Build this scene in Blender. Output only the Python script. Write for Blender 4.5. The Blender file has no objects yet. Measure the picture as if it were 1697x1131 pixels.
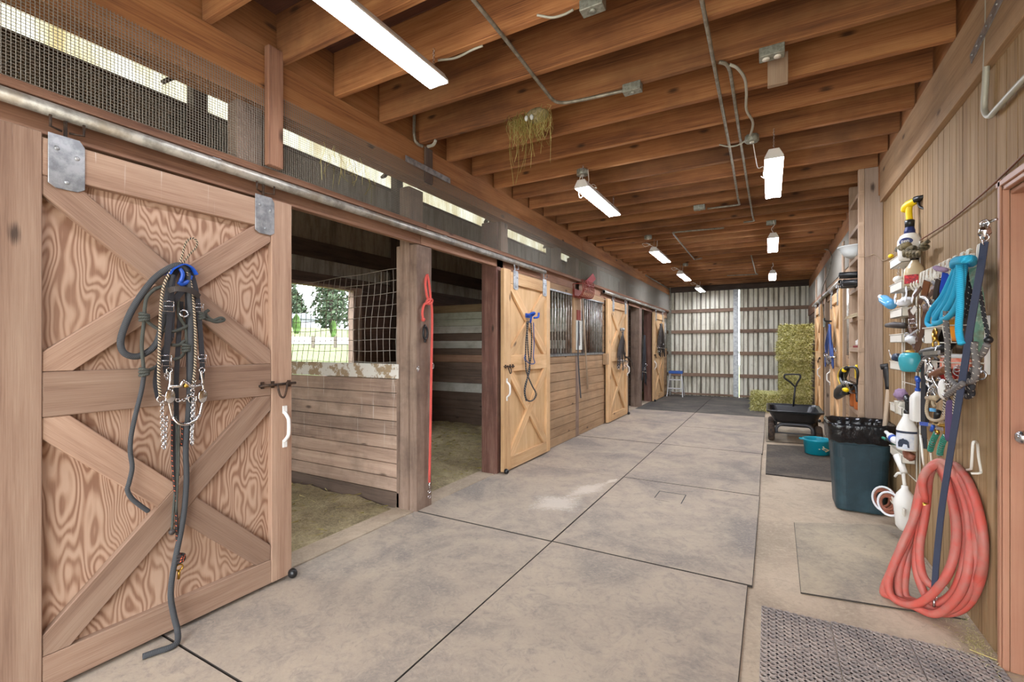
import bpy, math, random
from mathutils import Vector, Matrix, noise
R = random.Random(11)
SC = bpy.context.scene
COL = SC.collection
PI = math.pi
V = Vector

# ---------------------------------------------------------------- camera model (1697 x 1131 frame)
CF, CH, CY, CX = 765.0, 1.365, 574.0, 848.5
CT = math.atan((1275 - CX) / CF)
CS, CC = math.sin(CT), math.cos(CT)
def PX(x, y, X):                       # photo point that lies on a plane X = const
    u = (x - CX) / CF; zc = X / (u * CC - CS)
    return V((X, zc * (u * CS + CC), CH + (CY - y) / CF * zc))
def PY(x, y, Y):
    u = (x - CX) / CF; zc = Y / (u * CS + CC)
    return V((zc * (u * CC - CS), Y, CH + (CY - y) / CF * zc))
def PZ(x, y, z=0.0):
    zc = CF * (CH - z) / (y - CY); xc = (x - CX) / CF * zc
    return V((xc * CC - zc * CS, xc * CS + zc * CC, z))

# ---------------------------------------------------------------- objects
WORLD = {}
def _link(o, parent=None, origin=None):
    COL.objects.link(o)
    if parent is not None:
        o.parent = parent; WORLD[o.name] = WORLD[parent.name]
    else:
        w = V(origin) if origin is not None else V((0, 0, 0))
        o.location = w; WORLD[o.name] = w
    return o
def tag(o, label=None, cat=None, group=None, kind=None):
    if label: o['label'] = label
    if cat: o['category'] = cat
    if group: o['group'] = group
    if kind: o['kind'] = kind
    return o
def thing(name, label, cat, loc=(0, 0, 0), group=None):
    o = bpy.data.objects.new(name, None); o.empty_display_size = .05
    _link(o, None, loc)
    return tag(o, label, cat, group)
def dup(root, loc, rz=0.0, label=None, group=None, scale=None):
    r = root.copy(); COL.objects.link(r); r.location = loc; r.rotation_euler = (0, 0, rz)
    if scale: r.scale = scale
    if label: r['label'] = label
    if group: r['group'] = group
    for ch in list(root.children):
        c = ch.copy(); COL.objects.link(c); c.parent = r
        for g in list(ch.children):
            d = g.copy(); COL.objects.link(d); d.parent = c
    return r

def sm(pts, k=6, closed=False):        # Catmull-Rom
    p = [V(q) for q in pts]; n = len(p); out = []
    if n < 3: return p
    rng = range(n if closed else n - 1)
    for i in rng:
        if closed: a, b, c, d = p[(i-1) % n], p[i], p[(i+1) % n], p[(i+2) % n]
        else:
            b, c = p[i], p[i+1]
            a = p[i-1] if i > 0 else b * 2 - c
            d = p[i+2] if i + 2 < n else c * 2 - b
        for j in range(k):
            t = j / k
            out.append(((b*2) + (c-a)*t + (a*2 - b*5 + c*4 - d)*t*t + (b*3 - a - c*3 + d)*t*t*t) * .5)
    if not closed: out.append(p[-1])
    return out

class MB:
    def __init__(s): s.v = []; s.f = []; s.uv = []; s.t = []; s.s = []; s.m = []
    def add(s, vs, fs, uvs=None, tint=None, smooth=False, M=None, mi=0):
        b = len(s.v); tint = R.random() if tint is None else tint
        for v in vs: s.v.append(M @ V(v) if M is not None else V(v))
        for i, f in enumerate(fs):
            s.f.append([b + k for k in f])
            s.uv.append(uvs[i] if uvs else [(vs[k][0], vs[k][1]) for k in f])
            s.t.append(tint); s.s.append(smooth); s.m.append(mi)
        return s
    def box(s, a, b, M=None, tint=None, ax=None, mi=0):
        (x0, y0, z0), (x1, y1, z1) = a, b
        x0, x1 = min(x0, x1), max(x0, x1); y0, y1 = min(y0, y1), max(y0, y1); z0, z1 = min(z0, z1), max(z0, z1)
        d = (x1 - x0, y1 - y0, z1 - z0)
        if ax is None: ax = max(range(3), key=lambda i: d[i])
        vs = [(x, y, z) for z in (z0, z1) for y in (y0, y1) for x in (x0, x1)]
        fs = [(0, 2, 3, 1), (4, 5, 7, 6), (0, 1, 5, 4), (2, 6, 7, 3), (0, 4, 6, 2), (1, 3, 7, 5)]
        nax = [2, 2, 1, 1, 0, 0]
        ou, ov = R.uniform(0, 40), R.uniform(0, 40)
        uvs = []
        for f, na in zip(fs, nax):
            o = [i for i in range(3) if i != na]
            if ax in o: ua, va = ax, [i for i in o if i != ax][0]
            else: ua, va = o[0], o[1]
            k = .15 if ax not in o else 1
            uvs.append([(vs[q][ua] * k + ou, vs[q][va] + ov + na * 1.7) for q in f])
        return s.add(vs, fs, uvs, tint, False, M, mi)
    def beam(s, p0, p1, w, t, up=(0, 0, 1), tint=None):     # board from p0 to p1, w across 'up' x dir, t along up
        p0, p1 = V(p0), V(p1); d = p1 - p0; L = d.length; d.normalize()
        up = V(up); side = d.cross(up).normalized(); up = side.cross(d).normalized()
        M = Matrix((d, side, up)).transposed().to_4x4(); M.translation = p0
        return s.box((0, -w/2, -t/2), (L, w/2, t/2), M, tint, 0)
    def prism(s, poly, h0, h1, fr, gdir=0.0, tint=None, mi=0):   # poly in (a,b); fr(a,b,h) -> world; grain direction angle
        n = len(poly); ou, ov = R.uniform(0, 40), R.uniform(0, 40)
        ca, sa = math.cos(gdir), math.sin(gdir)
        U = lambda p: (p[0]*ca + p[1]*sa + ou, -p[0]*sa + p[1]*ca + ov)
        vs = [fr(p[0], p[1], h0) for p in poly] + [fr(p[0], p[1], h1) for p in poly]
        fs = [list(range(n))[::-1], list(range(n, 2*n))]
        uvs = [[U(poly[i]) for i in fs[0]], [U(poly[i - n]) for i in fs[1]]]
        for i in range(n):
            j = (i + 1) % n
            fs.append([i, j, n + j, n + i])
            a, b = U(poly[i]), U(poly[j])
            dd = (h1 - h0)
            uvs.append([a, b, (b[0], b[1] + dd), (a[0], a[1] + dd)])
        return s.add(vs, fs, uvs, tint, False, None, mi)
    def tube(s, pts, r, n=8, closed=False, caps=True, tint=None, vs_=1.0):
        p = [V(q) for q in pts]
        q = [p[0]]
        for a in p[1:]:
            if (a - q[-1]).length > 1e-6: q.append(a)
        p = q; m = len(p)
        if m < 2: return s
        rr = r if isinstance(r, (list, tuple)) else [r] * m
        if len(rr) != m: rr = [rr[min(len(rr)-1, int(i * len(rr) / m))] for i in range(m)]
        tg = []
        for i in range(m):
            a = p[(i-1) % m] if (closed or i > 0) else p[i]
            b = p[(i+1) % m] if (closed or i < m - 1) else p[i]
            d = b - a
            tg.append(d.normalized() if d.length > 1e-9 else V((0, 0, 1)))
        nrm = tg[0].orthogonal().normalized(); vs = []; us = []; L = 0
        for i in range(m):
            if i: L += (p[i] - p[i-1]).length
            nrm = (nrm - tg[i] * nrm.dot(tg[i]))
            nrm = nrm.normalized() if nrm.length > 1e-6 else tg[i].orthogonal().normalized()
            bn = tg[i].cross(nrm)
            for k in range(n):
                a = 2*PI*k/n
                vs.append(p[i] + (nrm*math.cos(a) + bn*math.sin(a)) * rr[i])
            us.append(L)
        fs = []; uvs = []; o = R.uniform(0, 9)
        rng = m if closed else m - 1
        for i in range(rng):
            j = (i + 1) % m
            u0 = us[i]; u1 = us[j] if j else us[i] + (p[0]-p[i]).length
            for k in range(n):
                l = (k + 1) % n
                fs.append([i*n+k, i*n+l, j*n+l, j*n+k])
                uvs.append([(u0+o, k/n), (u0+o, (k+1)/n), (u1+o, (k+1)/n), (u1+o, k/n)])
        if caps and not closed:
            fs.append(list(range(n))[::-1]); uvs.append([(o, 0)] * n)
            fs.append([(m-1)*n + k for k in range(n)]); uvs.append([(us[-1]+o, 0)] * n)
        return s.add(vs, fs, uvs, tint, True)
    def strap(s, pts, w, t, nrm, tint=None):                # flat strap, face normal ~ nrm
        p = [V(q) for q in pts]; m = len(p); vs = []; us = []; L = 0; nrm = V(nrm)
        for i in range(m):
            if i: L += (p[i]-p[i-1]).length
            d = (p[min(i+1, m-1)] - p[max(i-1, 0)])
            d = d.normalized() if d.length > 1e-9 else V((0, 0, -1))
            nn = nrm[i] if isinstance(nrm, list) else nrm
            sd = d.cross(nn)
            sd = sd.normalized() if sd.length > 1e-3 else d.orthogonal().normalized()
            n2 = sd.cross(d).normalized()
            for a, b in ((-.5, -.5), (.5, -.5), (.5, .5), (-.5, .5)):
                vs.append(p[i] + sd*(a*w) + n2*(b*t))
            us.append(L)
        fs = []; uvs = []; o = R.uniform(0, 9)
        for i in range(m-1):
            for k in range(4):
                l = (k+1) % 4
                fs.append([i*4+k, i*4+l, i*4+4+l, i*4+4+k])
                uvs.append([(us[i]+o, k*w), (us[i]+o, (k+1)*w), (us[i+1]+o, (k+1)*w), (us[i+1]+o, k*w)])
        fs += [[3, 2, 1, 0], [(m-1)*4+k for k in range(4)]]; uvs += [[(0, 0)]*4]*2
        return s.add(vs, fs, uvs, tint, False)
    def lathe(s, prof, c=(0, 0, 0), n=20, M=None, tint=None, smooth=True, sx=1, sy=1):
        vs = []; fs = []; uvs = []; m = len(prof)
        T = Matrix.Translation(V(c)) @ (M if M is not None else Matrix())
        for r, z in prof:
            for k in range(n):
                a = 2*PI*k/n; vs.append((r*math.cos(a)*sx, r*math.sin(a)*sy, z))
        for i in range(m-1):
            for k in range(n):
                l = (k+1) % n
                fs.append([i*n+k, i*n+l, (i+1)*n+l, (i+1)*n+k])
                uvs.append([(k/n, prof[i][1]), ((k+1)/n, prof[i][1]), ((k+1)/n, prof[i+1][1]), (k/n, prof[i+1][1])])
        if prof[0][0] > 1e-5: fs.append(list(range(n))[::-1]); uvs.append([(0, 0)]*n)
        if prof[-1][0] > 1e-5: fs.append([(m-1)*n+k for k in range(n)]); uvs.append([(0, 0)]*n)
        return s.add(vs, fs, uvs, tint, smooth, T)
    def ball(s, c, r, n=10, m=7, tint=None, M=None):
        r = r if isinstance(r, (tuple, list)) else (r, r, r)
        vs = []; fs = []
        for i in range(m+1):
            a = PI*i/m
            for k in range(n):
                b = 2*PI*k/n
                vs.append((r[0]*math.sin(a)*math.cos(b), r[1]*math.sin(a)*math.sin(b), r[2]*math.cos(a)))
        for i in range(m):
            for k in range(n):
                l = (k+1) % n; fs.append([i*n+k, (i+1)*n+k, (i+1)*n+l, i*n+l])
        T = Matrix.Translation(V(c)) @ (M if M is not None else Matrix())
        return s.add(vs, fs, None, tint, True, T)
    def ring(s, c, rad, r, nrm=(1, 0, 0), n=16, k=6, sq=1.0, up=(0, 0, 1), tint=None):
        c = V(c); nrm = V(nrm).normalized(); a = V(up) - nrm * nrm.dot(V(up)); a.normalize(); b = nrm.cross(a)
        return s.tube([c + a*(rad*math.cos(2*PI*i/n)) + b*(rad*sq*math.sin(2*PI*i/n)) for i in range(n)], r, k, True, tint=tint)
    def chain(s, pts, link=.022, r=.0022, w=.42):
        p = sm(pts, 8); d = [0]
        for i in range(1, len(p)): d.append(d[-1] + (p[i]-p[i-1]).length)
        n = max(1, int(d[-1] / (link*.72))); j = 0
        def at(x):
            for i in range(1, len(p)):
                if d[i] >= x:
                    t = (x-d[i-1]) / max(1e-9, d[i]-d[i-1]); return p[i-1].lerp(p[i], t)
            return p[-1]
        for i in range(n):
            a = at(d[-1]*(i)/n); b = at(d[-1]*(i+1)/n); c = (a+b)/2; t = (b-a).normalized()
            o = t.cross(V((1, .1, 0))); o = o.normalized() if o.length > .1 else V((0, 1, 0))
            q = o if i % 2 else t.cross(o)
            s.tube([c + t*(link*.5*math.cos(2*PI*k/8)) + q*(link*w*math.sin(2*PI*k/8)) for k in range(8)], r, 4, True)
        return s
    def build(s, name, mat, parent=None, origin=None, bevel=0, seg=1, sub=0, solid=0, auto=False):
        me = bpy.data.meshes.new(name)
        off = WORLD[parent.name] if parent is not None else (V(origin) if origin is not None else V((0, 0, 0)))
        me.from_pydata([tuple(v - off) for v in s.v], [], s.f)
        uvl = me.uv_layers.new(name='UVMap'); flat = []
        for u in s.uv:
            for q in u: flat += [q[0], q[1]]
        uvl.data.foreach_set('uv', flat)
        at = me.attributes.new('tint', 'FLOAT', 'FACE'); at.data.foreach_set('value', s.t)
        me.polygons.foreach_set('use_smooth', s.s)
        for m in (mat if isinstance(mat, (list, tuple)) else [mat]): me.materials.append(m)
        me.polygons.foreach_set('material_index', s.m)
        me.update()
        o = bpy.data.objects.new(name, me); _link(o, parent, origin)
        if bevel:
            md = o.modifiers.new('bevel', 'BEVEL'); md.width = bevel; md.segments = seg; md.limit_method = 'ANGLE'; md.angle_limit = .6
        if solid:
            md = o.modifiers.new('solid', 'SOLIDIFY'); md.thickness = solid
        if sub:
            md = o.modifiers.new('sub', 'SUBSURF'); md.levels = sub; md.render_levels = sub
        return o
def slab_mb(poly, h0, h1):          # mat: top material 0, edges material 1
    m = MB(); m.prism(poly, h0, h1, lambda a, b, h: V((a, b, h)))
    for i in range(2, len(m.m)): m.m[i] = 1
    return m
def struct(mb, name, mat, label=None, bevel=0, parent=None, **k):
    o = mb.build(name, mat, parent, bevel=bevel, **k)
    if parent is None: tag(o, label, None, None, 'structure')
    return o
def text(name, body, mat, size, M, parent, ext=.0006):     # lettering as real mesh
    cu = bpy.data.curves.new(name, 'FONT'); cu.body = body; cu.size = size; cu.extrude = ext; cu.align_x = 'CENTER'; cu.align_y = 'CENTER'
    cu.materials.append(mat)
    tmp = bpy.data.objects.new('tmp', cu); COL.objects.link(tmp)
    bpy.context.view_layer.update()
    me = bpy.data.meshes.new_from_object(tmp); COL.objects.unlink(tmp); bpy.data.objects.remove(tmp); bpy.data.curves.remove(cu)
    o = bpy.data.objects.new(name, me); COL.objects.link(o)
    if parent is not None:
        o.parent = parent; WORLD[o.name] = WORLD[parent.name]
        M = Matrix.Translation(-WORLD[parent.name]) @ M
    o.matrix_local = M
    return o

# ---------------------------------------------------------------- materials
def lin(h):
    h = h.lstrip('#'); c = [int(h[i:i+2], 16) / 255 for i in (0, 2, 4)]
    return tuple((x / 12.92 if x <= .04045 else ((x + .055) / 1.055) ** 2.4) for x in c) + (1,)
class NB:
    def __init__(s, name):
        s.m = bpy.data.materials.new(name); s.m.use_nodes = True
        s.t = s.m.node_tree; s.t.nodes.clear()
        s.out = s.t.nodes.new('ShaderNodeOutputMaterial')
    def n(s, typ, ins=None, **props):
        nd = s.t.nodes.new('ShaderNode' + typ)
        for k, v in props.items(): setattr(nd, k, v)
        for k, v in (ins or {}).items():
            sk = nd.inputs[k]
            if isinstance(v, bpy.types.NodeSocket): s.t.links.new(v, sk)
            else: sk.default_value = v
        return nd
    def math(s, op, a, b=0.0): return s.n('Math', {0: a, 1: b}, operation=op).outputs[0]
    def ramp(s, fac, stops):
        nd = s.n('ValToRGB', {0: fac}); e = nd.color_ramp.elements
        while len(e) < len(stops): e.new(.5)
        for q, (p, c) in zip(e, stops):
            q.position = p; q.color = lin(c) if isinstance(c, str) else (c, c, c, 1)
        return nd.outputs[0]
    def mix(s, f, a, b, bt='MIX'):
        nd = s.n('Mix', data_type='RGBA', blend_type=bt)
        for i, v in ((0, f), (6, a), (7, b)):
            if isinstance(v, bpy.types.NodeSocket): s.t.links.new(v, nd.inputs[i])
            else: nd.inputs[i].default_value = lin(v) if isinstance(v, str) else v
        return nd.outputs[2]
    def noise(s, vec, scale, detail=4, rough=.6, dist=0):
        return s.n('TexNoise', {'Vector': vec, 'Scale': scale, 'Detail': detail, 'Roughness': rough, 'Distortion': dist}).outputs[0]
    def scale(s, vec, sc): return s.n('VectorMath', {0: vec, 1: sc}, operation='MULTIPLY').outputs[0]
    def uv(s): return s.n('UVMap', uv_map='UVMap').outputs[0]
    def tint(s): return s.n('Attribute', attribute_name='tint').outputs['Fac']
    def pos(s): return s.n('TexCoord').outputs['Object']
    def wpos(s): return s.n('NewGeometry').outputs['Position']
    def bsdf(s, col, rough=.6, metal=0, bump=None, bs=.2, bd=.01, **kw):
        b = s.n('BsdfPrincipled')
        for k, v in (('Base Color', col), ('Roughness', rough), ('Metallic', metal)):
            if isinstance(v, bpy.types.NodeSocket): s.t.links.new(v, b.inputs[k])
            else: b.inputs[k].default_value = lin(v) if isinstance(v, str) else v
        for k, v in kw.items(): b.inputs[k.replace('_', ' ')].default_value = v
        if bump is not None:
            bp = s.n('Bump', {'Height': bump, 'Strength': bs, 'Distance': bd})
            s.t.links.new(bp.outputs[0], b.inputs['Normal'])
        s.t.links.new(b.outputs[0], s.out.inputs[0])
        return s.m
def wood(name, c, gs=(1.1, 15), rough=.8, knots=.5, tintamt=.45, dirt=None, dirtamt=.5, contour=None, bump=.25, dscale=1.6, sat=.74, val=.80, drips=None):
    b = NB(name); uv = b.uv(); t = b.tint()
    g = b.noise(b.scale(uv, (gs[0], gs[1], 1)), 1.0, 5, .62, .35)
    g2 = b.noise(b.scale(uv, (gs[0]*4, gs[1]*13, 1)), 1.0, 4, .7)
    g3 = b.noise(b.scale(uv, (gs[0]*.5, gs[1]*.25, 1)), 1.0, 3, .6)
    if contour:
        w = b.noise(b.scale(uv, (contour[0], contour[1], 1)), 1.0, contour[3] if len(contour) > 3 else 1.2, .45, .15)
        sn = b.math('SINE', b.math('MULTIPLY', w, contour[2]))
        fac = b.math('ADD', b.math('MULTIPLY', sn, .24), b.math('ADD', b.math('MULTIPLY', g2, .4), b.math('ADD', b.math('MULTIPLY', g, .45), .09)))
    else:
        fac = b.math('ADD', b.math('MULTIPLY_ADD', g, .72) if False else b.math('MULTIPLY', g, .72), b.math('ADD', b.math('MULTIPLY', g2, .55), b.math('SUBTRACT', b.math('MULTIPLY', g3, .36), .32)))
    col = b.ramp(fac, [(.27, c[0]), (.48, c[1]), (.72, c[2])])
    if knots:
        vo = b.n('TexVoronoi', {'Vector': b.scale(uv, (1.25, 3.1, 1)), 'Scale': 1.0, 'Randomness': 1.0}, voronoi_dimensions='2D')
        sel = b.math('GREATER_THAN', b.n('SeparateColor', {0: vo.outputs['Color']}).outputs[0], 1 - knots)
        kd = b.math('ADD', vo.outputs['Distance'], b.math('MULTIPLY', b.math('SUBTRACT', g2, .5), .09))
        kf = b.n('MapRange', {'Value': kd, 'From Min': .022, 'From Max': .066, 'To Min': .85, 'To Max': 0.0}).outputs[0]
        col = b.mix(b.math('MULTIPLY', kf, sel), col, '#3a2618')
    br = b.math('ADD', b.math('MULTIPLY', t, tintamt), 1 - tintamt/2)
    col = b.n('HueSaturation', {'Hue': .497, 'Saturation': sat, 'Value': b.math('MULTIPLY', br, val), 'Color': col}).outputs[0]
    if dirt:
        d = b.noise(b.wpos(), dscale, 5, .65)
        col = b.mix(b.n('MapRange', {'Value': d, 'From Min': .45, 'From Max': .72, 'To Min': 0., 'To Max': dirtamt}).outputs[0], col, dirt)
    if drips:
        p = b.wpos(); dn = b.noise(b.scale(p, (38, 38, 2.0)), 1.0, 3, .6); sp = b.n('SeparateXYZ', {0: p})
        k = b.n('MapRange', {'Value': dn, 'From Min': drips[2], 'From Max': drips[2] + .06, 'To Min': 0, 'To Max': .7}).outputs[0]
        zk = b.n('MapRange', {'Value': sp.outputs[2], 'From Min': drips[0], 'From Max': drips[1]}).outputs[0]
        col = b.mix(b.math('MULTIPLY', k, zk), col, '#cfc6bb')
    return b.bsdf(col, rough, 0, fac, bump, .004)
def plain(name, c, rough=.5, metal=0, var=.12, sc=30, bump=0, **kw):
    b = NB(name); n = b.noise(b.pos(), sc, 4, .6)
    v = b.math('ADD', b.math('MULTIPLY', n, var*2), 1 - var)
    col = b.n('HueSaturation', {'Hue': .5, 'Saturation': 1., 'Value': v, 'Color': lin(c)}).outputs[0]
    return b.bsdf(col, rough, metal, n if bump else None, bump, .004, **kw)
def spotted(name, c1, c2, sc=8, lo=.45, hi=.6, rough=.6, metal=0, bump=.1, c3=None, sc3=2.0, **kw):
    b = NB(name); p = b.pos(); n = b.noise(p, sc, 6, .65)
    f = b.n('MapRange', {'Value': n, 'From Min': lo, 'From Max': hi}).outputs[0]
    col = b.mix(f, c1, c2)
    if c3:
        n3 = b.noise(p, sc3, 4, .6)
        col = b.mix(b.n('MapRange', {'Value': n3, 'From Min': .5, 'From Max': .7}).outputs[0], col, c3)
    return b.bsdf(col, rough, metal, n, bump, .004, **kw)
def rope(name, c1, c2, freq=60, turns=2, lo=.45, rough=.85, bump=.5, flecks=None):
    b = NB(name); uv = b.uv(); sp = b.n('SeparateXYZ', {0: uv})
    ph = b.math('ADD', b.math('MULTIPLY', sp.outputs[0], freq), b.math('MULTIPLY', sp.outputs[1], turns))
    fr = b.math('FRACT', ph); tri = b.math('ABSOLUTE', b.math('SUBTRACT', fr, .5))
    f = b.n('MapRange', {'Value': tri, 'From Min': lo - .22, 'From Max': lo}).outputs[0]
    if flecks:
        f1 = b.math('FRACT', b.math('ADD', b.math('MULTIPLY', sp.outputs[0], flecks / 4), b.math('MULTIPLY', sp.outputs[1], 1)))
        f = b.math('MULTIPLY', b.math('LESS_THAN', f1, .13), b.math('LESS_THAN', b.math('FRACT', b.math('MULTIPLY', sp.outputs[1], 3)), .5))
    return b.bsdf(b.mix(f, c1, c2), rough, 0, tri, bump, .002)
def emit(name, c, s):
    b = NB(name); e = b.n('Emission', {'Color': lin(c), 'Strength': s}); b.t.links.new(e.outputs[0], b.out.inputs[0]); return b.m
M = {}
M['door1'] = wood('weathered_fir', ['#94694a', '#bb9170', '#d3ae8c'], (1.0, 17), dirt='#8d7462', dirtamt=.45, val=.67, sat=.84, drips=(1.9, 2.12, .66))
M['ply1'] = wood('fir_plywood', ['#a07252', '#c49a78', '#d6b090'], (1.2, 9), knots=0, contour=(1.7, 5.5, 170, 2.0), tintamt=.05, dirt='#a58a74', dirtamt=.35, bump=.15, val=.74, sat=.88)
M['door2'] = wood('clean_fir', ['#a87f4e', '#cba575', '#dcbd8f'], (1.0, 14), tintamt=.25, dirt='#8f7454', dirtamt=.4, bump=.12, sat=.97, val=1.12)
M['ply2'] = wood('pale_plywood', ['#b68e5d', '#d0ac7b', '#deC092'.lower()], (.8, 7), knots=0, tintamt=.08, dirt='#a0845f', dirtamt=.3, bump=.08, sat=.97, val=1.08)
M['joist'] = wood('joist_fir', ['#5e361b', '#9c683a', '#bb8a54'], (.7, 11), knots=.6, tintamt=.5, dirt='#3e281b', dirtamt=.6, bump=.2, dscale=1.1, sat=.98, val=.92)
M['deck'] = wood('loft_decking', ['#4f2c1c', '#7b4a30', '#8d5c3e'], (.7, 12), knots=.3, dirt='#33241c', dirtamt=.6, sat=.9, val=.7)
M['post'] = wood('old_post_wood', ['#6f4f3a', '#a07c5f', '#b99a7c'], (1.0, 14), dirt='#55443a', dirtamt=.7, dscale=3.5)
M['postred'] = wood('worn_red_post', ['#513127', '#7b5040', '#a3806a'], (1.0, 12), dirt='#473028', dirtamt=.6, dscale=3, val=1.0, sat=.9)
M['postdark'] = wood('dark_post', ['#3b2a20', '#5d4634', '#705642'], (1.0, 12), dirt='#2b2320', dirtamt=.5)
M['stall'] = wood('stall_boards', ['#6d5240', '#967861', '#ab9078'], (.9, 13), tintamt=.5, dirt='#5f5149', dirtamt=.6, dscale=3.2, sat=.8, val=1.26, drips=(.4, .95, .62))
M['front'] = wood('front_boards', ['#8a6a4a', '#b08e68', '#c4a57f'], (.9, 13), tintamt=.25, dirt='#7f6c56', dirtamt=.5, dscale=2.4, sat=.98, val=.92)
M['lining'] = wood('dark_lining', ['#3a2417', '#5a3a26', '#70492f'], (.8, 12), tintamt=.4)
M['chew'] = spotted('chewed_white_cap', '#a08a6e', '#d9d6cf', 11, .46, .52, .8, bump=.5)
M['header'] = wood('header_wood', ['#6f4530', '#a0704e', '#b98c6c'], (.8, 12), tintamt=.2, dirt='#5a4234', dirtamt=.4, sat=.9, val=.78)
M['beam'] = wood('beam_fir', ['#6b3d1f', '#a4703f', '#c08a58'], (.6, 8), knots=.4, tintamt=.15, dirt='#6c4a32', dirtamt=.45, sat=1.0, val=.85)
M['paint_white'] = wood('white_painted_board', ['#b4b2a4', '#d5d4c8', '#e4e3da'], (1, 12), knots=0, tintamt=.1, dirt='#8d8573', dirtamt=.6, dscale=5)
M['paint_green'] = wood('pale_green_board', ['#9aa089', '#bcc1a6', '#cdd0b8'], (1, 12), knots=0, tintamt=.12, dirt='#777560', dirtamt=.6, dscale=5)
M['ochre'] = wood('ochre_board', ['#6e5428', '#94743b', '#ab8a4c'], (1, 12), tintamt=.2, dirt='#584524')
M['orange'] = wood('orange_board', ['#7c4e28', '#a8703f', '#bb8651'], (1, 12), tintamt=.2, dirt='#584524')
M['brownb'] = wood('brown_board', ['#4e3829', '#74573f', '#856850'], (1, 12), tintamt=.3, dirt='#3c312a')
M['t111'] = wood('grooved_siding', ['#74583c', '#b3946c', '#cfb591'], (.9, 26), knots=.12, tintamt=.05, dirt='#8d7a62', dirtamt=.5, bump=.2, dscale=1.2, sat=1.08, val=.72)
M['shelfwood'] = wood('shelf_fir', ['#94724f', '#bf9a72', '#d2b189'], (1, 13), tintamt=.3, dirt='#8a7259', dirtamt=.4)
M['shelfside'] = wood('shelf_side_fir', ['#846850', '#ab8d72', '#c0a68c'], (1, 14), knots=.7, tintamt=.1, dirt='#8d7a6a', dirtamt=.4)
M['reddoor'] = wood('painted_tan_door', ['#b0683a', '#bd7848', '#c58657'], (.6, 6), knots=0, tintamt=.06, rough=.5, dirt='#c99c80', dirtamt=.3, bump=.05, sat=.8)
M['handlewood'] = wood('tool_handle_wood', ['#9a7a55', '#c2a47c', '#d4bb95'], (2, 40), knots=0, tintamt=.1)
M['galv'] = spotted('galvanised', '#b5b8ba', '#8c9093', 18, .4, .62, .42, .75, .05)
M['pipe'] = spotted('track_pipe', '#b9b6ae', '#8f8c84', 14, .42, .6, .45, .55, .06, '#9a8c78', 3)
M['pipein'] = plain('pipe_inner_shade', '#15130f', .9)
M['emt'] = spotted('conduit_grey', '#9b978a', '#7c776a', 20, .4, .6, .45, .4, .05)
M['emtw'] = plain('conduit_white', '#b4b3a6', .5, .2)
M['boxgrey'] = spotted('outlet_box_grey', '#a3a79d', '#85877c', 40, .4, .6, .5, .5)
M['wire'] = plain('mesh_wire', '#8a857b', .55, .5, sc=4)
M['grid'] = plain('grid_wire', '#9a948b', .55, .5, sc=6)
M['bar'] = spotted('grille_bar', '#cbc9c2', '#9d978c', 9, .42, .6, .4, .6, .05, '#7c4f33', 1.2)
M['iron'] = spotted('rusty_iron', '#5a4637', '#3b302a', 40, .4, .6, .6, .6)
M['steel'] = plain('steel', '#c9cace', .25, 1.0, sc=60)
M['chrome'] = plain('chrome_bit', '#d6d6d8', .16, 1.0, sc=60)
M['brass'] = plain('brass', '#c39b4a', .28, 1.0, sc=60)
M['white'] = plain('white_plastic', '#e9e8e4', .4, sc=20, var=.04)
M['whitewire'] = plain('white_coated_wire', '#e6e3da', .45, sc=20, var=.05)
M['tray'] = plain('white_tray', '#dedace', .5, sc=14, var=.08)
M['blackplas'] = plain('black_plastic', '#1b1c1e', .35, sc=20, var=.15)
M['blackstrap'] = plain('black_strap', '#2e2e33', .7, sc=90, var=.2, bump=.15)
M['navy'] = plain('navy_webbing', '#363d52', .75, sc=120, var=.15, bump=.15)
M['leather'] = plain('brown_leather', '#5a3d2e', .5, sc=40, var=.25, bump=.15)
M['leather2'] = plain('tan_leather', '#7a4a2c', .5, sc=40, var=.25, bump=.15)
M['leatherblk'] = plain('dark_leather', '#38312e', .55, sc=50, var=.25, bump=.15)
M['blue'] = plain('blue_plastic', '#1f4fb0', .35, sc=20)
M['bluecloth'] = plain('royal_blue_cloth', '#1746b8', .8, sc=60)
M['bluerope'] = plain('faded_blue_rope', '#40568f', .85, sc=80, var=.25)
M['turq'] = rope('turquoise_rope', '#1c9fcb', '#3dbde6', 120, 4, .45)
M['tub'] = plain('teal_tub', '#0e95ab', .35, sc=10, var=.08)
M['tealjar'] = plain('teal_jar', '#3aa3b3', .3, sc=20, var=.06)
M['hose'] = spotted('red_hose', '#c4574b', '#b0695f', 14, .42, .66, .55, 0, .08, '#ae8073', 4)
M['bin'] = spotted('dark_green_bin', '#1b343e', '#254049', 9, .45, .65, .45, 0, .06, '#36505a', 3)
M['bag'] = plain('black_bin_bag', '#121316', .16, sc=26, var=.3, bump=1.0)
M['redrope'] = rope('coral_rope', '#e0645a', '#c84a44', 140, 3, .45)
M['tanrope'] = rope('tan_twisted_rope', '#cbb79a', '#3a322b', 75, 2, .3)
M['beigerope'] = rope('beige_twisted_rope', '#c9b89c', '#8a7860', 90, 3, .4)
M['dkrope'] = rope('charcoal_rope', '#45474a', '#2f3033', 160, 3, .42)
M['grnrope'] = rope('dark_olive_rope', '#4b4d48', '#34362f', 160, 3, .42)
M['fleck'] = rope('flecked_black_rope', '#2b2b2f', '#d8d2c4', 90, 3, .42, flecks=150)
M['fleckgrey'] = rope('flecked_grey_rope', '#6a6664', '#d8d2c4', 90, 3, .42, flecks=150)
M['fleckred'] = rope('flecked_orange_rope', '#2d2524', '#d8643c', 90, 3, .42, flecks=170)
M['chainrope'] = rope('braided_white_rope', '#cfc5b6', '#4a443d', 70, 2, .32)
M['mat'] = None
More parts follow.
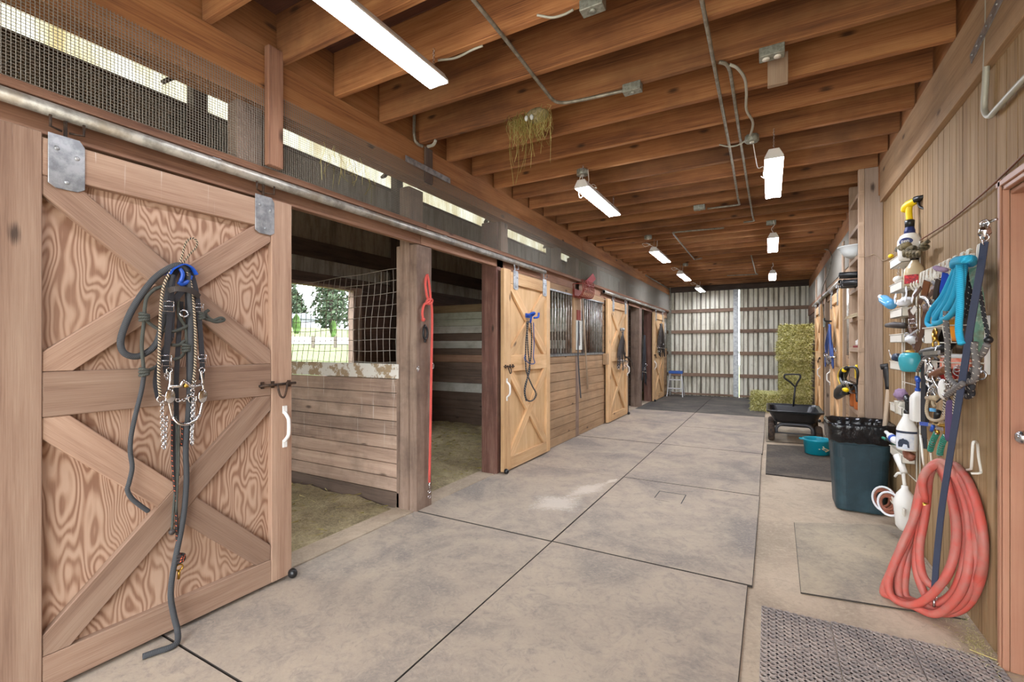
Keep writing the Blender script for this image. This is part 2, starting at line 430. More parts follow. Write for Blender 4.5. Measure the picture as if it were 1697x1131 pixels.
M['purple'] = plain('purple_wrap', '#564468', .9, sc=70, var=.15, bump=.2)
M['mauve'] = plain('mauve_sponge', '#8d7490', .95, sc=60, var=.25, bump=.6)
M['camo'] = spotted('green_camo_strap', '#6f9a86', '#9db5a0', 22, .45, .55, .85, 0, .1, '#7c7a63', 16)
M['camoglove'] = spotted('camouflage_glove', '#6d6248', '#3c3527', 34, .47, .53, .95, 0, .3, '#948766', 20)
M['orangeplas'] = plain('orange_plastic', '#ef9a1c', .4, sc=20, var=.06)
M['pink'] = spotted('pink_jar', '#f0846a', '#f3b3a0', 30, .45, .6, .35)
M['yellow'] = plain('yellow_plastic', '#f3cf12', .4, sc=20, var=.04)
M['drkblue'] = plain('dark_blue_plastic', '#1c2a66', .4, sc=20)
M['navyband'] = plain('navy_label', '#222f45', .5, sc=20)
M['label'] = spotted('pale_blue_label', '#c9d3e6', '#e4e8ee', 20, .4, .6, .5)
M['berry'] = spotted('berry_label', '#8d1f2c', '#d22f35', 60, .45, .55, .5)
M['tanliq'] = plain('tan_bottle', '#cbb896', .25, sc=8, var=.1)
M['browncoil'] = plain('brown_wrap', '#8c5440', .6, sc=30, var=.25, bump=.3)
M['clearblue'] = plain('blue_bottle', '#5fa9dc', .2, sc=10, var=.1)
M['bagwhite'] = plain('white_bag', '#e6e9ef', .4, sc=25, var=.06, bump=.4)
M['gold'] = plain('gold_lid', '#b58b44', .35, .7, sc=30)
M['grip'] = plain('black_grip', '#1d1d1f', .45, sc=20)
M['rubberwheel'] = spotted('dusty_tyre', '#4b3c31', '#2d2825', 20, .45, .6, .85)
M['cartblack'] = spotted('black_poly_tub', '#17181b', '#242427', 12, .45, .65, .32, 0, .05)
M['cartgrey'] = plain('grey_cart_frame', '#55565a', .5, .3)
M['ladder'] = plain('aluminium_ladder', '#d8d9dc', .35, .4, var=.05)
M['ladderblue'] = plain('blue_ladder_top', '#2b5cae', .5)
M['hay'] = None
M['red'] = plain('red_plastic', '#8f1712', .7, var=.15)
M['rustred'] = plain('rust_red_wire', '#8b3a2c', .6, var=.2)
M['thermo'] = plain('white_board', '#e8ebe6', .4, var=.03)
M['black'] = plain('black_ink', '#151515', .6)
M['hatwhite'] = plain('pale_enamel', '#d3d9da', .3, var=.05)
M['terracotta'] = plain('amber_jar', '#b5622c', .25, var=.15, sc=20)
M['cardboard'] = plain('folded_cloth', '#b9a98c', .9, sc=20, var=.15, bump=.3)
M['green'] = plain('green_spring', '#2f8f78', .5)
M['concrete'] = None
def floor_mat(name, c1, c2, c3, rough=.9, scuff=None):
    b = NB(name); p = b.wpos()
    n1 = b.noise(p, 1.5, 7, .66, .5); n2 = b.noise(p, 6, 8, .74, 1.2); n3 = b.noise(p, 60, 5, .7); n4 = b.noise(p, 16, 6, .7, 2.2)
    col = b.ramp(n1, [(.36, c2), (.5, c1), (.64, c3)])
    col = b.mix(b.n('MapRange', {'Value': n2, 'From Min': .5, 'From Max': .64, 'To Min': 0, 'To Max': .6}).outputs[0], col, c2)
    col = b.mix(b.n('MapRange', {'Value': n4, 'From Min': .52, 'From Max': .66, 'To Min': 0, 'To Max': .6}).outputs[0], col, c3)
    col = b.mix(b.n('MapRange', {'Value': n4, 'From Min': .44, 'From Max': .36, 'To Min': 0, 'To Max': .5}).outputs[0], col, c2)
    col = b.mix(b.n('MapRange', {'Value': n3, 'From Min': .4, 'From Max': .7, 'To Min': 0, 'To Max': .4}).outputs[0], col, c3)
    if scuff:
        for (ax, ay, bx, by, w) in scuff:
            d = V((bx - ax, by - ay, 0)); L = d.length; d.normalize()
            q = b.n('VectorMath', {0: p, 1: ((ax+bx)/2, (ay+by)/2, 0)}, operation='SUBTRACT').outputs[0]
            al = b.math('ABSOLUTE', b.n('VectorMath', {0: q, 1: tuple(d)}, operation='DOT_PRODUCT').outputs['Value'])
            ac = b.math('ABSOLUTE', b.n('VectorMath', {0: q, 1: (-d.y, d.x, 0)}, operation='DOT_PRODUCT').outputs['Value'])
            k = b.math('ADD', b.math('DIVIDE', al, L/2), b.math('DIVIDE', ac, w))
            k = b.math('SUBTRACT', b.math('ADD', k, b.math('MULTIPLY', n4, 1.6)), .6)
            col = b.mix(b.n('MapRange', {'Value': k, 'From Min': 1.1, 'From Max': .6, 'To Min': 0, 'To Max': .75}).outputs[0], col, '#d0c6b8')
    return b.bsdf(col, rough, 0, b.math('ADD', n2, b.math('MULTIPLY', n3, .5)), .3, .006)
M['mat'] = floor_mat('dusty_rubber', '#a69889', '#827a75', '#b3a492')
M['matscuff'] = floor_mat('scuffed_rubber', '#a69889', '#827a75', '#b3a492', scuff=[(-1.36, 4.55, -1.62, 3.75, .16), (-1.45, 3.95, -1.75, 3.35, .3), (-1.33, 4.68, -1.42, 4.35, .06)])
M['matedge'] = plain('black_rubber_edge', '#352f2a', .9)
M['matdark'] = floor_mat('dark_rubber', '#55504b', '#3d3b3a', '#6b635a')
M['matblack'] = floor_mat('black_rubber', '#48423c', '#33302d', '#6d6255')
M['matgrey'] = floor_mat('dusty_tan_rubber', '#a59884', '#827a72', '#b8a992')
M['concrete'] = floor_mat('dusty_concrete', '#b2a08b', '#998a78', '#c3b29c')
M['perfdark'] = plain('hole_shade', '#3f3b3c', .9)
M['perf'] = floor_mat('ring_mat_rubber', '#9c908a', '#767070', '#b0a398')
def bedding():
    b = NB('stall_bedding'); p = b.wpos()
    n = b.noise(p, 5, 8, .75, .5); n2 = b.noise(p, 60, 4, .7)
    col = b.ramp(b.math('ADD', b.math('MULTIPLY', n, .6), b.math('MULTIPLY', n2, .4)), [(.36, '#6c624e'), (.5, '#a39574'), (.64, '#c6b892')])
    g = b.noise(p, 1.7, 3, .6)
    col = b.mix(b.n('MapRange', {'Value': g, 'From Min': .5, 'From Max': .7, 'To Min': 0, 'To Max': .5}).outputs[0], col, '#7c7746')
    return b.bsdf(col, .95, 0, n2, .6, .02)
M['bed'] = bedding()
def haymat(name, c1, c2, c3):
    b = NB(name); t = b.tint(); n = b.noise(b.pos(), 18, 3, .7)
    f = b.math('ADD', b.math('MULTIPLY', t, .7), b.math('MULTIPLY', n, .3))
    return b.bsdf(b.ramp(f, [(.15, c1), (.5, c2), (.85, c3)]), .8, 0, n, .5, .02)
M['hay'] = haymat('hay_strands', '#6a682a', '#c2bd68', '#f3efbe')
M['haycore'] = haymat('hay_core', '#444120', '#6b6733', '#8c8749')  # core coloured dark to paint shade into gaps between strands
M['nest'] = haymat('nest_straw', '#7a6f38', '#a79a52', '#c9bb7c')
def corr(name, c1, c2, c3):
    b = NB(name); p = b.wpos()
    n = b.noise(b.scale(p, (6, 6, .9)), 1.0, 6, .7); n2 = b.noise(p, 9, 5, .7)
    col = b.ramp(n, [(.35, c2), (.52, c1), (.75, c3)])
    col = b.mix(b.n('MapRange', {'Value': n2, 'From Min': .55, 'From Max': .75, 'To Min': 0, 'To Max': .5}).outputs[0], col, c2)
    return b.bsdf(col, .5, .15, None)
M['sidingin'] = corr('white_steel_siding', '#dedbcb', '#aaa48f', '#e8e6da')
M['sidingrib'] = corr('rib_shade', '#969080', '#6a6253', '#a8a08f')  # darker rib faces: shade of the recesses put into the colour
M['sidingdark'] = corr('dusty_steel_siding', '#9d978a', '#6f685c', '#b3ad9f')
M['girt'] = wood('girt_wood', ['#6d4a30', '#9a7350', '#b48d67'], (.8, 12), tintamt=.2, dirt='#5d4632')
def translucent():
    b = NB('fiberglass_skylight'); p = b.wpos()
    n = b.noise(b.scale(p, (3, 3, .6)), 1.0, 6, .7); n2 = b.noise(p, 2.2, 5, .7)
    col = b.ramp(n, [(.33, '#8c7c58'), (.47, '#aaa38f'), (.6, '#bdb9ae')])
    col = b.mix(b.n('MapRange', {'Value': n2, 'From Min': .5, 'From Max': .72, 'To Min': 0, 'To Max': .6}).outputs[0], col, '#8f8060')
    t = b.n('BsdfTranslucent', {'Color': col}); d = b.n('BsdfDiffuse', {'Color': col})
    m = b.n('MixShader', {0: .25, 1: t.outputs[0], 2: d.outputs[0]})
    b.t.links.new(m.outputs[0], b.out.inputs[0]); return b.m
M['fiber'] = translucent()
M['lamp'] = emit('lit_tube_diffuser', '#f2f5ff', 55)
M['lampbig'] = emit('lit_strip_diffuser', '#f4f6ff', 24)
M['grass'] = spotted('lawn_grass', '#3a4618', '#505c22', 1.1, .4, .65, .95, 0, .2)
M['drive'] = plain('pale_driveway', '#8f8c85', .9)
M['yard'] = plain('gravel_yard', '#aaa49a', .9)
M['dirt'] = spotted('bounce_brown', '#7a6a5a', '#5f5246', 2, .4, .6, .95)
M['tree'] = spotted('tree_leaves', '#243220', '#3d4c30', 1.5, .4, .65, .9, 0, .3, '#1a2818', 3)
M['cypress'] = spotted('cypress_leaves', '#334c18', '#48632a', 4, .4, .65, .9)
M['bark'] = plain('bark', '#39322b', .9)
M['house'] = plain('pale_house', '#777a80', .8)
M['roofgrey'] = plain('grey_roof', '#5f6468', .8)
M['fence'] = plain('fence_post', '#4f483e', .9)
M['extwood'] = plain('exterior_white', '#cfccc6', .8)
# ================================================================ THE BARN
XL, XR, XE, YB, YF = -2.43, .88, -5.5, 13.5, -1.5
ZJ = 2.97
def corr_sheet(mb, a0, a1, z0, z1, axis, plane, sgn, pitch=.23, d=.02, rib=False):
    prof = [(0, 0), (.38, 0), (.41, .006), (.47, .006), (.5, 0), (.80, 0), (.86, 1), (.95, 1), (1, 0)]
    pts = []; a = math.floor(a0 / pitch) * pitch
    while a < a1:
        for q, h in prof[:-1]:
            x = a + q * pitch
            if a0 <= x <= a1: pts.append((x, plane + sgn * (d if h == 1 else h)))
        a += pitch
    pts = [(a0, plane)] + [p for p in pts if a0 + 1e-4 < p[0] < a1 - 1e-4] + [(a1, plane)]
    vs = []; fs = []
    for x, y in pts:
        for z in (z0, z1): vs.append((x, y, z) if axis == 'X' else (y, x, z))
    for i in range(len(pts) - 1): fs.append([2*i, 2*i+2, 2*i+3, 2*i+1])
    k0 = len(mb.m); mb.add(vs, fs)
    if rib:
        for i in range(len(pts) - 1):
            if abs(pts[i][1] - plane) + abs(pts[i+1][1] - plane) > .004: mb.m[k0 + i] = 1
def boards(mb, a0, a1, z0, z1, n, axis, p0, p1, gap=.006):
    h = (z1 - z0) / n
    for i in range(n):
        za, zb = z0 + i*h, z0 + (i+1)*h - gap
        if axis == 'Y': mb.box((p0, a0, za), (p1, a1, zb))
        else: mb.box((a0, p0, za), (a1, p1, zb))

m = MB(); m.box((-5.7, -1.5, -.12), (3.6, 13.75, 0)); struct(m, 'floor', M['concrete'], 'dusty tan concrete barn floor')
# ceiling deck and joists
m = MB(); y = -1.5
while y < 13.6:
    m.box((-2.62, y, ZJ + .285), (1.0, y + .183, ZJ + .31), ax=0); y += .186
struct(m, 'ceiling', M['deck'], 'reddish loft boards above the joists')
m = MB(); m.box((.99, -1.5, 3.2), (3.6, 13.6, 3.25)); m.box((-5.7, -1.6, 4.62), (-2.5, 13.7, 4.66)); m.box((-2.64, -1.6, 3.25), (-2.58, 13.7, 4.66)); struct(m, 'roof', M['deck'])
for k in range(-7, 30):
    y = 1.64 + .395 * k
    if y > 13.3: break
    m = MB(); m.box((XL - .02, y, ZJ), (.85, y + .04, ZJ + .285), tint=R.random())
    tag(m.build('ceiling_joist', M['joist'], bevel=.004), 'brown timber joist crossing the barn aisle ceiling', None, 'ceiling joists', 'structure')
m = MB(); m.box((XL - .075, -1.5, ZJ), (XL - .03, 13.4, ZJ + .285), tint=.3); struct(m, 'trim_1', M['beam'], 'rim board closing the left joist ends')
for i in range(4):      # left carrying beam, three plies, in lengths joined on the posts
    y0, y1 = [(-1.5, 2.96), (2.965, 6.5), (6.505, 10.4), (10.405, 13.42)][i]
    m = MB()
    for p in range(3): m.box((XL - .044*(p+1) + .003, y0, 2.685 - .004*p), (XL - .044*p, y1, ZJ - .002))
    struct(m, 'beam', M['beam'], 'orange brown built-up timber beam along the left stalls', bevel=.003)
m = MB(); m.box((.845, -1.5, 2.625), (XR + .04, 5.1, ZJ - .001)); struct(m, 'beam', M['front'], 'timber ledger beam along the right siding wall', bevel=.003)
m = MB(); m.box((.845, 5.1, 2.70), (XR + .04, 13.42, ZJ - .001)); struct(m, 'beam', M['beam'], 'dark timber beam above the right stalls', bevel=.003)
m = MB(); m.box((.86, -1.5, ZJ), (.89, 13.4, ZJ + .285)); struct(m, 'trim_2', M['beam'], 'rim board closing the right joist ends')

# ---------------- outer stall wall (left) : steel siding, skylight strip, board lining, window opening
WY0, WY1, WZ0, WZ1 = 3.84, 4.86, .95, 2.19
m = MB()
FILL_Y0, FILL_Y1, FILL_Z = -1.2, 1.3, 2.25  # unseen opening added in the outer wall to light the first stall
for a, b, z0, z1 in ((-1.5, FILL_Y0, 0, 3.97), (FILL_Y0, FILL_Y1, FILL_Z, 3.97), (FILL_Y1, WY0, 0, 3.97), (WY0, WY1, 0, WZ0), (WY0, WY1, WZ1, 3.97), (WY1, 13.6, 0, 3.97), (-1.5, 13.6, 4.40, 4.66)):
    corr_sheet(m, a, b, z0, z1, 'Y', XE, -1, .115, .003)
struct(m, 'wall_left', M['sidingdark'], 'dusty white steel outer wall behind the left stalls')
m = MB(); corr_sheet(m, -1.5, 13.6, 3.95, 4.42, 'Y', XE - .005, -1, .23, .006)
struct(m, 'window_2', M['fiber'], 'yellowed translucent skylight strip high behind the left stalls')
m = MB()
for z in (2.58, 3.93, 4.40): m.box((XE + .005, -1.5, z), (XE + .045, 13.5, z + (.235 if z < 3 else .04)))
m.box((XE + .005, -1.5, 2.2), (XE + .05, 13.5, 2.37)); m.box((XE + .005, -1.5, 3.3), (XE + .045, 13.5, 3.42))
struct(m, 'trim_3', M['postdark'], 'dark girts on the outer stall wall')
m = MB()
boards(m, FILL_Y1 + .05, WY0 - .06, 0, 2.2, 12, 'Y', XE + .02, XE + .055); boards(m, WY1 + .14, 13.5, 0, 2.2, 12, 'Y', XE + .02, XE + .055); boards(m, WY0 - .06, WY1 + .14, 0, .93, 5, 'Y', XE + .02, XE + .055)
struct(m, 'wall_lining', M['lining'], 'dark brown kick boards lining the outer stall wall')
m = MB()
m.box((XE - .03, WY0 - .05, WZ1), (XE + .09, WY1 + .06, WZ1 + .045)); m.box((XE - .03, WY0 - .05, WZ0 - .05), (XE + .1, WY1 + .06, WZ0))
m.box((XE - .03, WY0 - .05, WZ0), (XE + .09, WY0, WZ1)); m.box((XE - .03, WY1, WZ0), (XE + .09, WY1 + .05, WZ1)); m.box((XE + .055, WY1 + .07, WZ0), (XE + .1, WY1 + .15, WZ1 + .05))
struct(m, 'window_1', M['post'], 'open stall window with pale wooden jambs', bevel=.004)
for i, y in enumerate((-.4, 2.62, 5.66, 8.7, 11.7)):
    m = MB(); m.box((XE + .06, y, 0), (XE + .2, y + .14, 4.6)); m.beam((XE + .13, y - .25, 4.05), (XE + .13, y + .02, 4.32), .04, .09, (1, 0, 0))
    tag(m.build('post', M['postdark'], bevel=.004), 'dark square post on the outer stall wall', None, 'outer wall posts', 'structure')
m = MB(); corr_sheet(m, -5.6, -2.5, 0, 4.66, 'X', 13.56, 1, .23); struct(m, 'wall_end', M['sidingdark'], 'steel end wall of the left stalls')
m = MB(); m.box((-5.7, -1.6, 0), (-2.5, -1.5, 4.66)); m.box((.9, -1.6, 0), (3.6, -1.5, 3.25)); m.box((-2.6, -1.6, 2.75), (.9, -1.5, 3.3)); struct(m, 'wall_front', M['front'], 'front wall around the open barn door')
m = MB(); m.box((3.5, -1.5, 0), (3.6, 13.6, 3.25)); m.box((.9, 5.66, 0), (3.5, 5.72, 3.2)); m.box((.9, 9.36, 0), (3.5, 9.42, 3.2)); m.box((.96, 13.5, 0), (3.6, 13.6, 3.25)); struct(m, 'wall_side', M['lining'])

# ---------------- far end: two big sliding leaves with a bright gap
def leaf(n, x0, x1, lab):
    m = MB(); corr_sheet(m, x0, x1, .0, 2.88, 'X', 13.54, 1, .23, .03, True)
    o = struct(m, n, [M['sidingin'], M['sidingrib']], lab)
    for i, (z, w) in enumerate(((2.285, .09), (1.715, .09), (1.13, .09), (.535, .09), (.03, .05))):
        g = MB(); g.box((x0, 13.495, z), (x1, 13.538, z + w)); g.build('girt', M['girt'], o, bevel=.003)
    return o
la = leaf('door_1', XL - .1, -.705, 'left leaf of the white steel end door with wooden rails')
lb = leaf('door_2', -.683, .98, 'right leaf of the white steel end door behind the hay')
m = MB(); m.box((-.83, 13.47, .03), (-.708, 13.54, 2.9)); m.build('edge_channel', M['galv'], la)
m = MB(); m.box((-2.46, 13.36, 2.86), (.98, 13.47, 2.97)); m.box((-2.6, 13.47, 2.86), (1.0, 13.6, 3.3)); struct(m, 'lintel', M['postdark'], 'dark header above the end doors')
m = MB(); m.box((-2.47, 13.42, 0), (-2.40, 13.49, 2.86)); struct(m, 'trim_4', M['emt'])

# ---------------- right wall : grooved siding with a painted door
m = MB(); pts = []; y = 5.17; DY0, DY1, DZ = 1.80, 2.70, 2.02
gap, gd = .007, .006; vs = []; ys = []
while y > -1.5:
    ys += [(y, 0), (y - .0946, 0), (y - .0946, gd), (y - .0946 - gap, gd)]; y -= .1016
def siding(y_hi, y_lo, z0, z1):
    sel = [(y_hi, 0)] + [p for p in ys if y_lo < p[0] < y_hi] + [(y_lo, 0)]
    vs = []; fs = []; uvs = []
    for yy, d in sel:
        for z in (z0, z1): vs.append((XR + d, yy, z))
    for i in range(len(sel) - 1):
        f = [2*i, 2*i+1, 2*i+3, 2*i+2]; fs.append(f); uvs.append([(vs[k][2], vs[k][1] + .73 * round((sel[i][0] + 9) / 1.219)) for k in f])
    m.add(vs, fs, uvs, .5)
siding(5.17, DY1, 0, 2.64); siding(DY1, DY0, DZ, 2.64); siding(DY0, -1.5, 0, 2.64)
m.box((XR + .012, DY1, 0), (XR + .1, 5.3, 2.9), tint=.5); m.box((XR + .012, DY0, DZ), (XR + .1, DY1, 2.9), tint=.5); m.box((XR + .012, -1.5, 0), (XR + .1, DY0, 2.9), tint=.5)
struct(m, 'wall_right', M['t111'], 'tan wooden wall of vertical grooved siding')
m = MB()
for a, b in ((DY1, DY1 + .055), (DY0 - .055, DY0)):
    m.box((XR - .022, a, 0), (XR + .0, b, DZ + .055)); m.box((XR - .03, a + .006, 0), (XR - .022, a + .03, DZ + .05))
m.box((XR - .022, DY0 - .055, DZ), (XR, DY1 + .055, DZ + .055)); m.box((XR - .03, DY0 - .05, DZ + .02), (XR - .022, DY1 + .05, DZ + .045))
m.box((XR, DY1 - .002, 0), (XR + .1, DY1 + .02, DZ)); m.box((XR, DY0 - .02, 0), (XR + .1, DY0, DZ)); m.box((XR, DY0, DZ - .02), (XR + .1, DY1, DZ))
m.box((XR + .045, DY1 - .03, 0), (XR + .1, DY1, DZ - .02))
dr = struct(m, 'door_3', M['reddoor'], 'tan painted side door with moulded casing', bevel=.003)
m = MB(); m.box((XR + .055, DY0, .01), (XR + .095, DY1 - .03, DZ - .02)); m.build('door_slab', M['reddoor'], dr, bevel=.003)
m = MB(); m.lathe([(.026, 0), (.026, .008), (.012, .012), (.012, .035), (.026, .045), (.028, .06), (.015, .072), (0, .073)], (XR + .055, DY1 - .10, 1.0), 16, Matrix.Rotation(-PI/2, 4, 'Y')); m.build('door_knob', M['steel'], dr)

# ---------------- stall posts, headers
def post(x0, x1, y0, y1, z1, mt, lab, nm='post'):
    m = MB(); m.box((x0, y0, 0), (x1, y1, z1)); return tag(m.build(nm, M[mt], bevel=.006), lab, None, None, 'structure')
pa = post(-2.69, -2.585, 2.90, 3.08, 2.685, 'post', 'stall post between the two near doorways with the red rope')
m = MB(); m.box((-2.585, 2.905, 0), (-2.51, 3.10, 2.2)); m.box((-2.73, 2.905, 0), (-2.692, 2.945, 2.2)); m.build('face_board', M['post'], pa, bevel=.005)
post(-2.70, -2.51, 4.17, 4.31, 2.685, 'postred', 'worn reddish stall post beside the second sliding door')
m = MB(); m.box((-2.57, 4.255, 0), (-2.507, 4.33, 2.2)); struct(m, 'trim_5', M['postred'])
post(-2.71, -2.51, 10.3, 10.52, 2.685, 'post', 'thick stall post between the two far doorways')
post(-2.70, -2.51, 11.5, 11.65, 2.685, 'postred', 'stall post behind the farthest left door')
post(-2.70, -2.51, 9.3, 9.4, 2.685, 'postdark', 'dark stall post behind the third sliding door')
post(-2.60, -2.52, 1.60, 1.70, 2.685, 'post', 'stall post hidden behind the nearest sliding door')
post(-2.65, -2.51, 6.44, 6.58, 2.685, 'post', 'stall post in the middle of the barred front')
for i, (a, b) in enumerate(((-1.5, 2.96), (2.96, 6.5), (6.5, 10.4), (10.4, 13.42))):
    m = MB(); m.box((-2.555, a, 2.205), (-2.51, b - .004, 2.36)); m.box((-2.51, a, 2.325), (-2.45, b - .004, 2.362))
    struct(m, 'trim_%d' % (6 + i), M['header'], 'header board behind the door tracks', bevel=.003)
for y0, y1, mt in ((1.555, 1.645, 'beam'),):
    m = MB(); m.box((XL + .001, y0, 2.362), (XL + .04, y1, 3.02)); struct(m, 'stud', M['header'], 'upright nailed across the left beam near the big lamp', bevel=.004)
m = MB(); m.box((XL + .001, 2.90, 2.685), (XL + .02, 2.99, ZJ)); struct(m, 'stud', M['postdark'], 'dark post end where the left beams join', bevel=.003)
for y in (1.43, 4.2, 5.66, 7.3, 8.9, 10.4, 11.9):
    m = MB(); m.box((-2.56, y, 2.36), (-2.47, y + .14, 2.684))
    tag(m.build('stud', M['post'], bevel=.004), 'short upright behind the wire mesh above the track', None, 'mesh band uprights', 'structure')
# galvanised joint straps
def strapplate(p0, p1, w, nrm, lab):
    m = MB(); m.beam(p0, p1, w, .004, nrm)
    d = (V(p1) - V(p0))
    for i in range(7):
        q = V(p0) + d * ((i + .5) / 7); m.ball(q + V(nrm) * .003, .005, 6, 4)
    o = m.build('joist_strap', M['galv'], None, p0); tag(o, lab, 'metal strap')
strapplate((XL + .024, 2.66, 2.79), (XL + .024, 3.22, 2.79), .045, (1, 0, 0), 'galvanised joint strap on the left beam beside the bird nest joists')
strapplate((.842, 2.62, 2.83), (.842, 3.0, 2.74), .05, (-1, 0, 0), 'galvanised joint strap at the top of the right wall beam')

# ---------------- wire mesh bands
def meshband(name, lab, X, y0, y1, z0, z1, p=0.0127, r=.0013):
    m = MB(); n = int((y1 - y0) / p)
    def rod(a, b, ax):
        a, b = V(a), V(b)
        o = [V((r, 0, 0)), V((0, r, 0) if ax == 2 else (0, 0, r)), V((-r, 0, 0)), V((0, -r, 0) if ax == 2 else (0, 0, -r))]
        vs = [a + q for q in o] + [b + q for q in o]
        m.add(vs, [[i, (i+1) % 4, 4 + (i+1) % 4, 4 + i] for i in range(4)], None, .5)
    for i in range(n + 1): rod((X, y0 + i*p, z0), (X, y0 + i*p, z1), 2)
    k = int((z1 - z0) / p)
    for i in range(k + 1): rod((X, y0, z0 + i*p), (X, y1, z0 + i*p), 1)
    return tag(m.build(name, M['wire'], None, (X, y0, z0)), lab, 'wire mesh')
meshband('wire_mesh', 'fine wire mesh band between the left beam and the door track', -2.424, -.7, 13.3, 2.352, 2.78)
meshband('wire_mesh', 'fine wire mesh band above the right stall track beside the shelf', .835, 5.78, 13.3, 2.33, 2.76)

# ---------------- stall bedding
def bedding_patch(lab, x0, x1, y0, y1, seed):
    nx, ny = 46, 56; vs = []; fs = []
    for j in range(ny + 1):
        for i in range(nx + 1):
            x, y = x0 + (x1-x0)*i/nx, y0 + (y1-y0)*j/ny
            e = min(1, (x1 - x) / .45)
            h = noise.noise(V((x*2.1, y*2.1, seed))) * .045 + noise.noise(V((x*7, y*7, seed))) * .022 + noise.noise(V((x*19, y*19, seed))) * .012
            vs.append((x, y, max(.002, .035 * e + .002 + h * e + .01 * e)))
    for j in range(ny):
        for i in range(nx):
            a = j*(nx+1)+i; fs.append([a, a+1, a+nx+2, a+nx+1])
    m = MB(); m.add(vs, fs, None, .5, True)
    rr = random.Random(seed); n = 0
    for _ in range(1500):
        x, y = rr.uniform(x0, x1 - .03), rr.uniform(y0, y1); a = rr.uniform(0, PI); L = rr.uniform(.015, .05)
        h = .035 * min(1, (x1-x)/.45) + .02 + noise.noise(V((x*2.1, y*2.1, seed)))*.045*min(1, (x1-x)/.45)
        dx, dy = math.cos(a)*L, math.sin(a)*L; w = .0016
        m.add([(x-dx, y-dy, h), (x+dx, y+dy, h + rr.uniform(-.004, .012)), (x+dx-w*math.sin(a), y+dy+w*math.cos(a), h+.001), (x-dx-w*math.sin(a), y-dy+w*math.cos(a), h+.001)], [[0, 1, 2, 3]], None, rr.random(), mi=1)
    return tag(m.build('bedding', [M['bed'], M['nest']], None, (x0, y0, 0)), lab, 'bedding', None, 'stuff')
bedding_patch('greenish shavings bedding on the first stall floor', -5.42, -2.745, -1.4, 2.88, 1)
bedding_patch('trampled shavings bedding on the second stall floor', -5.42, -2.72, 3.0, 6.48, 2)
bedding_patch('bedding on the third stall floor', -5.42, -2.745, 6.56, 10.3, 3)
bedding_patch('bedding on the last left stall floor', -5.42, -2.745, 10.6, 13.4, 4)
m = MB(); m.box((-2.74, -1.4, .001), (-2.545, 13.4, .014)); struct(m, 'trim_10', M['concrete'], 'concrete sill strip along the stall doorways', bevel=.004)

# ---------------- outside: lawn, driveway, trees, buildings, seen through the window
m = MB(); vs = []; fs = []
xs = [-5.7, -9, -14, -20, -28, -38, -60, -90]; zs = [-.2, .1, .7, 1.4, 2.3, 3.1, 4.0, 5]
for x, z in zip(xs, zs):
    for y in (-90, 0, 60, 140): vs.append((x, y, z))
for i in range(len(xs) - 1):
    for j in range(3): fs.append([i*4+j, i*4+j+1, i*4+4+j+1, i*4+4+j])
m.add(vs, fs); m.box((3.7, -1.6, -.3), (30, 40, -.13)); m.box((-5.7, 13.8, -.3), (3.7, 40, -.13))
struct(m, 'ground_outside', M['grass'], 'bright lawn sloping up outside the window')
m = MB(); m.box((-5.7, -60, -.3), (30, -1.6, -.13)); struct(m, 'yard_outside', M['yard'], 'unseen pale gravel yard before the open barn door, neutral for bounce light')  # unseen ground, gravel used instead of lawn so bounce light stays neutral
m = MB(); m.add([(-5.6, -6, -.1), (-9, -6, .13), (-9, 2.6, .13), (-5.6, 2.6, -.1)], [[0, 1, 2, 3]]); struct(m, 'bounce_ground', M['dirt'], 'unseen brown ground added outside the first stall against green bounce light')  # unseen patch added over the lawn to keep green bounce off the partition
m = MB(); m.add([(-20.3, -60, 1.47), (-24.3, -60, 1.92), (-24.3, 120, 1.92), (-20.3, 120, 1.47)], [[0, 1, 2, 3]]); struct(m, 'path_outside', M['drive'], 'pale driveway crossing the lawn')
def tree(x, y, z, h, r, lab, grp):
    t = thing('conifer_tree', lab, 'tree', (x, y, z), grp); rr = random.Random(int(x*7 + y*13))
    m = MB(); m.tube([(x, y, z), (x + .1, y, z + h*.5), (x, y, z + h*.95)], [.3, .2, .04], 7); m.build('trunk', M['bark'], t)
    m = MB()
    for i in range(1300):
        f = rr.random() ** .75; zz = z + h*(.03 + .95*f); q = r*(1 - f)**.65 * rr.uniform(.3, 1.12) + .08; a = rr.uniform(0, 2*PI)
        c = V((x + q*math.cos(a), y + q*math.sin(a), zz)); s = rr.uniform(.16, .46) * (1.2 - .6*f)
        n = V((rr.uniform(-1, 1), rr.uniform(-1, 1), rr.uniform(-.3, 1))).normalized(); u = n.orthogonal().normalized(); w = n.cross(u)
        m.add([c - u*s, c + w*s*.5 + n*.1, c + u*s - n*s*.4, c - w*s*.5], [[0, 1, 2, 3]], None, rr.random())
    m.build('crown', M['tree'], t)
rr = random.Random(5)
for i in range(13):
    y = 18 + i * 4.3 + rr.uniform(-.2, .2); x = -48 - rr.uniform(0, 5)
    tree(x, y, 3.4, rr.uniform(12, 19) * (.3 if y < 38 else 1), 2.0, 'tall green tree in the row beyond the lawn', 'trees beyond the lawn')
for i in range(11):
    y = 44 + i * 5.0; tree(-60 - rr.uniform(0, 3), y, 3.9, rr.uniform(14, 20), 2.3, 'tall green tree in the row beyond the lawn', 'trees beyond the lawn')
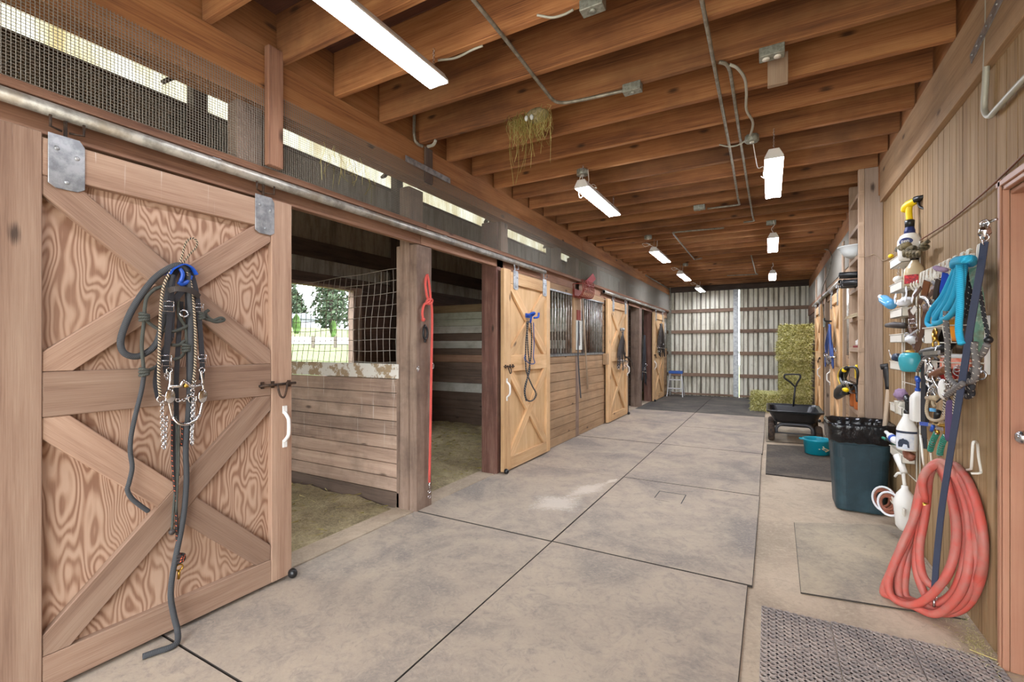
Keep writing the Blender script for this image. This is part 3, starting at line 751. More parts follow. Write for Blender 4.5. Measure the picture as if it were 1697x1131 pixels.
def cypress(x, y, z, h, lab):
    m = MB(); rr = random.Random(int(y*10)); prof = [(.02, 0), (.30, .12), (.42, .5), (.44, 1.0), (.36, 1.6), (.2, 2.1), (.0, 2.4)]
    m.lathe([(r*h/2.4, q*h/2.4) for r, q in prof], (x, y, z), 14)
    for _ in range(300):
        f = rr.random(); a = rr.uniform(0, 2*PI); q = .44*math.sin(PI*(.1 + .85*f))*h/2.4; c = V((x+q*math.cos(a), y+q*math.sin(a), z + f*h*.97))
        m.add([c, c + V((.07*math.cos(a+.8), .07*math.sin(a+.8), .1)), c + V((.03*math.cos(a), .03*math.sin(a), .28))], [[0, 1, 2]])
    tag(m.build('cypress', M['cypress'], None, (x, y, z)), lab, 'shrub')

cypress(-27, 19.5, 2.15, 1.15, 'small bright green cypress on the lawn, left one in the stall window')
cypress(-25, 20.75, 1.93, .95, 'small bright green cypress on the lawn nearer the window jamb')
def house(x, y, z, w, d, h, lab):
    t = thing('house', lab, 'building', (x, y, z))
    a = MB(); a.box((x - d, y, z), (x, y + w, z + h)); a.build('wall', M['house'], t)
    a = MB(); fr = lambda p, q, hh: V((hh, p, q))
    a.prism([(y - .3, z + h), (y + w + .3, z + h), (y + w/2, z + h + w*.25)], x - d - .2, x + .2, fr); a.build('roof', M['roofgrey'], t)
house(-38, 27.2, 3.0, 2.2, 3, .9, 'small white outbuilding with grey roof at the lawn edge')
house(-38, 24.6, 3.0, 2.2, 3, 1.3, 'white building with grey roof left of the cypress')
for yy in (14.6, 15.9):
    a = MB(); a.beam((-19, yy, 1.1), (-19, yy, 1.85), .12, .12, (1, 0, 0)); tag(a.build('fence_post', M['fence'], None, (-19, yy, 1.1)), 'wooden fence post standing on the lawn', 'post', 'fence posts on the lawn')
# ================================================================ SLIDING STALL DOORS AND STALL FRONTS
def clip(poly, x0, x1, y0, y1):
    for ax, lim, sg in ((0, x0, 1), (0, x1, -1), (1, y0, 1), (1, y1, -1)):
        out = []
        for i in range(len(poly)):
            a, b = poly[i], poly[(i+1) % len(poly)]
            ia, ib = (a[ax]-lim)*sg >= 0, (b[ax]-lim)*sg >= 0
            if ia: out.append(a)
            if ia != ib:
                t = (lim - a[ax]) / (b[ax] - a[ax]); out.append((a[0]+t*(b[0]-a[0]), a[1]+t*(b[1]-a[1])))
        poly = out
        if not poly: break
    return poly
def stall_door(lab, Y0, W, XF, sgn, mt, pm, handle_side, pipe_x, pipe_z, z0=.035, zt=2.17, st=.125, hangers=(.22, .95), toprail=.13, mid=(1.09, 1.265), brw=.115, narrow=None):
    """front face at X=XF looking along sgn*X; Y0..Y0+W"""
    Y1 = Y0 + W; t = thing('stall_door', lab, 'stall door', (XF, (Y0+Y1)/2, 0))
    fr = lambda a, b, h: V((XF - sgn * .04 + sgn * h, a, b))
    def part(nm, poly, h1, ang, mat, h0=0.0):
        m = MB(); m.prism(poly, h0, h1, fr, ang)
        if sgn > 0: pass
        return m.build(nm, mat, t, bevel=.003)
    rect = lambda a0, a1, b0, b1: [(a0, b0), (a1, b0), (a1, b1), (a0, b1)]
    part('door_panel', rect(Y0 + .02, Y1 - .02, z0 + .02, zt - .02), .008, PI/2, M[pm], -.008)
    s0, s1 = (st, st) if not narrow else narrow
    part('stile', rect(Y0, Y0 + s0, z0, zt + .02), .042, PI/2, M[mt]); part('stile', rect(Y1 - s1, Y1, z0, zt + .02), .042, PI/2, M[mt])
    a0, a1 = Y0 + s0 + .001, Y1 - s1 - .001
    part('top_rail', rect(a0, a1, zt - toprail, zt), .04, 0, M[mt]); part('bottom_rail', rect(a0, a1, z0, z0 + .13), .04, 0, M[mt])
    part('middle_rail', rect(a0, a1, mid[0], mid[1]), .04, 0, M[mt])
    for b0, b1, flip in ((z0 + .131, mid[0] - .001, 0), (mid[1] + .001, zt - toprail - .001, 1)):
        L = math.hypot(a1-a0, b1-b0); ang = math.atan2(b1-b0, a1-a0); cx, cy = (a0+a1)/2, (b0+b1)/2
        def band(an, lo, hi):
            ca, sa = math.cos(an), math.sin(an); w = brw/2
            return [(cx + ca*p - sa*q, cy + sa*p + ca*q) for p, q in ((lo, -w), (hi, -w), (hi, w), (lo, w))]
        an = -ang if flip else ang; cut = brw/2 / math.sin(2*ang) if abs(math.sin(2*ang)) > .3 else brw/2
        part('brace', clip(band(an, -L, L), a0, a1, b0, b1), .038, an, M[mt], .0085)
        for lo, hi in ((-L, -cut), (cut, L)): part('brace', clip(band(-an, lo, hi), a0, a1, b0, b1), .036, -an, M[mt], .0085)
    # hangers
    for f in hangers:
        yh = Y0 + W * f
        m = MB(); w = .055
        prof = [(yh - w, zt - .17), (yh - w*.6, zt - .185), (yh + w*.6, zt - .185), (yh + w, zt - .17), (yh + w, zt + .0), (yh + w*.7, zt + .025), (yh - w, zt + .025)]
        m.prism(prof, .041, .046, fr)
        hp = m.build('hanger_plate', M['galv'], t, bevel=.001)
        m = MB()
        for a, b in ((yh - w*.55, zt - .03), (yh + w*.55, zt - .05), (yh, zt - .155)): m.ball(fr(a, b, .047), (.004, .009, .009), 8, 5)
        m.build('rivet', M['galv'], hp)
        m = MB(); zc = zt + .03
        top = pipe_z - .028
        m.tube([fr(yh, zc - .02, .035), V((pipe_x, yh, zc)), V((pipe_x, yh, top))], .007, 6)
        for s in (-1, 1): m.tube([V((pipe_x + .0, yh + s*.012, zc + .018)), V((pipe_x + sgn*.022, yh + s*.05, zc + .018)), V((pipe_x + sgn*.022, yh + s*.05, top))], .005, 6)
        m.build('roller_hanger', M['iron'] if mt == 'door1' else M['galv'], t)
    # pull handle, latch and bottom guide on the closing stile
    hy = Y1 - s1*.38 if handle_side > 0 else Y0 + s0*.38
    m = MB(); m.tube(sm([fr(hy, .985, .044), fr(hy, .955, .075), fr(hy, .93, .082), fr(hy, .875, .082), fr(hy, .85, .075), fr(hy, .82, .044)], 4), .0105, 8)
    for z in (1.0, .805): m.prism([(hy - .014, z - .022), (hy + .014, z - .022), (hy + .014, z + .022), (hy - .014, z + .022)], .0425, .05, fr)
    m.build('pull_handle', M['white'], t, bevel=.002)
    m = MB(); ly = Y1 - s1*.1 if handle_side > 0 else Y0 + s0*.1; d = handle_side
    m.tube([fr(ly - d*.19, 1.145, .052), fr(ly + d*.03, 1.15, .052)], .0075, 7); m.tube(sm([fr(ly - d*.09, 1.15, .06), fr(ly - d*.085, 1.09, .075), fr(ly - d*.06, 1.075, .075), fr(ly - d*.04, 1.12, .07), fr(ly - d*.03, 1.16, .06)], 4), .006, 6)
    for q in (-.17, -.11, -.01): m.box(fr(ly + d*(q - .008), 1.13, .042), fr(ly + d*(q + .008), 1.168, .052))
    m.build('latch', M['iron'], t)
    m = MB(); m.ball(fr(hy + d*.04, z0 + .01, .06), (.03, .025, .028), 10, 7); m.build('bottom_roller', M['blackplas'], t)
    return t
PXL, PZL = -2.452, 2.29
stall_door('weathered plywood stall door with x braces and horse bridles hung on it, nearest on the left', .545, 1.185, -2.44, 1, 'door1', 'ply1', 1, PXL, PZL, hangers=(.165, .86), toprail=.145, st=.125)
stall_door('pale fir stall door with blue bridle hook and black reins, beside the reddish post', 4.20, 1.17, -2.44, 1, 'door2', 'ply2', -1, PXL, PZL, hangers=(.22, .86), zt=2.17, narrow=(.15, .1), brw=.1)
stall_door('pale fir stall door hung with tangled dark bridles, right of the barred front', 7.78, 1.28, -2.44, 1, 'door2', 'ply2', 1, PXL, PZL, hangers=(.25, .88), narrow=(.2, .12), brw=.1)
stall_door('farthest pale fir stall door on the left with dark brown tack', 11.42, 1.26, -2.44, 1, 'door2', 'ply2', -1, PXL, PZL, hangers=(.2, .85), narrow=(.2, .12), brw=.1)
PXR, PZR = .80, 2.20
stall_door('fir stall door on the right side with a blue halter, beside the tall shelf', 7.2, 1.12, .79, -1, 'door2', 'ply2', 1, PXR, PZR, zt=2.09, hangers=(.2, .85), narrow=(.12, .12), brw=.1)
stall_door('farther fir stall door on the right side behind the hay stack', 9.75, 1.2, .79, -1, 'door2', 'ply2', -1, PXR, PZR, zt=2.09, hangers=(.2, .85), narrow=(.12, .12), brw=.1)
def track(lab, X, z, y0, y1, wallx):
    t = thing('door_track', lab, 'door track', (X, y0, z)); r = .0275
    m = MB()
    m.lathe([(r - .004, 0), (r, 0), (r, y1 - y0), (r - .004, y1 - y0)], (X, y0, z), 18, Matrix.Rotation(-PI/2, 4, 'X')); m.f = m.f[:-2]; m.uv = m.uv[:-2]; m.t = m.t[:-2]; m.s = m.s[:-2]; m.m = m.m[:-2]
    m.build('pipe', M['pipe'], t)
    m = MB()
    for q in (y0 + .05, y1 - .05): m.lathe([(r - .005, 0), (0, .001)], (X, q, z), 14, Matrix.Rotation(-PI/2, 4, 'X'))
    m.lathe([(r - .0045, 0), (r - .0045, y1 - y0)], (X, y0, z), 16, Matrix.Rotation(-PI/2, 4, 'X')); m.f = m.f[:-2]; m.uv = m.uv[:-2]; m.t = m.t[:-2]; m.s = m.s[:-2]; m.m = m.m[:-2]
    m.build('inner_shade', M['pipein'], t)  # near-black discs and liner: shade inside the pipe done as colour
    n = int((y1 - y0) / .9) + 1
    for i in range(n):
        y = y0 + .12 + (y1 - y0 - .24) * i / max(1, n - 1)
        m = MB(); m.box((wallx, y - .02, z + .026), (X, y + .02, z + .032)); m.build('bracket', M['galv'], t)
track('long galvanised pipe track over the two near stall doors', PXL, PZL, -.7, 5.24, -2.51)
track('galvanised pipe track over the two far left stall doors', PXL, PZL, 7.6, 12.75, -2.51)
track('galvanised pipe track over the right stall doors', PXR, PZR, 7.28, 11.45, .86)

def bars(t, X, y0, y1, z0, z1, n):
    for i in range(n):
        y = y0 + (y1 - y0) * (i + .5) / n
        m = MB(); m.tube([(X, y, z0), (X, y, z1)], .0125, 8); m.build('bar', M['bar'], t)
t = thing('stall_front', 'barred stall front with horizontal boards between the second and third left doors', 'stall front', (-2.53, 4.33, 0))
m = MB(); boards(m, 4.335, 7.76, .02, 1.255, 10, 'Y', -2.55, -2.512); m.build('boards', M['front'], t, bevel=.003)
m = MB(); m.box((-2.56, 4.335, 1.256), (-2.50, 7.76, 1.262)); m.box((-2.505, 4.335, 1.225), (-2.50, 7.76, 1.262)); m.build('sill_channel', M['galv'], t)
m = MB(); m.box((-2.555, 4.335, 2.115), (-2.507, 7.76, 2.204)); m.build('top_rail', M['front'], t, bevel=.003)
m = MB(); m.box((-2.55, 6.36, 1.263), (-2.505, 6.66, 2.114)); m.build('mullion', M['front'], t, bevel=.003)
m = MB(); m.box((-2.507, 5.40, 2.10), (-2.502, 7.75, 2.122)); m.build('bar_channel', M['galv'], t)
bars(t, -2.53, 5.40, 6.36, 1.26, 2.12, 10); bars(t, -2.53, 6.66, 7.76, 1.26, 2.12, 12)
t = thing('stall_front', 'boarded stall front behind the nearest left door', 'stall front', (-2.53, -1.4, 0))
m = MB(); boards(m, -1.49, 1.6, .02, 2.2, 18, 'Y', -2.55, -2.512); m.build('boards', M['stall'], t, bevel=.003)
t = thing('stall_front', 'boarded stall front behind the third left door', 'stall front', (-2.53, 7.8, 0))
m = MB(); boards(m, 7.765, 9.295, .02, 2.2, 18, 'Y', -2.55, -2.512); m.build('boards', M['front'], t, bevel=.003)
t = thing('stall_front', 'last barred stall front on the left beside the ladder', 'stall front', (-2.53, 11.7, 0))
m = MB(); boards(m, 11.66, 13.41, .02, 1.255, 10, 'Y', -2.55, -2.512); m.build('boards', M['front'], t, bevel=.003)
m = MB(); m.box((-2.555, 11.66, 1.256), (-2.50, 13.41, 1.30)); m.box((-2.555, 11.66, 2.13), (-2.50, 13.41, 2.204)); m.build('rail', M['front'], t, bevel=.003)
bars(t, -2.53, 12.6, 13.4, 1.29, 2.14, 9)
t = thing('stall_front', 'barred stall front on the right beyond the tall shelf', 'stall front', (.85, 5.75, 0))
m = MB(); boards(m, 5.75, 7.15, .02, 1.255, 10, 'Y', .845, .88); m.build('boards', M['front'], t, bevel=.003)
m = MB(); m.box((.842, 5.75, 2.1), (.88, 9.3, 2.33)); m.build('top_rail', M['front'], t, bevel=.003)
m = MB(); corr_sheet(m, 5.75, 7.15, 1.255, 2.1, 'Y', .872, 1, .115, .01); m.build('steel_panel', M['sidingin'], t)
bars(t, .86, 5.8, 7.15, 1.255, 2.12, 14)
for y0, y1, lab in ((7.16, 7.28, 'stall post on the right behind the blue halter door'), (9.3, 9.45, 'stall post on the right between the two right doorways'), (11.0, 11.15, 'stall post on the right behind the hay')):
    post(.815, .97, y0, y1, 2.7, 'shelfwood', lab)
m = MB(); m.box((.83, 9.3, 2.1), (.88, 13.4, 2.33)); struct(m, 'trim_11', M['header'], 'header above the far right stall doors')
t = thing('stall_front', 'boarded stall front behind the farther right door', 'stall front', (.85, 11.2, 0))
m = MB(); boards(m, 11.16, 13.4, .02, 2.1, 18, 'Y', .845, .88); boards(m, 9.47, 10.2, .02, 2.1, 18, 'Y', .845, .88); m.build('boards', M['brownb'], t, bevel=.003)

# ---------------- partitions between stalls
t = thing('stall_partition', 'board partition with chewed white cap and wire grid seen through the first doorway', 'partition', (-4, 2.92, 0))
m = MB(); boards(m, -5.44, -2.70, .14, 1.09, 8, 'X', 2.91, 2.95); m.build('boards', M['stall'], t, bevel=.003)
m = MB(); m.box((-5.44, 2.905, .01), (-2.70, 2.95, .136)); m.build('bottom_board', M['brownb'], t, bevel=.003)
m = MB(); m.box((-5.44, 2.90, 1.09), (-2.70, 2.955, 1.215)); m.build('cap_board', M['chew'], t, bevel=.008, seg=2)
g = MB(); n = 36
def gx(x, z): return x + (.05 + .10 * ((-2.73 - x) / 1.6)) * (z - 1.21) + .012 * math.sin(9*z + 3*x)
def gt(x): return 2.02 - .04 * (-2.73 - x)
for i in range(n):
    x = -2.755 - i * .0762
    if x < -5.4: break
    g.tube([(gx(x, z), 2.93, z) for z in [1.2 + (gt(x) - 1.2) * k / 8 for k in range(9)]], .0028, 5)
for k in range(9):
    f = k / 8
    g.tube([(x, 2.926, 1.225 + (gt(x) - 1.225) * f + .004 * math.sin(x * 11 + k)) for x in [-2.70 - q * .1 for q in range(28)]], .0028, 5)
g.build('wire_grid', M['grid'], t)
t = thing('stall_partition', 'partition of mismatched brown, white and ochre boards seen through the second doorway', 'partition', (-4, 6.5, 0))
cols = ['brownb', 'brownb', 'brownb', 'brownb', 'paint_white', 'brownb', 'brownb', 'brownb', 'orange', 'brownb', 'paint_white', 'brownb', 'paint_white', 'paint_green', 'paint_green', 'ochre', 'ochre']
rows = [706, 690, 677, 663, 649.5, 634.5, 623, 612, 600.5, 588, 577.5, 565, 552.5, 540.5, 529.5, 518, 505.5, 505.5]
zz = [max(.03, PY(760, y, 6.48).z) for y in rows[:1]] ; zt = PY(760, 505.5, 6.48).z
zs = [.03] + [PY(760, y, 6.48).z for y in rows[1:-1]]
zs.append(zs[-1] + .115) if False else None
for i in range(len(zs) - 1):
    m = MB(); m.box((-5.44, 6.47, zs[i]), (-2.66, 6.51, zs[i+1] - .004)); m.build('board', M[cols[i]], t, bevel=.003)
for y, lab in ((10.4, 'dark board partition behind the far stall post'),):
    t = thing('stall_partition', lab, 'partition', (-4, y, 0)); m = MB(); boards(m, -5.44, -2.72, .02, 2.2, 18, 'X', y, y + .04); m.build('boards', M['brownb'], t, bevel=.003)
# ================================================================ LAMPS, CONDUITS, BOXES UNDER THE JOISTS
def shop_light(lab, x, y0, L, zb, w=.125, h=.07, cord=None, box=None, pull=True, big=False, grp='hanging shop lights'):
    t = thing('shop_light', lab, 'light', (x, y0 + L/2, zb + h), grp)
    prof = [(-w/2, 0), (-w/2, .014), (-w*.27, h), (w*.27, h), (w/2, .014), (w/2, 0)]
    fr = lambda a, b, hh: V((x + a, hh, zb + b))
    m = MB(); m.prism([(-w/2, .006), (-w/2, .016), (-w*.27, h), (w*.27, h), (w/2, .016), (w/2, .006)], y0, y0 + L, fr); m.build('housing', M['white'], t, bevel=.002)
    for a, b in ((y0 - .012, y0 - .0005), (y0 + L + .0005, y0 + L + .012)): m = MB(); m.prism(prof, a, b, fr); m.build('end_cap', M['white'], t, bevel=.002)
    m = MB(); pr = [(-w*.5 + .001, .0055), (-w*.44, -.006), (-w*.1, -.002), (0, .002), (w*.1, -.002), (w*.44, -.006), (w*.5 - .001, .0055)]
    m.prism(pr, y0 + .001, y0 + L - .001, fr); m.build('diffuser', M['lampbig' if big else 'lamp'], t)
    for yy in (y0 + .04, y0 + L - .04): m = MB(); m.chain([V((x, yy, ZJ + .01)), V((x, yy, zb + h))], .016, .0012); m.build('chain', M['steel'], t)
    if cord:
        m = MB(); m.tube(sm(cord, 5), .0034, 6); m.build('cord', M['whitewire'], t)
    if pull:
        m = MB(); m.tube([(x + .03, y0 + .02, zb), (x + .032, y0 + .02, zb - .07)], .0012, 5); m.tube([(x + .032, y0 + .02, zb - .07), (x + .032, y0 + .02, zb - .09)], .0035, 6); m.build('pull_cord', M['whitewire'], t)
    return t
shop_light('large bright strip light, nearest of all, close under the joists', -1.59, .72, 1.30, 2.80, .125, .06, pull=False, big=True)
lights = [('hanging shop light in the left row nearest the bird nest', -1.45, 3.86, 1.0, 2.765),
          ('hanging shop light in the left row, second from the bird nest', -1.50, 7.0, 1.0, 2.765),
          ('hanging shop light in the left row, next to last before the end doors', -1.52, 9.45, 1.0, 2.765),
          ('hanging shop light in the left row, closest to the end doors', -1.52, 12.0, .9, 2.775)]
for lab, x, y, L, z in lights:
    b = V((x + .05, y + .03, 2.93))
    cord = [b, b + V((.0, .02, -.08)), V((x + .03, y + .12, z + .06)), V((x + .085, y + .16, z + .03)), V((x + .03, y + .2, z + .085)), V((x - .05, y + .18, z - .01)), V((x - .075, y + .15, z - .03)), V((x - .07, y + .1, z + .06)), V((x - .02, y + .04, z + .12)), V((x + .01, y, z + .08))]
    if y > 6: cord = [b, b + V((-.02, 0, -.1)), V((x - .08, y - .05, z + .12)), V((x - .16, y - .02, z + .13)), V((x - .12, y, z + .09)), V((x - .04, y - .03, z + .11)), V((x - .12, y + .04, z + .15)), V((x, y + .05, z + .08))]
    shop_light(lab, x, y, L, z, cord=cord)
for lab, x, y, L, z in (('hanging shop light in the right row, nearest of the three, with tied cord', .03, 3.9, 1.02, 2.745), ('hanging shop light in the right row, middle of the three', .043, 6.85, 1.0, 2.76), ('hanging shop light in the right row, farthest of the three', .055, 10.2, 1.0, 2.76)):
    if y < 5: cord = [PZ(1248, 236, 2.92), PZ(1251, 255, 2.86), PZ(1256, 278, 2.82), V((x - .07, y + .26, z + .04)), V((x - .07, y + .35, z - .01)), V((x - .02, y + .42, z - .03)), V((x + .04, y + .38, z - .02)), V((x + .02, y + .34, z - .03)), V((x - .04, y + .40, z - .025)), V((x - .09, y + .36, z + .0))]
    else: cord = [V((x, y - .25, 2.93)), V((x + .01, y - .2, z + .12)), V((x - .02, y - .1, z + .1)), V((x, y, z + .07))]
    shop_light(lab, x, y, L, z, cord=cord, pull=(y > 9))
def conduit(lab, pts, r=.0105, mt='emt', k=5, name='conduit', cat='conduit'):
    m = MB(); m.tube(sm(pts, k), r, 8); o = m.build(name, M[mt], None, pts[0]); return tag(o, lab, cat)
zc = 2.953
A = PZ(785, 0, zc)
conduit('grey conduit bent toward the square box, right of the big lamp', [V((A.x, .3, zc)), A, PZ(900, 146, zc), PZ(915, 164, zc), PZ(928, 170, zc), PZ(955, 167.5, zc), PZ(1040, 149, zc)], k=6)
p1 = PZ(1163, 0, zc)
conduit('long grey conduit under the joists ending at the square box', [V((p1.x, .5, zc)), p1, PZ(1191, 148, zc), PZ(1211, 255, zc), PZ(1223, 328, zc), PZ(1225, 337, zc), PZ(1220, 340, zc), PZ(1172, 346, zc)], k=4)
conduit('shorter grey conduit running beside the long one to the right', [PZ(1191, 103, 2.962), PZ(1203, 106, zc), PZ(1209, 116, zc), PZ(1213, 137, zc), PZ(1229, 245, zc), PZ(1247, 357, zc), PZ(1249, 366, zc), PZ(1232, 368.5, zc)], k=4)
conduit('flexible conduit curving down to the round outlet box', [PZ(1209, 107, 2.955), PZ(1222, 113, 2.94), PZ(1234, 130, 2.93), PZ(1237, 152, 2.93), PZ(1237, 182, 2.935), PZ(1247, 200, 2.935), PZ(1247, 212, 2.94), PZ(1243, 226, 2.94)], .0085, 'emtw')
conduit('white cable looping left from the round outlet box', [PZ(1237, 232, 2.93), PZ(1224, 240, 2.92), PZ(1208, 243, 2.93), PZ(1192, 240, 2.96)], .006, 'emtw', name='cable', cat='cable')
conduit('far conduit run bent twice between the two lamp rows', [PZ(1200, 378, zc), PZ(1122, 385, zc), PZ(1117, 387, zc), PZ(1120, 393, zc), PZ(1148, 427, zc), PZ(1152, 430, zc), PZ(1163, 428, zc)], k=3)
conduit('far conduit bent toward the middle right lamp row', [PZ(1245, 424, zc), PZ(1252, 452, zc), PZ(1252, 455, zc), PZ(1205, 457, zc)], k=3)
conduit('white cable stapled along a joist beside the big lamp', [PZ(726, 100, 2.955), PZ(755, 96, 2.95), PZ(782, 83, 2.955), PZ(800, 76, 2.965)], .006, 'emtw', name='cable', cat='cable')
conduit('white cable sagging beside the small box at the top edge', [PZ(890, 25, 2.96), PZ(915, 29, 2.94), PZ(935, 24, 2.945), PZ(950, 16, 2.96)], .006, 'emtw', name='cable', cat='cable')
conduit('grey conduit down the far left corner by the ladder', [V((-2.40, 10.4, 2.94)), V((-2.40, 12.9, 2.93)), V((-2.40, 13.25, 2.9)), V((-2.40, 13.3, 2.8)), V((-2.40, 13.3, .05))], .012)
conduit('white bent conduit stub beside the left beam joint', [PZ(722, 233, 2.93), PZ(718, 240, 2.92), PZ(709, 243, 2.925)], .012, 'emtw')
conduit('grey strap conduit round a joist end at the left beam', [V((-2.415, 2.77, 3.2)), V((-2.415, 2.77, 3.0)), V((-2.41, 2.80, 2.955)), V((-2.40, 2.85, 2.95))], .012, 'emt')
conduit('pale conduit coming down the right wall above the side door', [V((.855, 2.885, 3.2)), PX(1638, 0, .855), PX(1634, 120, .855), PX(1631, 172, .855), PX(1633, 187, .855), PX(1641, 192, .855), PX(1652, 180, .855), PX(1697, 131, .855), PX(1790, 40, .855)], .0125, 'emtw', k=6)
conduit('brown cable strung across the right wall to the tall shelf', [PX(1760, 190, .87), PX(1697, 256, .87), PX(1655, 297, .872), PX(1630, 320, .865), PX(1580, 362, .87), PX(1560, 376, .866), PX(1525, 398, .86)], .0045, 'leather2', k=6, name='cable', cat='cable')
conduit('twine sagging from the wire rack to the tall shelf', [PX(1500, 405, .84), PX(1466, 432, .872), PY(1450, 422, 5.15), PY(1440, 424, 5.15), PY(1426, 427, 5.13)], .003, 'handlewood', k=6, name='twine', cat='twine')
conduit('cable dropping from the right track to a switch box', [PX(1360, 412, .83), PX(1376, 418, .82), PX(1375, 445, .82), PX(1362, 482, .76), PX(1364, 510, .79), PX(1366, 528, .805)], .007, 'emt', name='cable', cat='cable')
m = MB(); q = PX(1368, 535, .81); m.box((q.x - .03, q.y - .06, q.z - .075), (q.x, q.y + .06, q.z + .075)); tag(m.build('switch_box', M['boxgrey'], None, q, bevel=.004), 'grey switch box on the right post beside the blue halter', 'switch box')
def jbox(lab, c, kind, s=.05):
    t = thing('outlet_box', lab, 'outlet box', c)
    m = MB()
    if kind == 'oct': m.lathe([(s, -.02), (s, .025), (s*.9, .03)], c, 8)
    else: m.box(c - V((s, s*.55, .02)), c + V((s, s*.55, .03)))
    m.build('box_body', M['boxgrey'], t, bevel=.003)
    m = MB()
    for d in ((-.45, .45) if kind == 'duplex' else (0,)): m.lathe([(s*.3, -.026), (s*.3, -.02)], c + V((d*s, 0, 0)), 12)
    m.build('socket', M['whitewire'] if kind != 'sq' else M['boxgrey'], t)
    return t
jbox('small rectangular box at the top edge between two joists', PZ(982, 11, 2.935), 'sq', .055)
jbox('rectangular box where the bent conduit ends', PZ(1048, 148, 2.935), 'sq', .055)
jbox('duplex outlet on the joist above the small wooden block', PZ(1279, 89, 2.935), 'duplex', .06)
jbox('round outlet box feeding the nearest right row lamp', PZ(1246, 231, 2.925), 'oct', .05)
jbox('round outlet box feeding the left lamp nearest the bird nest', PZ(965, 287, 2.935), 'oct', .055)
jbox('round outlet box feeding the second left row lamp', PZ(1074, 394, 2.935), 'oct', .055)
jbox('square junction box at the end of the long conduit', PZ(1159, 345, 2.935), 'sq', .06)
jbox('outlet box feeding the middle right row lamp', PZ(1278, 370, 2.935), 'sq', .055)
jbox('outlet box above the next to last left row lamp', V((-1.42, 9.45, 2.94)), 'oct', .05)
m = MB(); q = PZ(1289, 100, 2.95); m.box((q.x - .05, q.y + .02, 2.83), (q.x + .05, q.y + .055, 3.0)); tag(m.build('wood_block', M['shelfwood'], None, q, bevel=.003), 'small wooden block below the duplex outlet', 'wood block')
# bird nest of hay
c = PZ(880, 190, 2.95)
t = thing('bird_nest', 'straggly hay bird nest built on an outlet under a joist', 'bird nest', c)
m = MB(); m.ball(c + V((.03, .03, .0)), (.085, .05, .05), 12, 8); m.build('mud_cup', M['bed'], t)
m = MB(); rr = random.Random(3)
for i in range(190):
    a = c + V((rr.uniform(-.17, .13), rr.uniform(-.02, .07), rr.uniform(-.02, .05))); L = rr.choice([.08, .12, .16, .2]) * rr.uniform(.6, 1.2)
    if rr.random() < .06: L = rr.uniform(.25, .45)
    d1 = V((rr.uniform(-.04, .04), rr.uniform(-.03, .03), 0))
    m.tube(sm([a, a + V((0, 0, -L*.4)) + d1, a + V((0, 0, -L*.75)) + d1*.4, a + V((rr.uniform(-.03, .03), 0, -L))], 2), .0013, 4)
m.build('straw', M['nest'], t)
m = MB()
for d in (-.02, .02): m.ball(c + V((d, -.03, -.035)), (.014, .014, .019), 8, 6)
m.build('outlet_socket', M['hatwhite'], t)
# loose straws caught in the left wire mesh
m = MB(); rr = random.Random(8)
for i in range(26):
    a = V((-2.41, rr.uniform(1.9, 2.35), rr.uniform(2.5, 2.64))); m.tube(sm([a, a + V((.01, rr.uniform(-.02, .02), -.05)), a + V((0, rr.uniform(-.05, .05), -.1 * rr.uniform(.7, 1.5)))], 3), .0012, 4)
tag(m.build('hay_wisps', M['nest'], None, (-2.41, 2.1, 2.6)), 'dry hay wisps caught in the wire mesh by the first upright', 'hay', None, 'stuff')
# ================================================================ FLOOR MATS
def mat_thing(lab, poly, h, mt, name='rubber_mat', grp=None, cut=None):
    fr = lambda a, b, hh: V((a, b, hh))
    m = slab_mb(poly, .001, h); cx = sum(p[0] for p in poly)/4; cy = sum(p[1] for p in poly)/4
    if cut:
        t = thing(name, lab, 'rubber mat', (cx, cy, 0), grp); m.build('mat_slab', [M[mt], M['matedge']], t, bevel=.0025); n = MB(); cut(n); n.build('cut_line', M['black'], t); return t
    return tag(m.build(name, [M[mt], M['matedge']], None, (cx, cy, 0), bevel=.0025), lab, 'rubber mat', grp)
Yr = [-.74, 1.085, 2.915, 4.705, 6.56, 8.17, 9.98, 11.72, 13.46]
labsL = ['behind the nearest stall door bottom corner', 'along the nearest stall door under the hanging rein', 'with whitish scuffs, between the first two stall doors', 'before the barred stall front, beyond the scuffed mat', 'in front of the third left stall door', 'beside the thick far left post', 'dark, by the farthest left door', 'dark, with the step ladder on it']
labsR = ['at the bottom picture edge before the ring mats', 'large and stained, nearest beside the ring mats', 'with a small square cut into it', 'beyond the mat with the square cut', 'left of the black mat with the teal tub', 'left of the black garden cart', 'dark, left of the hay bales', 'dark, below the bright gap of the end doors']
for i in range(8):
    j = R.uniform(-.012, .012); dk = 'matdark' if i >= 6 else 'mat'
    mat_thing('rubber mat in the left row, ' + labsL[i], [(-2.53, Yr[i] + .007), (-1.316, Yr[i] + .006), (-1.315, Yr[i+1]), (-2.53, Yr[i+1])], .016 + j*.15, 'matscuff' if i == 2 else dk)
    a = -.105 + .006*i + R.uniform(-.012, .012); b = a + R.uniform(-.008, .008)
    cut = None
    if i == 2:
        def cut(n):
            x0, x1, y0, y1 = -.895, -.655, 4.15, 4.42
            n.box((x0, y0 + .05, .012), (x0 + .008, y1, .0174)); n.box((x0, y1 - .012, .012), (x1, y1, .0174)); n.box((x1 - .008, y0, .012), (x1, y1, .0174)); n.box((x0 + .02, y0, .012), (x1 - .1, y0 + .005, .0172))
    mat_thing('rubber mat in the right row, ' + labsR[i], [(-1.309, Yr[i] + .008), (a, Yr[i] + .011), (b, Yr[i+1]), (-1.309, Yr[i+1])], .017, dk, cut=cut)
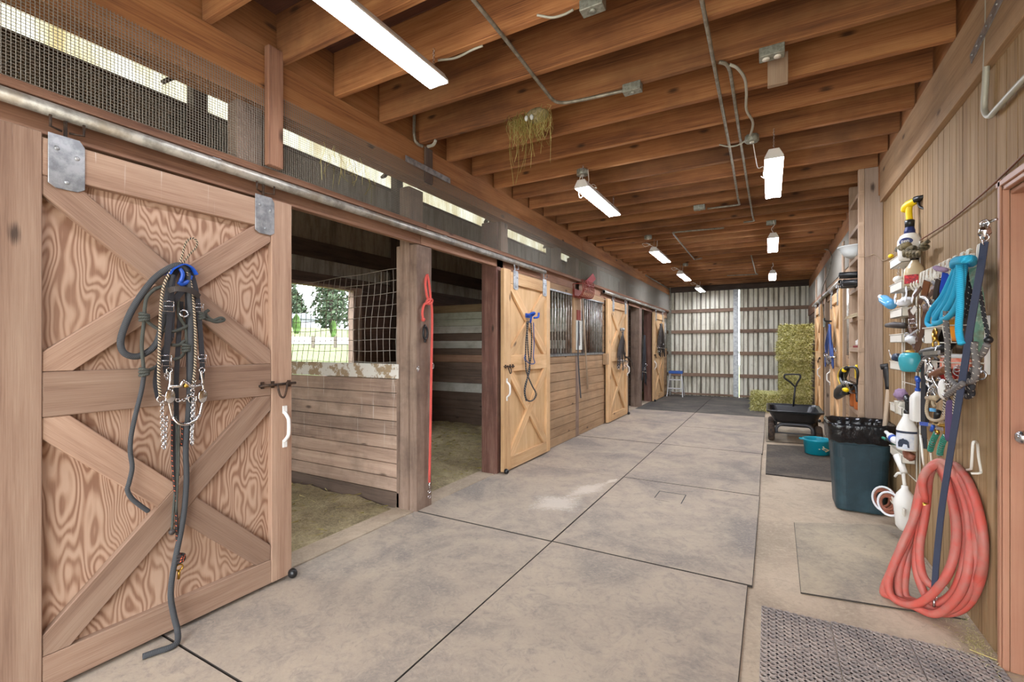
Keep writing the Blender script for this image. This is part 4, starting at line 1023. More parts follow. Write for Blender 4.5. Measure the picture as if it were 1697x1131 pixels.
mat_thing('wide dusty mat under the red hose by the right wall', [(.165, 4.16), (.15, 2.99), (.86, 3.10), (.86, 4.48)], .010, 'matgrey')
mat_thing('black rubber mat under the teal tub', [(-.03, 7.28), (-.035, 5.59), (.80, 5.60), (.78, 7.45)], .012, 'matblack')
mat_thing('tan mat under the black garden cart', [(-.06, 10.0), (-.04, 7.5), (.72, 7.65), (.72, 10.0)], .008, 'matgrey')
# ring mats
def ring_tile(sz=.296, n=9, h=.012):
    m = MB(); p = sz / n; k = 12; rin = p*.34
    for j in range(n):
        for i in range(n):
            cx, cy = (i + .5)*p - sz/2, (j + .5)*p - sz/2; vs = []; fs = []
            for q in range(k):
                a = 2*PI*q/k; ca, sa = math.cos(a), math.sin(a); s = p/2 / max(abs(ca), abs(sa))
                vs += [(cx + ca*s, cy + sa*s, h - .004), (cx + ca*rin*1.38, cy + sa*rin*1.38, h - .003), (cx + ca*rin*1.2, cy + sa*rin*1.2, h), (cx + ca*rin, cy + sa*rin, h - .001), (cx + ca*rin*.92, cy + sa*rin*.96, .0015)]
            for q in range(k):
                l = (q+1) % k
                for w in range(4): fs.append([q*5+w, l*5+w, l*5+w+1, q*5+w+1])
            m.add(vs, fs, None, .5)
    m.box((-sz/2 + .001, -sz/2 + .001, .0004), (sz/2 - .001, sz/2 - .001, .0018), mi=1)  # dark plate paints the shade inside the ring holes
    m.box((-sz/2, -sz/2, .001), (sz/2, -sz/2 + .002, h - .004)); m.box((-sz/2, sz/2 - .002, .001), (sz/2, sz/2, h - .004)); m.box((-sz/2, -sz/2, .001), (-sz/2 + .002, sz/2, h - .004)); m.box((sz/2 - .002, -sz/2, .001), (sz/2, sz/2, h - .004))
    return m
first = None; pos = [['nearest the big rubber mats, back row', 'back row, middle', 'back row, against the painted side door'], ['second row, nearest the big rubber mats', 'second row, middle', 'second row, by the side door'], ['front row at the picture edge, left', 'front row at the picture edge, middle', 'front row at the picture edge, right']]
for j in range(3):
    for i in range(3):
        loc = (.112 + i*.300, 2.595 - j*.300 + i*.012, 0); lab = 'ring drainage mat tile, ' + pos[j][i]
        if first is None: first = ring_tile().build('ring_mat_tile', [M['perf'], M['perfdark']]); first.location = loc; tag(first, lab, 'ring mat', 'ring drainage mat tiles')
        else:
            o = first.copy(); COL.objects.link(o); o.location = loc; o['label'] = lab
m = MB(); rr = random.Random(21)
for _ in range(420):
    x, y = .86 - abs(rr.gauss(0, .06)), rr.uniform(2.72, 3.35)
    if rr.random() < .5: y = rr.gauss(2.85, .08)
    a = rr.uniform(0, PI); L = rr.uniform(.008, .03); z = .012 + rr.random()*.008; w = .0012
    m.add([(x, y, z), (x + L*math.cos(a), y + L*math.sin(a), z + .002), (x + L*math.cos(a) - w*math.sin(a), y + L*math.sin(a) + w*math.cos(a), z + .002), (x - w*math.sin(a), y + w*math.cos(a), z)], [[0, 1, 2, 3]], None, rr.random())
tag(m.build('hay_litter', M['hay'], None, (.84, 2.9, 0)), 'green hay litter along the foot of the right wall', 'hay litter', None, 'stuff')
m = MB(); m.tube(sm([PZ(1607, 1077, .015), PZ(1640, 1090, .02), PZ(1675, 1102, .018), PZ(1720, 1112, .015)], 5), .0022, 6); tag(m.build('straw', M['nest'], None, PZ(1640, 1090)), 'long pale straw lying before the side door', 'straw')

# ================================================================ HAY BALES
def hay_bale(lab, loc, size, seed, first=[None]):
    L, W, H = size
    if first[0] is None:
        t = thing('hay_bale', lab, 'hay bale', (0, 0, 0), 'hay bales')
        m = MB(); nx, ny, nz = 10, 18, 8; bm = {}
        vs = []; fs = []; idx = {}
        def vid(i, j, k):
            if (i, j, k) not in idx:
                x, y, z = i/nx - .5, j/ny - .5, k/nz - .5; q = V((x*1.0, y*1.0, z))
                r = .5 - .06; c = V((max(-r, min(r, x)), max(-r, min(r, y)), max(-r, min(r, z)))); d = q - c
                if d.length > 1e-6: q = c + d.normalized() * min(d.length, .06)
                b = 1 + .03*noise.noise(q*6) + .03*noise.noise(V((q.x*4, q.y*17, q.z*4)))
                idx[(i, j, k)] = len(vs); vs.append((q.x*b*.97, q.y*b*.97, (q.z*b*.97) + .5))
            return idx[(i, j, k)]
        for i in range(nx):
            for j in range(ny):
                fs.append([vid(i, j, 0), vid(i, j+1, 0), vid(i+1, j+1, 0), vid(i+1, j, 0)]); fs.append([vid(i, j, nz), vid(i+1, j, nz), vid(i+1, j+1, nz), vid(i, j+1, nz)])
        for i in range(nx):
            for k in range(nz):
                fs.append([vid(i, 0, k), vid(i+1, 0, k), vid(i+1, 0, k+1), vid(i, 0, k+1)]); fs.append([vid(i, ny, k), vid(i, ny, k+1), vid(i+1, ny, k+1), vid(i+1, ny, k)])
        for j in range(ny):
            for k in range(nz):
                fs.append([vid(0, j, k), vid(0, j, k+1), vid(0, j+1, k+1), vid(0, j+1, k)]); fs.append([vid(nx, j, k), vid(nx, j+1, k), vid(nx, j+1, k+1), vid(nx, j, k+1)])
        m.add(vs, fs, None, .5, True); m.build('hay_core', M['haycore'], t)
        m = MB(); rr = random.Random(4)
        for _ in range(6500):
            face = rr.choice([0, 0, 0, 1, 1, 2, 2, 3]); u, v = rr.uniform(-.49, .49), rr.uniform(-.49, .49)
            if face == 0: p, n = V((u, -.49, v + .5)), V((0, -1, 0))
            elif face == 1: p, n = V((-.49, u, v + .5)), V((-1, 0, 0))
            elif face == 2: p, n = V((u, v, .985)), V((0, 0, 1))
            else: p, n = V((.49, u, v + .5)), V((1, 0, 0))
            d = V((rr.uniform(-1, 1), rr.uniform(-1, 1), rr.uniform(-1, 1))); d = (d - n*d.dot(n)*.8).normalized()
            l = rr.uniform(.06, .22) * (1.7 if rr.random() < .1 else 1); w = d.cross(n).normalized() * rr.uniform(.010, .024)
            a = p + n*rr.uniform(-.005, .015); b = a + d*l*.5 + n*rr.uniform(0, .05); c = a + d*l + n*rr.uniform(-.02, .05) + V((0, 0, -.12*l))
            m.add([a - w*.5, a + w*.5, b + w*.5, b - w*.5, c], [[0, 1, 2, 3], [3, 2, 4]], None, rr.random())
        tag(m.build('hay_strands', M['hay'], t), None, None, None, 'stuff')
        first[0] = t; o = t
    else: o = dup(first[0], (0, 0, 0), 0, lab)
    o.location = loc; o.scale = (W, L, H); o.rotation_euler = (0, 0, R.choice([0, PI]) if False else R.uniform(-.03, .03)); return o
hay_bale('green hay bale lying alone on the floor left of the stack', (-.07, 11.35, .018), (.95, .52, .345), 1)
hay_bale('green hay bale at the bottom of the stack behind the cart', (.47, 11.5, .018), (.92, .50, .335), 2)
hay_bale('green hay bale second from the bottom of the stack', (.455, 11.42, .372), (.98, .50, .345), 3)
hay_bale('green hay bale in the middle of the stack', (.46, 11.45, .735), (.97, .50, .34), 4)
hay_bale('bulging loose green hay bale second from the top of the stack', (.445, 11.4, 1.09), (1.0, .57, .35), 5)
hay_bale('green hay bale topmost of the stack', (.475, 11.44, 1.456), (.97, .55, .335), 6)
# ================================================================ GARDEN CART
def rrect(hx, hy, r, n=5):
    out = []
    for cx, cy, a0 in ((hx-r, hy-r, 0), (-hx+r, hy-r, 90), (-hx+r, -hy+r, 180), (hx-r, -hy+r, 270)):
        for i in range(n+1):
            a = math.radians(a0 + 90*i/n); out.append((cx + r*math.cos(a), cy + r*math.sin(a)))
    return out
def loft(mb, rings, cap0=True, cap1=False, smooth=True):
    n = len(rings[0]); vs = [p for r in rings for p in r]; fs = []
    for i in range(len(rings)-1):
        for k in range(n):
            l = (k+1) % n; fs.append([i*n+k, i*n+l, (i+1)*n+l, (i+1)*n+k])
    if cap0: fs.append(list(range(n))[::-1])
    if cap1: fs.append([(len(rings)-1)*n+k for k in range(n)])
    mb.add(vs, fs, None, .5, smooth)
CXc, CYc = .31, 7.98
t = thing('garden_cart', 'black poly dump cart with brown pneumatic tyres and loop handle', 'cart', (CXc, CYc, 0))
ring = lambda hx, hy, r, z: [V((CXc + a, CYc + b, z)) for a, b in rrect(hx, hy, r)]
m = MB(); loft(m, [ring(.23, .36, .07, .275), ring(.26, .40, .08, .31), ring(.315, .47, .08, .425), ring(.345, .50, .09, .43), ring(.35, .505, .09, .455), ring(.335, .49, .085, .458), ring(.305, .455, .075, .435), ring(.25, .39, .075, .315), ring(.21, .34, .06, .295)], True, True, False)
m.build('tub', M['cartblack'], t, bevel=.004)
m = MB()
for yy in (CYc - .33, CYc + .36):
    m.tube(sm([(CXc - .225, yy, .125), (CXc - .215, yy, .20), (CXc - .15, yy, .25), (CXc, yy, .255), (CXc + .15, yy, .25), (CXc + .215, yy, .20), (CXc + .225, yy, .125)], 5), .022, 8)
    m.tube([(CXc - .30, yy, .125), (CXc + .30, yy, .125)], .009, 8)
for xx in (-.12, .12): m.tube([(CXc + xx, CYc - .33, .262), (CXc + xx, CYc + .4, .262)], .014, 6)
m.build('chassis', M['cartgrey'], t)
for yy in (CYc - .33, CYc + .36):
    for s in (-1, 1):
        wx = CXc + s*.285; T = Matrix.Rotation(PI/2, 4, 'Y')
        m = MB(); m.lathe([(.05, -.035), (.105, -.042), (.125, -.025), (.128, 0), (.125, .025), (.105, .042), (.05, .035)], (wx, yy, .13), 22, T)
        w = m.build('wheel', M['rubberwheel'], t)
        m = MB(); m.lathe([(.0, -.03), (.055, -.028), (.05, -.01), (.05, .01), (.055, .028), (0, .03)], (wx, yy, .13), 14, T); m.build('wheel_hub', M['cartgrey'], w)
h0 = V((CXc + .0, CYc + .52, .2)); h1 = PY(1318, 641, 8.35); 
m = MB(); m.tube([h0, h1], .014, 8); m.build('handle_shaft', M['cartblack'], t)
m = MB(); g = [PY(1318, 641, 8.35), PY(1310, 634, 8.34), PY(1300.5, 627, 8.33), PY(1300.5, 622, 8.33), PY(1304, 621, 8.33), PY(1322, 621, 8.33), PY(1326, 622.5, 8.33), PY(1326, 627, 8.33), PY(1321, 635, 8.34)]
m.tube(sm(g, 4, True), .0135, 8, True); m.build('handle_grip', M['grip'], t)
# ================================================================ TEAL TUB
c = V((.525, 6.93, .012)); t = thing('feed_tub', 'round teal rubber tub standing on the black mat', 'tub', c)
m = MB(); m.lathe([(0, .004), (.125, .004), (.135, .008), (.150, .16), (.163, .17), (.166, .185), (.160, .192), (.150, .188), (.143, .17), (.128, .02), (0, .016)], c, 32); m.build('tub_body', M['tub'], t)
m = MB()
for s in (-1, 1): m.tube(sm([c + V((s*.15, -.045, .178)), c + V((s*.185, -.03, .18)), c + V((s*.185, .03, .18)), c + V((s*.15, .045, .178))], 4), .008, 6)
m.build('tub_lip', M['tub'], t)
m = MB(); rr = random.Random(2)
for _ in range(16):
    a = -PI/2 + .55 + rr.gauss(0, .13); z = .09 + rr.gauss(0, .018); r = .1425 + z*.09
    m.ball(c + V((r*math.cos(a), r*math.sin(a), z)), (.012*rr.uniform(.5, 1.2), .012, .007*rr.uniform(.5, 1.3)), 6, 4)
m.build('paint_splash', M['cardboard'], t)
# ================================================================ TRASH BIN, BAG, SHOVEL
c = V((.655, 4.83, 0)); t = thing('trash_bin', 'dark green plastic trash bin lined with a black bag', 'trash bin', c)
rg = lambda h, z, r: [V((c.x + a, c.y + b, z)) for a, b in rrect(h, h, r, 6)]
m = MB(); loft(m, [rg(.165, .012, .06), rg(.17, .03, .07), rg(.190, .5, .075), rg(.193, .505, .075), rg(.198, .56, .075), rg(.204, .565, .075), rg(.211, .68, .075), rg(.218, .685, .08), rg(.218, .70, .08), rg(.205, .70, .07), rg(.19, .45, .06)], True, False, False); m.build('bin_body', M['bin'], t, bevel=.003)
m = MB()
for s in (-.09, .06): m.box((c.x + s, c.y - .214, .03), (c.x + s + .012, c.y - .172, .035)) if False else m.beam((c.x + s, c.y - .1715, .03), (c.x + s, c.y - .1915, .5), .016, .01, (0, -1, 0))
m.build('bin_rib', M['bin'], t)
def dense(p):
    out = []
    for i in range(len(p)):
        a, b = p[i], p[(i+1) % len(p)]; n = max(1, int(math.hypot(b[0]-a[0], b[1]-a[1]) / .014))
        out += [(a[0] + (b[0]-a[0])*k/n, a[1] + (b[1]-a[1])*k/n) for k in range(n)]
    return out
def crinkle(r, z, amp, sd):
    amp *= .5
    return [V((c.x + a*r, c.y + b*r, z)) + V((noise.noise(V((a*34, b*34, sd)))*amp, noise.noise(V((b*31, a*34, sd+4)))*amp, noise.noise(V((a*22, b*22, sd*.3)))*amp*1.8)) for a, b in dense(rrect(.225, .225, .08, 9))]
m = MB(); loft(m, [crinkle(.975, .578, .016, 1), crinkle(1.0, .60, .012, 1.4), crinkle(1.01, .63, .011, 1.8), crinkle(1.01, .66, .010, 2.3), crinkle(1.02, .69, .008, 2.8), crinkle(1.025, .715, .006, 3.2), crinkle(1.0, .735, .008, 3.8), crinkle(.93, .728, .012, 4.5), crinkle(.885, .70, .014, 5.2), crinkle(.86, .66, .018, 5.9), crinkle(.81, .58, .02, 6.8), crinkle(.76, .4, .02, 8)], False, True); m.build('bin_bag', M['bag'], t)
a, b = PY(1464, 735, 4.88), PY(1473, 640, 4.97)
t = thing('shovel', 'shovel standing in the bin, wooden shaft with black grip', 'shovel', (a.x, a.y, .45))
d = (b - a).normalized(); a0 = a - d*.25
m = MB(); m.tube([a0, a0.lerp(b, .5), b], [.019, .019, .017], 10); m.build('shaft', M['handlewood'], t)
e = PY(1470.5, 608, 4.99); m = MB(); m.tube(sm([b - d*.03, b.lerp(e, .5), e], 4), [.022, .025, .026, .029, .033, .034, .034, .034, .03], 10); m.tube([e + V((-.045, 0, -.005)), e + V((.035, 0, .012))], .024, 8)
m.build('grip', M['grip'], t)
# ================================================================ STEP LADDER
c = V((-2.2, 13.0, .017)); t = thing('step_ladder', 'small aluminium step ladder with blue top by the end doors', 'step ladder', c)
W = lambda z: .145 + (.66 - z) * .09
for s in (-1, 1):
    m = MB(); m.beam((c.x + s*W(.04), c.y - .30*.55, .017), (c.x + s*W(.65), c.y, .66), .03, .02, (1, 0, 0)); m.build('front_rail', M['ladder'], t)
    m = MB(); m.beam((c.x + s*W(.04)*.95, c.y + .22, .017), (c.x + s*W(.65)*.95, c.y + .05, .64), .022, .015, (1, 0, 0)); m.build('rear_rail', M['ladder'], t)
for z in (.22, .45):
    yy = c.y - .165*(1 - z/.66) ; m = MB(); m.box((c.x - W(z), yy - .03, z), (c.x + W(z), yy + .05, z + .025)); m.build('step', M['ladder'], t, bevel=.003)
m = MB(); m.box((c.x - .175, c.y - .07, .625), (c.x + .175, c.y + .09, .70)); m.build('ladder_top', M['ladderblue'], t, bevel=.012, seg=2)
m = MB(); m.tube([(c.x - W(.1), c.y - .13, .22), (c.x, c.y + .0, .12), (c.x + W(.1), c.y - .13, .22)], .006, 6); m.build('brace', M['ladder'], t)
# ================================================================ TALL SHELF ON THE RIGHT WALL AND ITS CONTENTS
t = thing('tall_shelf', 'tall narrow open shelf built of fir boards up to the ceiling', 'shelf', (.79, 5.42, 0))
m = MB(); m.box((.748, 5.16, 0), (.878, 5.20, 2.96)); m.build('side_panel', M['shelfside'], t, bevel=.003)
m = MB(); m.box((.702, 5.158, 0), (.746, 5.20, 2.96)); m.build('front_stile', M['shelfwood'], t, bevel=.003)
m = MB(); m.box((.702, 5.70, 0), (.878, 5.74, 2.96)); m.build('far_side_panel', M['shelfwood'], t, bevel=.003)
m = MB(); m.box((.866, 5.20, 0), (.878, 5.70, 2.96)); m.build('back_panel', M['shelfwood'], t)
SH = [2.765, 2.483, 2.201, 1.913, 1.636, 1.349, 1.06, .77, .48, .2]
for z in SH:
    m = MB(); m.box((.704, 5.2, z - .038), (.866, 5.70, z)); m.box((.704, 5.1555, z - .038), (.744, 5.2, z)); m.build('shelf_board', M['shelfwood'], t, bevel=.002)
c = V((.715, 5.42, 2.202)); m = MB(); m.lathe([(.05, 0), (.085, .02), (.115, .06), (.132, .10), (.142, .104), (.142, .110), (.128, .108), (.11, .065), (.08, .026), (0, .012)], c, 28)
tag(m.build('bowl', M['hatwhite'], None, c), 'pale enamel bowl standing on the tall shelf', 'bowl')
for i, (yy, zz, r, lab) in enumerate(((5.30, 1.914, .045, 'rolled black rubber sheet on the tall shelf, near end of the roll pile'), (5.44, 1.914, .05, 'rolled black rubber sheet in the middle of the roll pile on the tall shelf'), (5.37, 2.0, .042, 'rolled black rubber sheet lying on top of the roll pile on the tall shelf'))):
    m = MB(); x0 = .60 if i != 2 else .58
    prof = []; n = 30
    for k in range(n):
        a = k / n * 3.6 * PI; q = r * (.35 + .65 * k / n); prof.append((yy + 1.25*q*math.cos(a), zz + r*.95 + .85*q*math.sin(a)))
    vs = [(x0, a, b) for a, b in prof] + [(.86, a, b) for a, b in prof]
    m.add(vs, [[k, k+1, n+k+1, n+k] for k in range(n-1)], None, .5, True)
    tag(m.build('rolled_sheet', M['blackplas'], None, (x0, yy, zz), solid=.006), lab, 'rubber roll', 'black rolls on the tall shelf')
m = MB()
for k in range(3): m.add([V((.64 + .005*k + a*.20, 5.24 + b*.28, 1.638 + .012*k + .004*noise.noise(V((a*5, b*5, k))) - (.02 if a == 0 else 0))) for a in (0, .25, .5, .75, 1) for b in (0, .25, .5, .75, 1)], [[i*5+j, i*5+j+1, i*5+5+j+1, i*5+5+j] for i in range(4) for j in range(4)], None, .5, True)
tag(m.build('folded_cloth', M['cardboard'], None, (.7, 5.38, 1.64), solid=.009), 'folded tan cloth draped over the edge of the tall shelf', 'cloth')
t = thing('plastic_box', 'small white box with red tray on the tall shelf', 'box', (.74, 5.35, 1.35)); m = MB(); m.box((.705, 5.23, 1.351), (.82, 5.50, 1.372)); m.build('red_tray', M['red'], t, bevel=.004)
m = MB(); m.box((.715, 5.25, 1.373), (.80, 5.34, 1.43)); m.box((.72, 5.37, 1.373), (.80, 5.47, 1.42)); m.build('white_cup', M['white'], t, bevel=.006)
c = V((.745, 5.28, 1.061)); m = MB(); m.prism([(-.05, 0), (.05, 0), (.06, .10), (.02, .14), (-.05, .09)], -.05, .05, lambda a, b, h: c + V((h, a, b))); tag(m.build('yellow_bag', M['yellow'], None, c, bevel=.01), 'yellow bag standing on the tall shelf above the wire basket', 'bag')
t = thing('wire_basket', 'small wire basket hanging at the shelf edge beside the trimmer', 'basket', (.68, 5.4, 1.0)); m = MB()
for k in range(7): y = 5.22 + k*.06; m.tube([(.70, y, 1.02), (.63, y, 1.02), (.66, y, .93), (.70, y, .93)], .0028, 5)
for x, z in ((.63, 1.02), (.66, .93)): m.tube([(x, 5.22, z), (x, 5.58, z)], .0028, 5)
m.build('basket_wire', M['steel'], t)
for yy, lab in ((5.62, 'amber glass jar on the lower tall shelf, farther one'), (5.36, 'amber glass jar on the lower tall shelf, nearer one')):
    c = V((.745, yy, .771)); t = thing('glass_jar', lab, 'jar', c, 'amber jars on the tall shelf'); m = MB(); m.lathe([(.045, 0), (.052, .01), (.052, .15), (.04, .18), (.036, .2), (0, .2)], c, 16); m.build('jar_body', M['terracotta'], t)
    m = MB(); m.lathe([(.04, .2), (.04, .225), (0, .225)], c, 16); m.build('lid', M['blackplas'], t)
# trimmer hung in front of the shelf
X0 = .66
q = lambda x, y, d=0: PX(x, y, X0 + d)
t = thing('grass_trimmer', 'black and yellow trimmer tool hanging beside the tall shelf', 'power tool', q(1392, 640))
m = MB(); a = [q(1406, 609), q(1398, 611), q(1392, 617), q(1390.5, 626), q(1393, 634), q(1399, 640), q(1405, 642)]
s_ = sm(a, 5); m.tube(s_, .016, 8); m.build('guard_rim', M['yellow'], t)
m = MB(); vs = [q(1402, 627, .02)] + [p + V((.012, 0, 0)) for p in s_]; m.add(vs, [[0, i, i+1] for i in range(1, len(vs)-1)], None, .5); m.tube(sm([q(1404, 610, -.01), q(1396, 614, -.01), q(1393.5, 626, -.01), q(1398, 637, -.01), q(1404, 639, -.01)], 4), .02, 8); m.build('guard', M['blackplas'], t, solid=.006)
m = MB(); m.tube(sm([q(1403, 640), q(1396, 646), q(1389, 655), q(1387, 660)], 4), [.03, .035, .042, .05, .055, .058, .058, .05, .045, .04, .03, .02, .01], 12); m.tube([q(1396, 652), q(1404, 650)], .028, 10); m.build('motor_body', M['blackplas'], t)
m = MB(); m.tube([q(1399, 646, -.03), q(1403, 647, -.03)], .02, 8); m.ball(q(1399, 614, -.02), .022); m.build('yellow_trim', M['yellow'], t)
m = MB(); m.tube(sm([q(1400, 611), q(1408, 609), q(1420, 612, .03), V((.70, 5.19, 1.02))], 4), .011, 8); m.tube(sm([q(1404, 645), q(1412, 646, .02), q(1416, 640, .03), q(1419, 645, .04), V((.70, 5.2, .86))], 4), .012, 8); m.build('handle_bar', M['blackplas'], t)
# ================================================================ TACK ON THE RIGHT WALL
def P(x, y, d=.06): return PX(x, y, XR - d)
def zm(ox, oy, sc): return lambda x, y, d=.06: P(ox + x/sc, oy + y/sc, d)
Z2, Z3, Z4, Z5, ZA, ZB, ZC, Z1 = zm(1440, 420, 7.068), zm(1440, 560, 7.068), zm(1400, 680, 5.141), zm(1500, 640, 7.54), zm(1500, 440, 9.43), zm(1500, 540, 9.43), zm(1560, 560, 8.08), zm(1397, 300, 5.653)
NX = V((-1, 0, 0))
def MBball(t, c, r, mt, nm): m = MB(); m.ball(c, r, 10, 7); return m.build(nm, M[mt], t)
def MBtube(t, p, r, mt, nm): m = MB(); m.tube(p, r, 8); return m.build(nm, M[mt], t)
def sector(mb, c, r, z0, z1, a0, a1, n=10, oval=False):
    vs = []; fs = []
    for i in range(n+1):
        f = i/n; a = a0 + (a1-a0)*f; h = (z1-z0)/2; mid = (z0+z1)/2
        k = math.sqrt(max(.02, 1-(2*f-1)**2)) if oval else 1
        for z in (mid - h*k, mid + h*k): vs.append(c + V((r*math.cos(a), r*math.sin(a), z)))
    for i in range(n): fs.append([2*i, 2*i+2, 2*i+3, 2*i+1])
    mb.add(vs, fs, None, .5, True)
AC = math.atan2(-.85, -.53)         # direction from the wall towards the aisle's near end
def facing(c, ang, r, z):
    n = V((math.cos(ang), math.sin(ang), 0)); x = V((-n.y, n.x, 0))
    Mx = Matrix((x, V((0, 0, 1)), n)).transposed().to_4x4(); Mx.translation = c + n*r + V((0, 0, z)); return Mx
# ---- seven-tier rack
TZ = [2.0, 1.816, 1.628, 1.449, 1.253, .943, .62]
rk = thing('wire_rack', 'tall white coated wire rack of seven small trays on the siding', 'rack', (.87, 4.2, 1.2))
m = MB()
for y in (3.97, 4.05, 4.37, 4.43): m.tube([(.868, y, .45), (.868, y, 2.06)], .0042, 6)
for z in (.45, 1.1, 2.06): m.tube([(.868, 3.97, z), (.868, 4.43, z)], .0035, 6)
m.build('upright_wires', M['whitewire'], rk)
for z in TZ:
    m = MB(); x0, x1, y0, y1, h = .792, .865, 4.065, 4.41, .058
    m.box((x0, y0, z - h), (x1, y1, z - h + .004)); m.box((x0, y0, z - h), (x0 + .004, y1, z)); m.box((x1 - .004, y0, z - h), (x1, y1, z)); m.box((x0, y0, z - h), (x1, y0 + .004, z)); m.box((x0, y1 - .004, z - h), (x1, y1, z))
    m.tube([(x0 - .002, y0 - .01, z), (x0 - .002, y1 + .01, z), (x1, y1 + .01, z), (x1, y0 - .01, z)], .003, 6, True)
    m.build('tray', M['tray'], rk, bevel=.003)
# ---- bottles
def trigger(t, c, z, s, col, blk, d=V((.15, -1, 0))):
    d = d.normalized(); c = c + V((0, 0, z))
    m = MB(); m.lathe([(.018*s, 0), (.02*s, .03*s), (.015*s, .035*s)], c, 12); m.build('collar', blk if col is M['yellow'] else col, t)
    m = MB(); m.tube(sm([c + V((0, 0, .03*s)), c + V((0, 0, .075*s)) - d*.004*s, c + V((0, 0, .10*s)) - d*.002*s], 4), .013*s, 8)
    m.tube(sm([c + V((0, 0, .085*s)) - d*.035*s, c + V((0, 0, .108*s)) - d*.008*s, c + V((0, 0, .118*s)) + d*.04*s], 4), [.012*s, .016*s, .019*s, .02*s, .02*s, .019*s, .018*s, .017*s, .016*s], 8); m.build('spray_head', col, t)
    m = MB(); m.tube([c + V((0, 0, .119*s)) + d*.036*s, c + V((0, 0, .124*s)) + d*.075*s], [.019*s, .007*s], 8); m.tube(sm([c + V((0, 0, .108*s)) + d*.045*s, c + V((0, 0, .08*s)) + d*.055*s, c + V((0, 0, .062*s)) + d*.085*s], 3), .0055*s, 6); m.build('trigger_lever', blk, t)
c = PX(1507.5, 408, .83); c.z = 1.946
t = thing('spray_bottle', 'white spray bottle with yellow trigger head and blue logo, on the top rack tray', 'spray bottle', c)
m = MB(); m.lathe([(.052, 0), (.060, .01), (.066, .09), (.065, .135), (.05, .168), (.03, .182), (.026, .195)], c, 24); m.build('bottle_body', M['white'], t)
m = MB(); m.lathe([(.031, .18), (.03, .2), (.018, .245), (.017, .25)], c, 16); m.build('blue_neck', M['drkblue'], t)
trigger(t, c, .225, 1.42, M['yellow'], M['blackplas'], V((.5, -.87, 0)))
m = MB(); sector(m, c, .0662, .100, .146, AC - .62, AC + .62, 14, True); lb = m.build('label', M['drkblue'], t)
text('logo', 'zep', M['white'], .034, facing(c, AC, .0672, .124), lb)
# glove draped over the top tray
t = thing('work_gloves', 'camouflage work gloves draped over the top rack tray', 'gloves', PX(1512, 415, .80))
m = MB(); m.ball(Z1(640, 650, .09), (.03, .08, .028), 14, 9); m.ball(Z1(755, 625, .05), (.03, .05, .02), 12, 8); m.tube(sm([Z1(500, 650, .09), Z1(540, 630, .09), Z1(600, 610, .09)], 4), [.012, .016, .02, .024, .026, .028, .028, .028, .028], 10)
for i in range(5): m.tube(sm([Z1(575 + i*32, 660 + i*2, .115), Z1(577 + i*32, 690, .125), Z1(579 + i*32, 716 - abs(i-2)*7, .115)], 4), .0125, 8)
m.tube(sm([Z1(730, 605, .06), Z1(775, 580, .06), Z1(805, 565, .05)], 4), .012, 8); m.build('glove_cloth', M['camoglove'], t)
m = MB(); m.ball(Z1(448, 705, .06), (.018, .03, .016), 10, 7); tag(m.build('yellow_tin', M['yellow'], None, Z1(448, 705, .06)), 'small yellow tin at the far end of the top rack tray', 'tin')
c = PX(1515.5, 470, .835); c.z = 1.762
t = thing('squeeze_bottle', 'tan bottle with black cap and berry label on the second rack tray', 'bottle', c)
m = MB(); m.lathe([(.05, 0), (.055, .01), (.057, .08), (.052, .11), (.03, .145), (.02, .16), (.018, .175)], c, 20); m.build('bottle_body', M['tanliq'], t)
m = MB(); m.lathe([(.023, .17), (.024, .2), (.018, .207), (0, .208)], c, 14); m.build('cap', M['blackplas'], t)
m = MB(); sector(m, c, .0585, .012, .07, AC - .7, AC + .7); m.build('label', M['berry'], t)
t = thing('chain_knob', 'white knob hanging on a short chain below the top rack tray', 'knob', Z1(520, 850, .08)); m = MB(); m.chain([Z1(520, 800, .085), Z1(520, 890, .085)], .014, .0012); m.build('chain', M['steel'], t); m = MB(); m.ball(Z1(515, 925, .07), (.03, .03, .026), 12, 8); m.build('knob_body', M['white'], t)
t = thing('water_bottle', 'pale blue bottle lying tilted on the third rack tray', 'bottle', Z2(210, 570, .09)); a, b = Z2(270, 610, .09), Z2(150, 520, .11); d = b - a
m = MB(); m.tube([a, a + d*.1, a + d*.75, a + d*.9, a + d*1.0], [.03, .036, .036, .028, .016], 14); m.build('bottle_body', M['clearblue'], t); m = MB(); m.tube([a + d*1.0, a + d*1.18], .016, 10); m.build('cap', M['bagwhite'], t)
def crumple(nm, lab, c, r, seed, mt, cat, n=16):
    m = MB(); m.ball((0, 0, 0), 1, n, 11)
    for i, v in enumerate(m.v):
        k = 1 + .35*noise.noise(V((v.x*2.2, v.y*2.2, v.z*2.2 + seed))) + .22*noise.noise(V((v.x*5.5, v.y*5.5, v.z*5.5 + seed)))
        m.v[i] = V((v.x*r[0]*k, v.y*r[1]*k, v.z*r[2]*k)) + c
    return tag(m.build(nm, mt, None, c), lab, cat)
crumple('plastic_bag', 'crumpled white plastic bag on the third rack tray', Z2(420, 570, .07), (.035, .11, .035), 2, M['bagwhite'], 'plastic bag')
m = MB()
for pts in ([(420, 560), (440, 470), (430, 400)], [(500, 570), (520, 500), (560, 430)], [(310, 580), (300, 530), (320, 490)]): m.strap(sm([Z2(x, y, .10) for x, y in pts], 4), .03, .003, NX)
tag(m.build('bag_strips', M['bagwhite'], None, Z2(450, 500, .1)), 'torn white plastic strips standing up from the third rack tray', 'plastic strips')
m = MB(); m.tube([Z2(210, 845, .08), Z2(290, 840, .085), Z2(420, 850, .08)], [.016, .024, .02], 10); tag(m.build('dandy_brush', M['leatherblk'], None, Z2(300, 845, .08)), 'dark flat brush above the fourth rack tray', 'brush')
